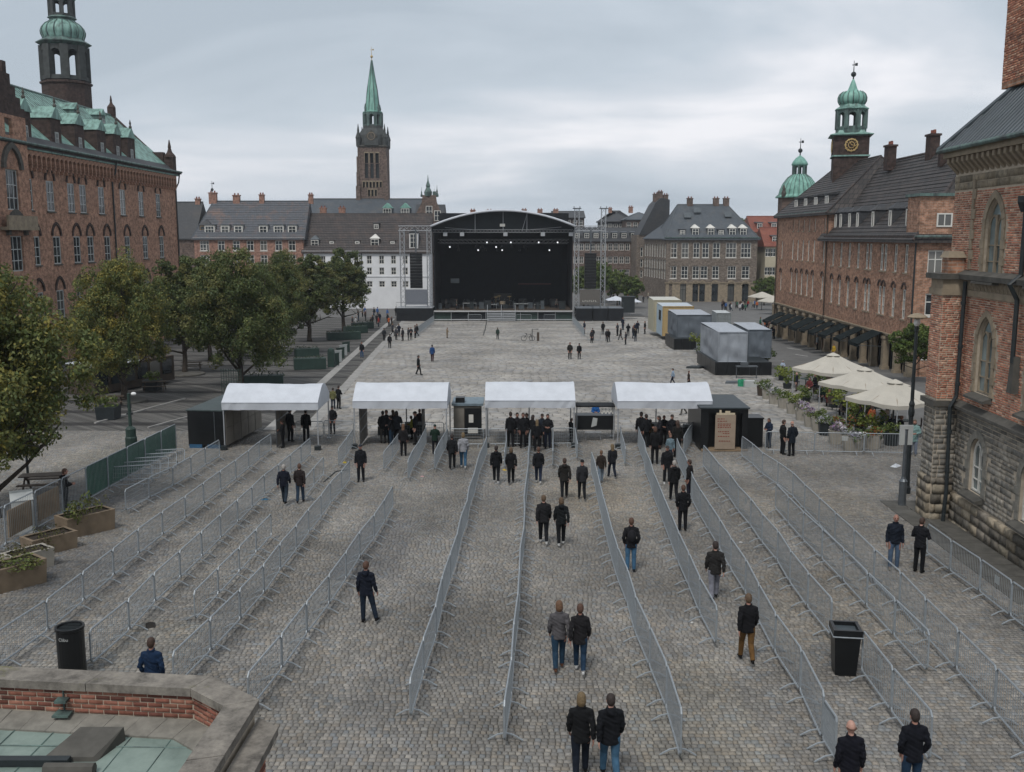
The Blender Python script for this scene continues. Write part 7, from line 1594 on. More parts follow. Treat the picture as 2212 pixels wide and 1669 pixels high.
# ================================================================ CAFE TERRACE
def parasol(px_, Yp, py_peak, py_eave, side, lb, rz):
    x = xat(px_, Yp, py_peak); z0 = gz(Yp); zp, ze = zat(py_peak, Yp), zat(py_eave, Yp); t = thing('cafe_parasol', lb, 'parasol', (x, Yp, z0), rz, 'square beige cafe parasols'); h = ze - z0; hp = zp - z0; r_ = side / 2
    m_ = MB(); n = 8; rings = [(r_, h - .22), (r_, h), (r_ * .72, h + (hp - h) * .22), (r_ * .45, h + (hp - h) * .48), (r_ * .16, h + (hp - h) * .84), (r_ * .1, hp - .06)]
    V = []; K = 16
    for (rr, z) in rings:
        for k in range(K):
            a = 2 * math.pi * k / K + math.pi / 4; c = 1 / max(abs(math.cos(a)), abs(math.sin(a))); sg = 0 if k % 2 == 0 else -.03 * rr; V.append((rr * c * math.cos(a), rr * c * math.sin(a), z + sg))
    F = [(i * K + k, i * K + (k + 1) % K, (i + 1) * K + (k + 1) % K, (i + 1) * K + k) for i in range(len(rings) - 1) for k in range(K)]; m_.add(V, F); o = m_.build('canopy', M['parasol'], t); md = o.modifiers.new('cloth_thickness', 'SOLIDIFY'); md.thickness = .015
    m_ = MB(); m_.lathe((0, 0, hp - .14), [(r_ * .24, 0), (r_ * .2, .05), (.04, .2)], 12); m_.build('vent_cap', M['parasol'], t)
    m_ = MB(); m_.tube([(0, 0, 0), (0, 0, hp - .1)], .05, 6); m_.build('pole', M['iron'], t)
    for a in range(8): m_ = MB(); c_ = 1 / max(abs(math.cos(a * math.pi / 4 + math.pi / 4)), abs(math.sin(a * math.pi / 4 + math.pi / 4))); m_.tube([(0, 0, hp - .2), (r_ * c_ * math.cos(a * math.pi / 4 + math.pi / 4), r_ * c_ * math.sin(a * math.pi / 4 + math.pi / 4), h - .02)], .02, 4); m_.build('rib', M['wood'], t)
    for (sx_, sy_) in ((-1, -1), (1, -1), (1, 1), (-1, 1)): m_ = MB(); m_.tube([(sx_ * (r_ - .08), sy_ * (r_ - .08), 0), (sx_ * (r_ - .08), sy_ * (r_ - .08), h - .05)], .03, 5); m_.build('corner_post', M['alu'], t)
parasol(1800, 69, 764, 797, 3.9, 'farthest beige square parasol over the cafe terrace', R(28)); parasol(1868, 61.5, 795, 829, 3.9, 'middle beige square parasol over the cafe terrace', R(28)); parasol(1934, 54.8, 822, 862, 3.7, 'nearest beige square parasol beside the street lamp', R(28))
PLT = [(1647, 855, 0, 'wood'), (1658, 862, 1, ''), (1673, 873, 1, ''), (1693, 882, 0, ''), (1712, 894, 3, ''), (1732, 908, 2, ''), (1751, 922, 2, ''), (1767, 930, 0, ''), (1783, 940, 1, 'black'), (1806, 958, 2, ''), (1841, 974, 1, 'round'), (1885, 968, 4, ''), (1925, 962, 0, 'black')]
pm = MB(); pm.lathe((0, 0, 0), [(.36, -.05), (.44, .66), (.46, .7), (.40, .7), (.38, .62)], 8, math.pi / 8); pme = pm.mesh('pot', M['concrete']); 
pmb = pm.mesh('pot', M['iron']); pmw = pm.mesh('pot', M['wood_dark'])
for k, (px_, py_, bu, st_) in enumerate(PLT):
    t = thing('flower_planter', 'octagonal flower planter, %s from the far end of the cafe terrace' % ORD[k], 'planter', gp(px_, py_), 0, 'flower planters along the cafe terrace'); s = 1.25 if st_ == 'round' else 1.0
    inst('pot', pmb if st_ == 'black' else (pmw if st_ == 'wood' else pme), t, scale=(s, s, 1.05)); inst('foliage', BUSH[bu], t, (0, 0, .6), (0, 0, k), (1.1 * s, 1.1 * s, 1.15))
for k, (px_, py_, s, bu) in enumerate(((1838, 915, 2.0, 3), (1762, 838, 1.6, 0), (1800, 880, 1.7, 3), (1700, 840, 1.8, 3), (1890, 945, 1.5, 3), (1740, 870, 1.5, 0), (1818, 938, 1.4, 4), (1858, 935, 1.3, 4), (1690, 822, 1.5, 0), (1862, 900, 1.6, 3))):
    t = thing('terrace_shrub', 'leafy potted shrub, %s listed among the terrace plants behind the planters' % ORD[k], 'plant', gp(px_, py_), k, 'potted shrubs on the cafe terrace'); inst('pot', pmb, t, scale=(.8, .8, .6)); inst('foliage', BUSH[bu], t, (0, 0, .35), (0, 0, k), (s, s, s))
for k, o in enumerate(sorted([o for o in COL.objects if o.name.startswith('terrace_shrub')], key=lambda o: o.location.x / o.location.y)): o['label'] = 'leafy potted shrub behind the flower planters, %s from the left' % ORD[k]
def cafe_set(px_, py_, k):
    t = thing('cafe_table', 'round dark cafe table on the terrace under the parasols', 'table', gp(px_, py_), 0, 'cafe tables under the parasols'); m_ = MB(); m_.lathe((0, 0, .7), [(.42, 0), (.42, .04)], 12); m_.build('table_top', M['green_paint'], t); m_ = MB(); m_.lathe((0, 0, 0), [(.25, 0), (.04, .05), (.04, .7)], 8); m_.build('pedestal', M['iron'], t)
    for j in range(2):
        a = k + j * 2.6; c = thing('cafe_chair', 'dark cafe chair on the terrace under the parasols', 'chair', gp(px_, py_) + Vector((.75 * math.cos(a), .75 * math.sin(a), 0)), a + R(90), 'cafe chairs under the parasols'); m_ = MB(); m_.mm((-.22, -.22, .42), (.22, .22, .46)); m_.build('seat', M['wood_dark'], c); m_ = MB(); m_.mm((-.22, -.24, .46), (.22, -.2, .9)); m_.build('backrest', M['wood_dark'], c)
        for sx_ in (-1, 1):
            for sy_ in (-1, 1): m_ = MB(); m_.tube([(sx_ * .2, sy_ * .2, 0), (sx_ * .19, sy_ * .19, .42)], .018, 4); m_.build('leg', M['iron'], c)
for k, p in enumerate(((1740, 838), (1782, 862), (1815, 890), (1850, 905), (1890, 905), (1915, 925), (1950, 935), (1870, 880), (1800, 842))): cafe_set(*p, k)
for nm, lb in (('cafe_table', 'round dark cafe table under the parasols, %s from the left'), ('cafe_chair', 'dark cafe chair under the parasols, %s from the left')):
    for k, o in enumerate(sorted([o for o in COL.objects if o.name.startswith(nm)], key=lambda o: o.location.x / o.location.y)): o['label'] = lb % ORD[k]
# things by the tarpaulin box: pallet, crates, easel
m_ = MB(); m_.prism([(-1.0, -.5, 0), (1.0, -.3, 0), (1.0, .6, 0), (-.7, .5, 0)], (0, 0, .12)); tagged(m_, 'loading_ramp', M['steel_dark'], 'flat grey ramp plate in front of the tarpaulin platform', 'ramp', loc=gp(1590, 828))
for k in range(2): m_ = MB(); m_.lathe((0, 0, 0), [(.2, 0), (.22, .4), (.2, .55)], 10); tagged(m_, 'green_canister', plain('canister_green' + str(k), '#2e8a66', .5), ('green canister left of its twin', 'green canister right of its twin')[k] + ' below the tarpaulin platform', 'canister', loc=gp(1599 + k * 6, 835))
m_ = MB(); m_.mm((-.5, -.3, 0), (.5, .3, .5)); tagged(m_, 'grey_crate', M['paint_grey'], 'pale grey crate right of the green canisters', 'crate', loc=gp(1620, 836))
m_ = MB(); m_.mm((-.9, -.3, 1.0), (.9, .3, 1.08)); m_.tube([(-.85, 0, 0), (-.85, 0, 1.0)], .04, 4); m_.tube([(.85, 0, 0), (.85, 0, 1.0)], .04, 4); m_.mm((-.5, -.2, 1.08), (.1, .2, 1.4)); tagged(m_, 'work_table', M['steel_dark'], 'cluttered work table by the tarpaulin platform', 'table', loc=gp(1612, 818))
m_ = MB(); m_.lathe((0, 0, 0), [(1.6, 0), (1.5, .55), (1.3, .6)], 4, .3); o = tagged(m_, 'tow_frame', M['iron'], 'low black drawbar at the left of the tarpaulin platform', 'drawbar', loc=gp(1502, 796)); o.scale = (.6, .35, .35)
for k, (px_, py_, s) in enumerate(((1512, 766, 2.2), (1518, 775, 1.3), (1650, 792, 2.2))):
    t = thing('potted_shrub', ('yellowish rounded shrub left of the tarpaulin box', 'white hydrangea below the yellowish shrub', 'dark spiky shrub right of the tarpaulin box')[k], 'plant', gp(px_, py_), k); inst('pot', pmb, t, scale=(1, 1, 1)); inst('foliage', BUSH[(3, 1, 0)[k]], t, (0, 0, .6), (0, 0, 0), (s, s, s))
# bicycle cart on the plaza
t = thing('bicycle', 'small dark bicycle with a canopy frame on the empty plaza', 'bicycle', gp(1140, 737)); 
for x in (-.5, .55): m_ = MB(); m_.tube([(x + .33 * math.cos(a * math.pi / 7), 0, .33 + .33 * math.sin(a * math.pi / 7)) for a in range(14)], .03, 4, closed=True); m_.build('wheel', M['iron'], t)
m_ = MB(); m_.tube([(-.5, 0, .33), (-.15, 0, .85), (.4, 0, .8), (.55, 0, .33)], .03, 4); m_.tube([(-.15, 0, .85), (.05, 0, .33), (.4, 0, .8)], .03, 4); m_.build('bike_frame', M['iron'], t); m_ = MB(); m_.box((-.2, 0, .95), (.25, .15, .06)); m_.build('saddle', M['black_gloss'], t); m_ = MB(); m_.tube([(.4, -.25, 1.05), (.4, .25, 1.05)], .02, 4); m_.tube([(.4, 0, .8), (.4, 0, 1.05)], .02, 4); m_.build('handlebar', M['steel_dark'], t)
t = thing('display_stand', 'thin black frame stand right of the bicycle on the plaza', 'stand', gp(1158, 737)); m_ = MB(); m_.tube([(-.5, 0, 0), (-.5, 0, 1.5), (.3, 0, 1.5)], .05, 4); m_.build('frame', M['iron'], t); m_ = MB(); m_.mm((.1, -.1, 0), (.4, .1, 1.1)); m_.build('post', M['wood_dark'], t)
# cable runs
def cable(pts, lb, r_=.02, mat='iron'):
    m_ = MB(); m_.tube([gp(*p) + Vector((0, 0, .02)) for p in pts], r_, 4); tagged(m_, 'cable', M[mat], lb, 'cable')
cable([(1051, 695), (1048, 712), (1044, 725)], 'thin black cable on the plaza left of the stage stairs', .06); cable([(755, 1016), (725, 1020), (700, 1042)], 'black cable at the foot of the barrier by the second tent', .03)
# litter
for k, (px_, py_, c, s) in enumerate(((572, 1080, '#3d6a85', .16), (945, 985, '#9a9a98', .12), (1090, 1016, '#b89a3c', .13), (1087, 995, '#b5b5b5', .12), (1495, 1345, '#b8b8b4', .06), (325, 1352, '#2a2724', .22), (912, 1030, '#a88', .1), (1935, 1008, '#b9bcc0', .3), (745, 1000, '#b5a038', .14), (1600, 1172, '#aaa', .07))):
    c = c if len(c) == 7 else '#' + ''.join(x * 2 for x in c[1:]); m_ = MB(); m_.add([(-s, -s * .6, 0), (s, -s * .5, 0), (s * .8, s * .7, 0), (-s * .9, s * .5, 0), (0, 0, s * .5)], [(0, 1, 4), (1, 2, 4), (2, 3, 4), (3, 0, 4), (3, 2, 1, 0)])
    tagged(m_, 'litter', cloth(c), ('scrap of blue plastic by the left barrier row', 'grey scrap below the second tent', 'yellow scrap beside the third tent lane', 'pale scrap left of the third tent middle row', 'tiny white scrap left of the tan trousers', 'dark scrap behind the man in blue', 'pinkish scrap below the second tent row', 'pale flattened bag near the street lamp', 'yellow tape at the second tent pole', 'small white scrap in the right lane')[k], 'litter', loc=gp(px_, py_), rz=k)
# ================================================================ far market crowd shelters beyond the stage right
for k, (px_, py_) in enumerate(((1645, 672), (1668, 684), (1690, 676))):
    t = thing('market_parasol', ('cream market canopy nearest the stone office', 'cream market canopy in front of the awnings', 'cream market canopy at the arcade end')[k], 'parasol', gp(px_, py_)); m_ = MB(); m_.lathe((0, 0, 2.7), [(2.9, 0), (2.8, .15), (.15, 1.1)], 4, math.pi / 4 + .3); m_.build('canopy', M['parasol'], t); m_ = MB(); m_.tube([(0, 0, 0), (0, 0, 3.7)], .06, 5); m_.build('pole', M['iron'], t)
# search tables under the tents
for k, (px_, py_) in enumerate(((845, 948), (893, 946), (1150, 948), (1420, 948), (1470, 950))):
    t = thing('search_table', 'dark folding search table under the tents, %s from the left' % ORD[k], 'table', gp(px_, py_), 0, 'search tables under the tents'); m_ = MB(); m_.mm((-.7, -.35, .7), (.7, .35, .74)); m_.mm((-.69, -.34, .25), (.69, -.33, .7)); m_.build('table_top', M['iron'], t)
    for sx_ in (-1, 1): m_ = MB(); m_.tube([(sx_ * .6, .25, 0), (sx_ * .6, .25, .7)], .02, 4); m_.build('leg', M['steel_dark'], t)
    m_ = MB(); m_.box((-.25, 0, .82), (.4, .3, .16)); m_.box((.3, .05, .8), (.3, .25, .12), .3); m_.build('tray', M['paint_grey'], t)
# ================================================================ PEOPLE
# each body is grown from a jointed skeleton as one closed surface (voxel union), then shared
def remesh(mb, voxel, name):
    me = mb.mesh(name + '_raw'); o = bpy.data.objects.new(name + '_raw', me); COL.objects.link(o)
    md = o.modifiers.new('union', 'REMESH'); md.mode = 'VOXEL'; md.voxel_size = voxel; md.use_smooth_shade = True
    s_ = o.modifiers.new('relax', 'SMOOTH'); s_.factor = .5; s_.iterations = 2
    dg = bpy.context.evaluated_depsgraph_get(); out = bpy.data.meshes.new_from_object(o.evaluated_get(dg)); out.name = name
    bpy.data.objects.remove(o); bpy.data.meshes.remove(me); return out
def verts(me):
    a = np.empty(len(me.vertices) * 3, np.float32); me.vertices.foreach_get('co', a); return a.reshape(-1, 3)
def seg_dist(P, a, b):
    a, b = np.array(a), np.array(b); d = b - a; t = np.clip(((P - a) @ d) / max(1e-9, d @ d), 0, 1); return np.linalg.norm(P - (a + t[:, None] * d), axis=1)
def pose(kind):
    """Joints of a 1.75 m figure facing +y."""
    J = dict(hip=(0, 0, .93), chest=(0, .0, 1.28), neck=(0, -.005, 1.47), head=(0, .02, 1.625))
    for s, k in ((-1, 'l'), (1, 'r')):
        J['hp' + k] = (s * .09, 0, .91); J['kn' + k] = (s * .10, .02, .50); J['an' + k] = (s * .105, -.02, .085)
        J['sh' + k] = (s * .165, -.01, 1.385); J['el' + k] = (s * .222, -.04, 1.11); J['wr' + k] = (s * .235, .04, .865)
    if kind == 'walk_a':
        J.update(knl=(-.09, .16, .53), anl=(-.09, .24, .10), knr=(.09, -.02, .50), anr=(.09, -.26, .17), ell=(-.225, -.11, 1.11), wrl=(-.225, -.12, .87), elr=(.225, .03, 1.11), wrr=(.21, .16, .90))
    if kind == 'walk_b':
        J.update(knr=(.09, .14, .53), anr=(.09, .20, .10), knl=(-.09, -.03, .50), anl=(-.09, -.20, .14), elr=(.225, -.10, 1.11), wrr=(.225, -.10, .87), ell=(-.225, .02, 1.11), wrl=(-.21, .14, .90))
    if kind == 'stride':
        J.update(knl=(-.10, .0, .50), anl=(-.10, -.02, .085), knr=(.17, .02, .52), anr=(.29, -.10, .17), elr=(.235, -.03, 1.11), wrr=(.27, .06, .88))
    if kind == 'front':
        J.update(ell=(-.26, .04, 1.12), wrl=(-.10, .26, 1.10), elr=(.26, .04, 1.12), wrr=(.10, .26, 1.12), head=(0, .05, 1.61))
    if kind == 'pocket':
        J.update(ell=(-.25, -.06, 1.12), wrl=(-.20, .06, .91), elr=(.25, -.06, 1.12), wrr=(.20, .06, .91))
    if kind == 'sit':
        for s, k in ((-1, 'l'), (1, 'r')): J['kn' + k] = (s * .12, .42, .93); J['an' + k] = (s * .12, .44, .52); J['wr' + k] = (s * .15, .30, 1.0); J['el' + k] = (s * .25, .02, 1.12)
    return J
def lerp(a, b, t): return tuple(a[i] + (b[i] - a[i]) * t for i in range(3))
def body_proto(kind, fem, fine):
    J = pose(kind); mb = MB(); g = 1.0 if not fem else .93
    T = lambda pts, rs, n=12: mb.tube(pts, rs, n)
    hip, ch, nk, hd = J['hip'], J['chest'], J['neck'], J['head']
    mb.tube([(0, 0, .80), (0, 0, .88), (0, 0, .98), (0, .005, 1.10), (0, .005, 1.27), (0, -.005, 1.38), (0, -.01, 1.45)], [(.10, .09), (.155, .11), (.158 * (1.03 if fem else 1), .112), (.138 * g, .098), (.165 * g, .118), (.150 * g, .098), (.07, .06)], 14)
    mb.tube([(0, -.01, 1.40), nk, (hd[0] * .6, hd[1] * .6, 1.56)], [.062, .054 * g, .052 * g], 10)
    mb.ell((hd[0], hd[1], hd[2]), (.078, .098, .116), 14, 10); mb.ell((hd[0], hd[1] + .025, hd[2] - .055), (.052, .062, .06), 10, 8)
    mb.tube([(hd[0], hd[1] + .085, hd[2] + .02), (hd[0], hd[1] + .112, hd[2] - .025)], [.012, .019], 6)
    for s in (-1, 1): mb.ell((hd[0] + s * .076, hd[1] - .005, hd[2] - .01), (.012, .024, .034), 6, 5)
    for s, k in ((-1, 'l'), (1, 'r')):
        hp, kn, an, sh, el, wr = (J[q + k] for q in ('hp', 'kn', 'an', 'sh', 'el', 'wr'))
        T([hp, lerp(hp, kn, .3), lerp(hp, kn, .75), kn, lerp(kn, an, .3), lerp(kn, an, .75), an], [.098, .096, .078, .072, .070, .060, .056])
        toe = (an[0] + s * .015, an[1] + .17, max(.035, an[2] - .05)); heel = (an[0], an[1] - .055, max(.04, an[2] - .035))
        T([heel, (an[0], an[1] + .03, an[2] - .03), lerp((an[0], an[1] + .03, an[2] - .03), toe, .6), toe], [(.035, .035), (.042, .045), (.045, .034), (.034, .022)], 8)
        T([(sh[0] * .55, sh[1], sh[2] + .01), sh, lerp(sh, el, .5), el, lerp(el, wr, .3), wr], [.055, .057 * g, .048 * g, .040, .040, .027])
        # hand: palm, four fingers of unequal length, thumb at the side
        d = Vector(wr) - Vector(el); d.normalize(); side = Vector((1, 0, 0)) if abs(d.x) < .8 else Vector((0, 1, 0)); fw = d.cross(side).normalized() * (-1 if d.cross(side).y < 0 else 1)
        w_ = Vector(wr); pm_ = w_ + d * .05
        mb.tube([w_, pm_, w_ + d * .09], [(.024, .028), (.018, .040), (.016, .038)], 8)
        for i, (o_, ln) in enumerate(((-.030, .062), (-.010, .074), (.010, .070), (.029, .055))):
            b0 = w_ + d * .085 + fw * (-o_); m0 = b0 + d * ln * .55 - side * s * .006; e0 = b0 + d * ln * .92 - side * s * .024
            mb.tube([b0, m0, e0], [.0105, .0100, .0085], 6)
        tb = w_ + d * .03 + fw * .03; mb.tube([tb, tb + d * .03 + fw * .022, tb + d * .06 + fw * .024 - side * s * .01], [.0125, .0115, .009], 6)
    me = remesh(mb, .0105 if fine else .018, 'person'); P = verts(me)
    reg = np.zeros(len(P), int); best = np.full(len(P), 9.0)
    def claim(r, a, b, k=1.0):
        dd = seg_dist(P, a, b) * k; m = dd < best; best[m] = dd[m]; reg[m] = r
    claim(0, nk, hd, .8); claim(0, hd, (hd[0], hd[1], hd[2] + .05), .7)
    claim(1, (0, 0, 1.0), (0, 0, 1.40), .62)
    claim(2, (-.05, 0, .90), (.05, 0, .90), .6)
    for k in 'lr':
        claim(2, J['hp' + k], J['kn' + k]); claim(2, J['kn' + k], lerp(J['kn' + k], J['an' + k], .86)); an = J['an' + k]; claim(3, (an[0], an[1] - .04, an[2] - .045), (an[0], an[1] + .17, an[2] - .05), .8)
        claim(1, J['sh' + k], J['el' + k]); claim(1, J['el' + k], lerp(J['el' + k], J['wr' + k], .92)); d = Vector(J['wr' + k]) - Vector(J['el' + k]); d.normalize(); w_ = Vector(J['wr' + k]); claim(0, tuple(w_ + d * .03), tuple(w_ + d * .16), .75)
    for s in (-1, 1):                                  # eyes, mouth
        reg[np.linalg.norm(P - np.array([hd[0] + s * .030, hd[1] + .083, hd[2] + .018]), axis=1) < .015] = 4
    reg[seg_dist(P, (hd[0] - .018, hd[1] + .088, hd[2] - .062), (hd[0] + .018, hd[1] + .088, hd[2] - .062)) < .011] = 5
    lp_ = np.empty(len(me.loops), np.int32); me.loops.foreach_get('vertex_index', lp_); ls = np.empty(len(me.polygons), np.int32); me.polygons.foreach_get('loop_start', ls)
    me.materials.clear()
    for m_ in (SKIN[0], cloth('#1a1b1d'), cloth('#1a1b1d'), cloth('#17171a'), M['black_gloss'], cloth('#7a4a42')): me.materials.append(m_)
    me.polygons.foreach_set('material_index', reg[lp_[ls]].astype(np.int32)); me.polygons.foreach_set('use_smooth', [True] * len(me.polygons)); me.update()
    return me
def coat_proto(kind, fem, fine, long=0.0, hood=False):
    """Jacket shell over the same skeleton, with sleeves, collar and hem."""
    J = pose(kind); mb = MB(); g = 1.0 if not fem else .93; a = .022; hem = .80 - long
    mb.tube([(0, 0, hem), (0, 0, hem + .04), (0, 0, .92), (0, .0, 1.0), (0, .005, 1.10), (0, .005, 1.25), (0, -.005, 1.34), (0, -.012, 1.41), (0, -.012, 1.45), (0, -.01, 1.49)], [(.172 + long * .1, .132 + long * .1), (.178 + long * .08, .137), (.176, .134), (.170, .128), (.164 * g, .123), (.180 * g, .138), (.176 * g, .124), (.135, .10), (.09, .082), (.07, .07)], 18)
    mb.tube([(.068 * math.cos(t), -.012 + .066 * math.sin(t), 1.49 + .012 * math.sin(t)) for t in np.linspace(0, 2 * math.pi, 14)[:-1]], .021, 6, closed=True)
    if hood: mb.ell((0, -.10, 1.44), (.105, .075, .085), 10, 7)
    for s, k in ((-1, 'l'), (1, 'r')):
        sh, el, wr = J['sh' + k], J['el' + k], J['wr' + k]
        mb.tube([(sh[0] * .5, sh[1], sh[2] + .012), sh, lerp(sh, el, .5), el, lerp(el, wr, .4), lerp(el, wr, .96)], [.066, .070 * g, .066 * g, .058, .054, .044], 12)
        if long > 0 or kind == 'sit': pass
    me = remesh(mb, .012 if fine else .02, 'jacket'); P = verts(me)
    # folds: gentle creases at elbows, waist and across the back
    n_ = np.empty(len(me.vertices) * 3, np.float32); me.vertices.foreach_get('normal', n_); n_ = n_.reshape(-1, 3)
    f = .0045 * np.sin(P[:, 2] * 46 + 3 * np.sin(P[:, 0] * 13) + 2 * np.sin(P[:, 1] * 17)) + .004 * np.sin(P[:, 0] * 33 + P[:, 2] * 19 + 2 * np.sin(P[:, 2] * 9)) + .003 * np.sin(P[:, 2] * 80 + P[:, 0] * 40)
    f *= np.where((P[:, 2] > .9) & (P[:, 2] < 1.35), 1.0, .6); P = P + n_ * f[:, None]; me.vertices.foreach_set('co', P.reshape(-1))
    me.materials.clear(); me.materials.append(cloth('#17181b')); me.polygons.foreach_set('use_smooth', [True] * len(me.polygons)); me.update(); return me
SKIN = [plain('skin_' + str(i), c, .6, var=.08, scale=20, bmp=.05) for i, c in enumerate(('#9c7465', '#8f695b', '#a88273'))]
HAIRM = {c: plain('hair_' + c.strip('#'), c, .7, var=.35, scale=30, bmp=.4) for c in ('#3a2a22', '#2a211d', '#5c4330', '#62523a', '#8f8a84', '#4b3428', '#6f4a34', '#51402f')}
def hair_proto(kind):
    mb = MB(); hz = 1.625
    if kind in ('short', 'bob', 'long', 'grey'):
        mb.ell((0, .005, hz + .028), (.086, .104, .104), 14, 10)
        mb.ell((0, -.035, hz - .005), (.080, .070, .098), 12, 8)
        if kind == 'bob': mb.ell((0, -.03, hz - .04), (.092, .082, .12), 12, 8)
        if kind == 'long': mb.ell((0, -.04, hz - .05), (.088, .075, .13), 12, 8); mb.tube([(0, -.06, hz - .05), (0, -.085, hz - .2), (0, -.09, hz - .32)], [(.075, .045), (.08, .035), (.05, .02)], 10)
    if kind == 'cap':
        mb.ell((0, .0, hz + .045), (.085, .102, .085), 14, 8); mb.tube([(0, .07, hz + .045), (0, .15, hz + .035)], [(.06, .012), (.05, .008)], 10)
    if kind == 'fringe':
        mb.tube([(.079 * math.cos(t), -.01 + .088 * math.sin(t), hz - .005) for t in np.linspace(math.pi * .95, math.pi * 2.05, 9)], .016, 6)
    me = remesh(mb, .011, 'hair'); P = verts(me)
    if kind in ('short', 'bob', 'long'):               # clear the face
        k = (P[:, 1] > .045) & (P[:, 2] < hz + .055); P[k, 1] = .045 - (P[k, 1] - .045) * .2
    me.vertices.foreach_set('co', P.reshape(-1)); me.materials.clear(); me.materials.append(HAIRM['#3a2a22']); me.polygons.foreach_set('use_smooth', [True] * len(me.polygons)); me.update(); return me
HAIR = {k: hair_proto(k) for k in ('short', 'bob', 'long', 'cap', 'fringe')}
BODY = {}; COAT = {}
def get_body(kind, fem, fine):
    k = (kind, fem, fine)
    if k not in BODY: BODY[k] = body_proto(*k)
    return BODY[k]
def get_coat(kind, fem, fine, long, hood):
    k = (kind, fem, fine, long, hood)
    if k not in COAT: COAT[k] = coat_proto(*k)
    return COAT[k]
def recolor(o, i, m):
    o.material_slots[i].link = 'OBJECT'; o.material_slots[i].material = m
PN = [0]
def person(loc, h, label, pose_='stand', face=0.0, fem=False, coat='#17181b', legs='#1b1d22', shoes='#151515', hair='short', hc='#3a2a22', long=0.0, hood=False, fine=False, group=None, skin=None, bag=None):
    """face: 0 looks away from the camera, 180 towards it."""
    PN[0] += 1; rnd = random.Random(PN[0]); o = inst('person', get_body(pose_, fem, fine), None, loc, (0, 0, R(face) + rnd.uniform(-.06, .06)), (h / 1.75 * rnd.uniform(.97, 1.05),) * 2 + (h / 1.75,)); tag(o, label, 'person', group)
    sk = SKIN[PN[0] % 3] if skin is None else skin
    recolor(o, 0, sk); recolor(o, 1, cloth(coat)); recolor(o, 2, cloth(legs)); recolor(o, 3, cloth(shoes))
    if pose_ == 'sit': o.location.z -= .48 * h / 1.75
    c = inst('jacket', get_coat(pose_, fem, fine, long, hood), o); recolor(c, 0, cloth(coat))
    if hair:
        hd = pose(pose_)['head']; hr = inst('hair' if hair != 'cap' else 'cap', HAIR[hair], o, (hd[0], hd[1] - .02 + (0 if hair == 'fringe' else .012), hd[2] - 1.625)); recolor(hr, 0, HAIRM[hc] if hc in HAIRM else cloth(hc))
    if bag:
        m_ = MB(); m_.ell((0, -.19, 1.22), (.14, .08, .2), 10, 7); m_.build('backpack', cloth(bag), o, smooth=True)
    return o
def by_feet(px, py, ptop=None, h=1.72):
    p = gp(px, py)
    if ptop is not None: h = (tan_down(py) - tan_down(ptop)) * p.y
    return p, max(1.35, min(1.9, h))
def by_head(px, ptop, h=1.74):
    t = tan_down(ptop); Y = (CAM_H - h) / (t - SLOPE); x = at(px, ptop, Y).x; return Vector((x, Y, gz(Y))), h
BLK, DGR, NVY = '#121316', '#26262a', '#151c2a'; JNS, DJN = '#2f4a60', '#1b2836'; WHT = '#b0b0ae'
# near and middle figures, one by one
p, h = by_head(1256, 1497, 1.73); person(p, h, 'blond-haired person in black jacket, left of the nearest couple at bottom centre', 'walk_b', 0, True, '#131416', '#141a24', '#151515', 'bob', '#62523a', .02, fine=True)
p, h = by_head(1320, 1500, 1.74); person(p, h, 'dark-haired person in black jacket and blue jeans, right of the nearest couple', 'walk_a', 0, False, '#101216', '#38566c', '#151515', 'short', '#2a211d', .02, hood=True, fine=True)
p, h = by_feet(1207, 1450, 1298); person(p, h, 'person in grey jacket and blue jeans, left of the couple', 'walk_b', 4, True, '#4b494b', '#22384a', '#54392a', 'bob', '#5c4330', -.02, fine=True)
p, h = by_feet(1252, 1456, 1305); person(p, h, 'person in black jacket and white shoes beside the grey jacket', 'walk_a', -3, True, '#1c1b1d', '#1c2f42', WHT, 'short', '#4b3428', .03, fine=True)
p, h = by_feet(1174, 1177, 1070); person(p, h, 'taller man of the couple walking in the central lane', 'walk_a', 0, False, '#1d1d1f', '#15171b', WHT, 'short', '#51402f', fine=True)
p, h = by_feet(1212, 1180, 1075); person(p, h, 'woman with white collar in the central lane couple', 'walk_b', 0, True, '#141719', '#121316', WHT, 'bob', '#51402f', hood=True, fine=True)
p, h = by_feet(1362, 1236, 1119); person(p, h, 'man in black jacket with backpack straps and bright blue jeans', 'pocket', 0, False, '#17171a', '#3b5d78', '#17181b', 'short', '#4b3428', fine=True, bag='#1d1d20')
p, h = by_feet(1542, 1297, 1170); person(p, h, 'man in dark grey jacket and light grey trousers', 'walk_b', 0, False, '#242322', '#6f7078', '#1b1b1b', 'short', '#2a211d', fine=True)
p, h = by_feet(1612, 1433, 1283); person(p, h, 'man in black jacket and tan trousers', 'walk_a', 0, False, '#131316', '#5d4426', '#141414', 'short', '#51402f', fine=True)
p, h = by_feet(1474, 1147, 1048); person(p, h, 'man all in black between two right-hand barrier rows', 'pocket', 0, False, '#101114', '#121317', '#151515', 'short', '#4b3428', .03, fine=True)
p, h = by_feet(1455, 1084, 995); person(p, h, 'man in black with pale hood behind the man all in black', 'walk_a', 0, False, '#141517', '#131418', '#151515', 'short', '#8f8a84', hood=True, fine=True)
p, h = by_feet(1440, 1046, 963); person(p, h, 'man in dark coat facing the camera near the last tent', 'stand', 180, False, '#141518', '#15171b', WHT, 'cap', '#2a211d', .04, fine=True)
p, h = by_feet(1488, 1075, 993); person(p, h, 'person in dark jacket behind the barrier right of the pale hood', 'stand', 60, False, '#1d1b1c', '#191a26', '#151515', 'short', '#3a2a22')
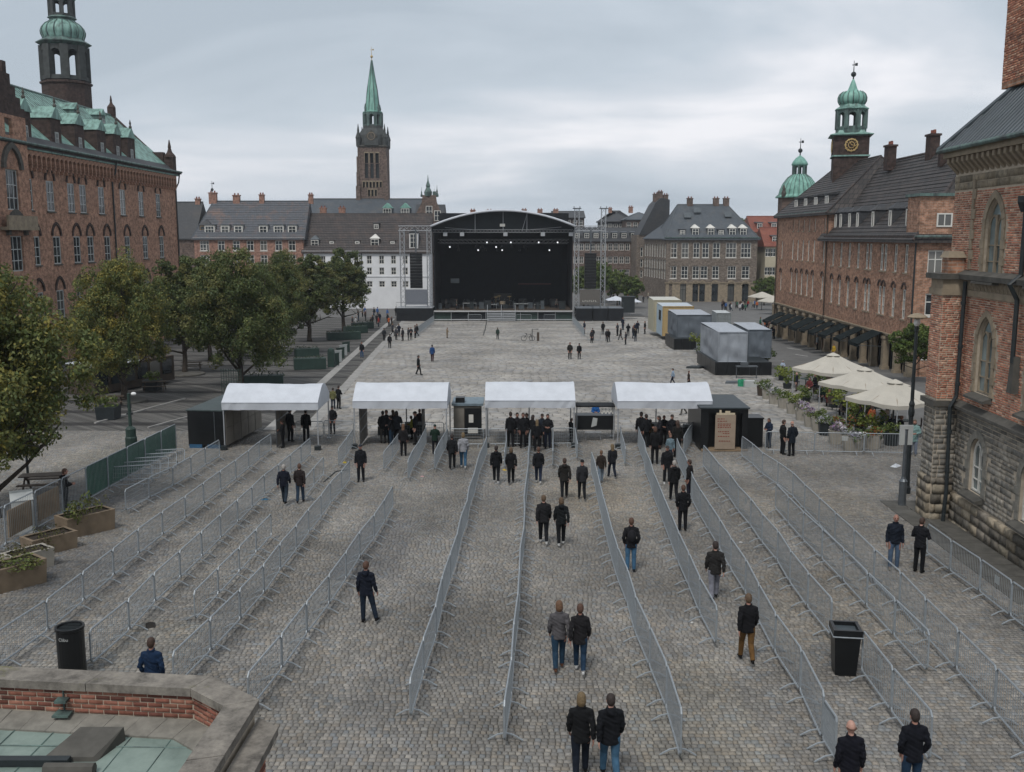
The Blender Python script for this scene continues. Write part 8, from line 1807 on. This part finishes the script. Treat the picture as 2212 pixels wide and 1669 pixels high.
p, h = by_feet(1219, 1079, 990); person(p, h, 'person in dark jacket with tan scarf in the central lane', 'walk_b', 0, True, '#211f1d', '#17181b', '#3a3330', 'short', '#3a2a22', .02, hood=True, fine=True)
p, h = by_feet(1257, 1081, 993); person(p, h, 'person in charcoal jacket and cap beside the tan scarf', 'walk_a', 0, False, '#26272a', '#15171b', '#17181b', 'cap', '#1a1a1c', fine=True)
p, h = by_feet(1072, 1046, 963); person(p, h, 'person in black jacket with white shoes, left of three in the middle', 'walk_a', 0, False, '#111216', '#131418', WHT, 'short', '#2a211d', hood=True, fine=True)
p, h = by_feet(1104, 1046, 967); person(p, h, 'auburn-haired person in black beside the left of three', 'walk_b', 0, True, '#141416', '#121316', '#2a2a2c', 'bob', '#51402f', .02, fine=True)
p, h = by_feet(1163, 1046, 966); person(p, h, 'man in black jacket and dark jeans, right of three in the middle', 'walk_a', 0, False, '#131418', '#1d2536', WHT, 'short', '#4b3428', fine=True)
p, h = by_feet(977, 1014, 938); person(p, h, 'man in black sweater left of the pale-topped person', 'walk_b', 0, False, '#151619', '#131417', '#151515', 'short', '#2a211d', fine=True)
p, h = by_feet(1001, 1013, 935); person(p, h, 'blond person in pale grey top and blue jeans', 'walk_a', 0, True, '#85868a', '#33526a', WHT, 'bob', '#62523a', -.03, fine=True)
p, h = by_feet(940, 982, 917); person(p, h, 'person in dark green jacket and cap at the second tent', 'front', 0, False, '#16281f', '#17181d', '#151515', 'cap', '#1c2a24')
p, h = by_feet(1298, 1045, 973); person(p, h, 'young person in brown jacket and pale jeans', 'walk_b', 0, False, '#2b2420', '#6b7884', '#77787a', 'short', '#5c4330')
p, h = by_feet(1322, 1033, 960); person(p, h, 'blond woman in dark clothes beside the young person', 'walk_a', 10, True, '#1b1d22', '#161c28', '#151515', 'long', '#62523a')
p, h = by_feet(780, 1041, 960); person(p, h, 'guard in dark coat facing the camera below the second tent', 'stand', 180, False, '#131519', '#121419', '#151515', 'cap', '#2b2d33', .06, fine=True)
p, h = by_feet(615, 1090, 1004); person(p, h, 'grey-haired man in navy jacket, left of the left-lane couple', 'walk_a', 0, False, '#131722', '#26303a', '#151515', 'short', '#8f8a84', fine=True)
p, h = by_feet(649, 1088, 1002); person(p, h, 'man in brown-black jacket and jeans, right of the left-lane couple', 'walk_b', 0, False, '#241e1e', '#253444', '#1d1a19', 'short', '#4b3428', fine=True)
p, h = by_feet(793, 1345, 1213); person(p, h, 'lone man in navy jacket walking with one leg out', 'stride', -10, False, '#121722', '#16202c', '#121214', 'short', '#4b3428', hood=True, fine=True)
p, h = by_head(325, 1378, 1.76); person(p, h, 'man in blue jacket half hidden by the near parapet', 'pocket', 0, False, '#14273f', '#1a1f29', '#151515', 'short', '#3a2a22', fine=True)
p, h = by_head(1840, 1557, 1.76); person(p, h, 'bald man in black jacket at the bottom right', 'stand', 0, False, '#0f1018', '#14161c', '#151515', 'fringe', '#4b3428', fine=True)
p, h = by_head(1978, 1533, 1.78); person(p, h, 'dark-haired man in black jacket at the far bottom right', 'pocket', 0, False, '#0f1118', '#1c2f42', '#151515', 'short', '#2a211d', fine=True)
p, h = by_feet(1929, 1232, 1111); person(p, h, 'bald man in navy sweater and jeans facing the camera', 'stand', 172, False, '#141a24', '#45566a', '#6a6258', 'fringe', '#4b3428', -.04, fine=True)
p, h = by_feet(1984, 1237, 1118); person(p, h, 'man in black jacket with papers beside the navy sweater', 'front', -40, False, '#15161a', '#101114', '#101010', 'short', '#3a2a22', fine=True)
p, h = by_feet(143, 1108, 1012); person(p, h, 'steward in black standing behind the tall left fence', 'front', -60, False, '#101113', '#101113', '#151515', 'short', '#4b3428', .05, fine=True)
p, h = by_feet(1660, 968, 903); person(p, h, 'person in navy leaning on the cross barrier by the cabinet', 'front', 120, False, '#1a2436', '#1c2836', '#151515', 'long', '#3a2a22')
p, h = by_feet(1690, 982, 907); person(p, h, 'man in black in profile by the cross barrier', 'stand', -80, False, '#141516', '#131417', '#151515', 'short', '#3a2a22')
p, h = by_feet(1709, 986, 910); person(p, h, 'stout person in long dark coat by the cross barrier', 'pocket', 20, False, '#141a22', '#121316', '#151515', 'fringe', '#8f8a84', .12)
for (px_, py_, pt, lb, ps, fc, ct, lg, hr, hc_) in (
    (612, 968, 908, 'person in black leaning in the leftmost tent', 'front', 90, BLK, BLK, 'short', '#3a2a22'),
    (662, 955, 884, 'man in black at the right pole of the leftmost tent', 'stand', 0, BLK, '#1b1d20', 'short', '#2a211d'),
    (719, 938, 877, 'guard in black vest with pale stripes between the first tents', 'pocket', 180, '#15171a', '#16181c', 'cap', '#141416'),
    (720, 884, 838, 'person in grey with yellow vest behind the first tents', 'stand', 0, '#5c5b3c', '#1c2430', 'short', '#2a211d'),
    (732, 884, 833, 'man in black pointing behind the first tents', 'front', -30, BLK, BLK, 'short', '#2a211d'),
    (828, 958, 888, 'man in black at the left of the second tent', 'pocket', 0, BLK, '#3c3a37', 'short', '#2a211d'),
    (850, 952, 886, 'long-haired person in dark red-brown in the second tent', 'stand', 40, '#2a1a18', BLK, 'long', '#5c4330'),
    (846, 962, 897, 'person in black bending in the second tent', 'front', 70, BLK, '#1a2c3c', 'short', '#2a211d'),
    (872, 986, 916, 'long-haired person in dark clothes standing below the second tent', 'stand', 0, '#19181a', BLK, 'long', '#5c4330'),
    (890, 950, 903, 'person in yellow-green vest bending in the second tent', 'front', 90, '#7a7a2c', BLK, 'short', '#2a211d'),
    (907, 944, 884, 'man in maroon sweater at the right of the second tent', 'stand', 0, '#2b1c20', BLK, 'short', '#4b3428'),
    (1103, 966, 885, 'person in black hooded jacket at the left in the third tent', 'stand', 0, BLK, BLK, 'short', '#2a211d'),
    (1130, 968, 884, 'tall person in black in the middle of the third tent', 'stand', 180, BLK, BLK, 'short', '#3a2a22'),
    (1138, 960, 893, 'person half hidden behind the tent pole in the third tent', 'stand', 120, '#1a1a1c', BLK, 'short', '#51402f'),
    (1160, 976, 907, 'blond woman with ponytail in black in the third tent', 'stand', 0, BLK, BLK, 'long', '#62523a'),
    (1183, 970, 890, 'person in dark clothes reading hands in the third tent', 'front', 170, '#17181b', '#181d2a', 'short', '#2a211d'),
    (1233, 956, 905, 'person leaning at the right pole of the third tent', 'front', -60, '#1b1d20', BLK, 'short', '#3a2a22'),
    (1286, 925, 869, 'person in bright blue jacket behind the bar stand', 'front', 180, '#1f4f86', '#1c2430', 'short', '#3a2a22'),
    (1384, 966, 886, 'person in black hood at the left of the last tent', 'stand', 0, BLK, BLK, 'short', '#2a211d'),
    (1405, 962, 906, 'person in olive jacket in the last tent', 'front', 30, '#2c2a22', BLK, 'short', '#3a2a22'),
    (1414, 1003, 922, 'tall person in black coat entering the last tent', 'stand', 0, '#121315', BLK, 'bob', '#4b3428'),
    (1433, 962, 897, 'person in black beside the pole of the last tent', 'front', 180, BLK, BLK, 'short', '#3a2a22'),
    (1462, 988, 897, 'long-haired person in dark coat at the right of the last tent', 'stand', 10, '#1a1918', BLK, 'long', '#3a2a22'),
    (1447, 1000, 938, 'person in pale blue top in the last tent', 'stand', 180, '#5f7078', '#2a3644', 'bob', '#5c4330'),
    (1453, 832, 797, 'person in white and blue behind the last tent', 'walk_a', 90, '#7f8fa0', '#1a2030', 'short', '#2a211d'),
    (1487, 838, 803, 'person in brown with a light blue bag behind the last tent', 'walk_b', -90, '#2e2724', '#2a2522', 'short', '#4b3428'),
    (1477, 897, 850, 'walker in grey trousers half covered by the last tent roof', 'walk_a', 90, '#3a3836', '#4a4844', 'short', '#3a2a22'),
    (904, 811, 768, 'lone man in black on the left of the empty plaza', 'walk_b', -80, '#15191a', '#141618', 'short', '#2a211d'),
    (934, 783, 745, 'person in blue jacket and maroon skirt on the plaza', 'walk_a', 0, '#1f3f6a', '#3a2024', 'short', '#2a211d'),
    (782, 774, 739, 'person in black top and blue jeans at the plaza edge', 'stand', 180, '#17191c', '#2a4a6a', 'short', '#4b3428'),
    (842, 753, 722, 'person in black left of the plaza group', 'stand', 0, BLK, BLK, 'short', '#2a211d'),
    (830, 738, 709, 'person in grey-black at the left of the plaza group', 'walk_a', 0, '#2a2c30', BLK, 'short', '#2a211d'),
    (966, 731, 708, 'person in tan bending on the plaza before the stage', 'front', -60, '#7a6a55', '#6a5d4c', 'short', '#5c4330'),
    (1075, 734, 708, 'person in dark green alone in front of the stage', 'stand', 0, '#2c3a34', '#1c2422', 'short', '#3a2a22'),
    (1231, 777, 740, 'bulky person in dark jacket, left of the pair on the plaza right', 'pocket', 180, '#232220', BLK, 'short', '#4b3428'),
    (1251, 777, 742, 'slim person in black, right of the pair on the plaza right', 'stand', 180, BLK, BLK, 'cap', '#1a1a1c'),
    (1690, 812, 779, 'white-haired person in pale shirt by the cafe terrace', 'front', 180, '#8f9aa8', '#4a4a4c', 'short', '#8f8a84'),
    (1720, 846, 805, 'man in navy jacket at the cafe entrance', 'stand', 60, '#171c26', '#4a3a38', 'fringe', '#8f8a84')):
    p, h = by_feet(px_, py_, pt); person(p, h, lb, ps, fc, hr in ('long', 'bob'), ct, lg, '#151515', hr, hc_)
for k, (px_, py_, c_) in enumerate(((836, 958, '#1c1d21'), (858, 960, '#22252b'), (898, 961, '#17181b'), (1117, 964, '#1d1c20'), (1150, 968, '#141518'), (1171, 966, '#1b2029'), (1395, 967, '#16171a'), (1424, 970, '#202024'), (1450, 968, '#15161a'), (628, 955, '#191b1f'))):
    p, h = by_feet(px_, py_, py_ - 72); person(p, h, 'dark-clothed person waiting under the tents, %s from the left of those half hidden' % ORD[k + 1 if k < 9 else 0], ('stand', 'front', 'pocket')[k % 3], (170, 20, 90, 200, 330)[k % 5], k % 3 == 0, c_, BLK, '#151515', ('short', 'bob', 'cap')[k % 3], '#2a211d')
# plaza group left of the stage and crew right of it
rnd = random.Random(5)
GP = [(848, 727), (856, 735), (862, 728), (870, 737), (882, 736), (888, 735), (897, 731), (901, 728)]
for k, (x_, y_) in enumerate(GP):
    p, h = by_feet(x_, y_, y_ - 28); person(p, h, 'person in dark clothes, %s from the left in the plaza group' % ORD[k], rnd.choice(['stand', 'front', 'walk_a', 'pocket']), rnd.uniform(0, 360), rnd.random() < .4, rnd.choice([BLK, DGR, NVY, '#3a3b40', '#2c2f34']), rnd.choice([BLK, DJN, '#202226']), '#151515', rnd.choice(['short', 'bob', 'short']), rnd.choice(list(HAIRM)), group='people in the plaza group')
GP = [(1262, 728), (1275, 737), (1284, 738), (1300, 734), (1310, 737), (1318, 736), (1330, 736), (1342, 739), (1353, 741), (1363, 736), (1376, 743), (1356, 728), (1368, 728), (1381, 722), (1390, 727), (1345, 718)]
for k, (x_, y_) in enumerate(GP):
    x_ += 4 * math.sin(k * 2.3); y_ += 5 * math.sin(k * 1.7) - (6 if k % 3 == 0 else 0); p, h = by_feet(x_, y_, y_ - 28); person(p, h, 'dark-clothed crew member, %s from the left right of the stage' % ORD[k], rnd.choice(['stand', 'front', 'walk_a', 'pocket']), rnd.uniform(0, 360), rnd.random() < .3, rnd.choice([BLK, BLK, DGR, NVY, '#34363b', '#5a2b2b' if k == 6 else '#1d1e22']), rnd.choice([BLK, DJN, '#202226']), '#151515', rnd.choice(['short', 'bob', 'cap']), rnd.choice(list(HAIRM)), group='crew right of the stage')
CRW = ['#a4552c', '#8a2f2c', '#2c5a48', '#36588a', '#8f8a7c', BLK, BLK, NVY, DGR, '#4a3a34', '#b0b0b0', '#22282c']
for k, (x_, y_) in enumerate(sorted((rnd.uniform(1640, 1698), rnd.uniform(700, 738)) for _ in range(25))):
    p, h = by_feet(x_, y_, y_ - 26); person(p, h, 'small figure in the queue before the awnings, %s from the left' % ORD[k], rnd.choice(['stand', 'front', 'walk_a', 'walk_b']), rnd.uniform(0, 360), rnd.random() < .5, rnd.choice(CRW), rnd.choice([BLK, DJN, JNS, '#3a3a3c']), '#151515', rnd.choice(['short', 'bob', 'long']), rnd.choice(list(HAIRM)), group='queue before the arcade')
for k, (x_, y_) in enumerate(sorted((rnd.uniform(1555, 1640), rnd.uniform(664, 674)) for _ in range(22))):
    p, h = by_feet(x_, y_, y_ - 17); person(p, h, 'tiny distant pedestrian before the stone office, %s from the left' % ORD[k], rnd.choice(['stand', 'walk_a', 'walk_b']), rnd.uniform(0, 360), rnd.random() < .5, rnd.choice(CRW), rnd.choice([BLK, DJN]), '#151515', 'short', rnd.choice(list(HAIRM)), group='pedestrians before the stone office')
for k, (x_, y_) in enumerate(sorted((rnd.uniform(1258, 1400), rnd.uniform(628, 662)) for _ in range(24))):
    p, h = by_feet(x_, y_, y_ - 16); person(p, h, 'tiny pedestrian beyond the right loudspeaker, %s from the left' % ORD[k], rnd.choice(['stand', 'walk_a', 'walk_b']), rnd.uniform(0, 360), rnd.random() < .5, rnd.choice(CRW), rnd.choice([BLK, DJN]), '#151515', 'short', rnd.choice(list(HAIRM)), group='pedestrians beyond the right loudspeaker')
for k, (x_, y_) in enumerate(sorted((rnd.uniform(760, 860), rnd.uniform(684, 708)) for _ in range(18))):
    p, h = by_feet(x_, y_, y_ - 22); person(p, h, 'small figure between slender tree and stage, %s from the left' % ORD[k], rnd.choice(['stand', 'walk_a', 'walk_b', 'front']), rnd.uniform(0, 360), rnd.random() < .5, rnd.choice(CRW), rnd.choice([BLK, DJN]), '#151515', 'short', rnd.choice(list(HAIRM)), group='crowd beside the left of the stage')
for k, (x_, y_) in enumerate(sorted(((1748, 850), (1775, 868), (1790, 880), (1822, 900), (1842, 900), (1858, 918), (1882, 918), (1905, 935), (1925, 940), (1945, 945), (1880, 892), (1805, 850), (1760, 842)))):
    p = gp(x_, y_); person(p, 1.7, 'seated guest under the cafe parasols, %s from the left' % ORD[k], 'sit', rnd.uniform(0, 360), rnd.random() < .5, rnd.choice([BLK, NVY, DGR, '#5a2b2b', '#8a4a2c', '#22382e']), rnd.choice([BLK, DJN]), '#151515', rnd.choice(['short', 'bob', 'long']), rnd.choice(list(HAIRM)), group='seated cafe guests')
for k, (x_, y_, lb) in enumerate(((1745, 742, 'seated guest in red at the arcade tables'), (1765, 756, 'seated guest in pale top at the arcade tables'), (1800, 775, 'standing waiter in yellow before the arcade'), (1870, 830, 'person in pale clothes at the last arcade door'), (1700, 728, 'person in blue walking past the first awning'))):
    p, h = by_feet(x_, y_, y_ - 32); person(p, h, lb, 'stand', 60 * k, False, ('#6a2f2c', '#98a0a4', '#a88a2c', '#9aa2a8', '#2c4a70')[k], BLK, '#151515', 'short')
p, h = by_feet(1972, 985, 899); person(p, h, 'figure in a pale teal poncho by the street lamp', 'front', 150, True, '#6d8784', '#6d7684', '#555555', 'bob', '#51402f', .12)
# stage hands
for k, (px_, dy, c) in enumerate(((960, 4, '#3a3a3a'), (984, 3, '#4a4c44'), (1205, 4, '#4a4845'), (1060, 9, '#1c1c1e'))):
    person(Vector((SX(px_), YST + dy, zd)), 1.7, ('stage hand at the far left of the stage', 'stage hand in grey near the left truss', 'stage hand in grey at stage right', 'dark stage hand behind the drum kit')[k], 'stand', 90 * k, False, c, BLK)
# guard's reflective stripes
# ================================================================ AIR
_hz = MB(); _hz.mm((-4100, -120, -10), (4100, 4600, 62)); haze = tag(_hz.build('haze', None), kind='stuff')
_m = bpy.data.materials.new('haze_air'); _m.use_nodes = True; _t = _m.node_tree; _t.nodes.remove(_t.nodes['Principled BSDF'])
_v = _t.nodes.new('ShaderNodeVolumePrincipled'); _v.inputs['Color'].default_value = (0.86, 0.91, 0.97, 1); _v.inputs['Density'].default_value = 0.00018; _v.inputs['Anisotropy'].default_value = 0.3
_t.links.new(_v.outputs[0], _t.nodes['Material Output'].inputs['Volume'])
haze.data.materials.clear(); haze.data.materials.append(_m)
sc.cycles.volume_bounces = 1
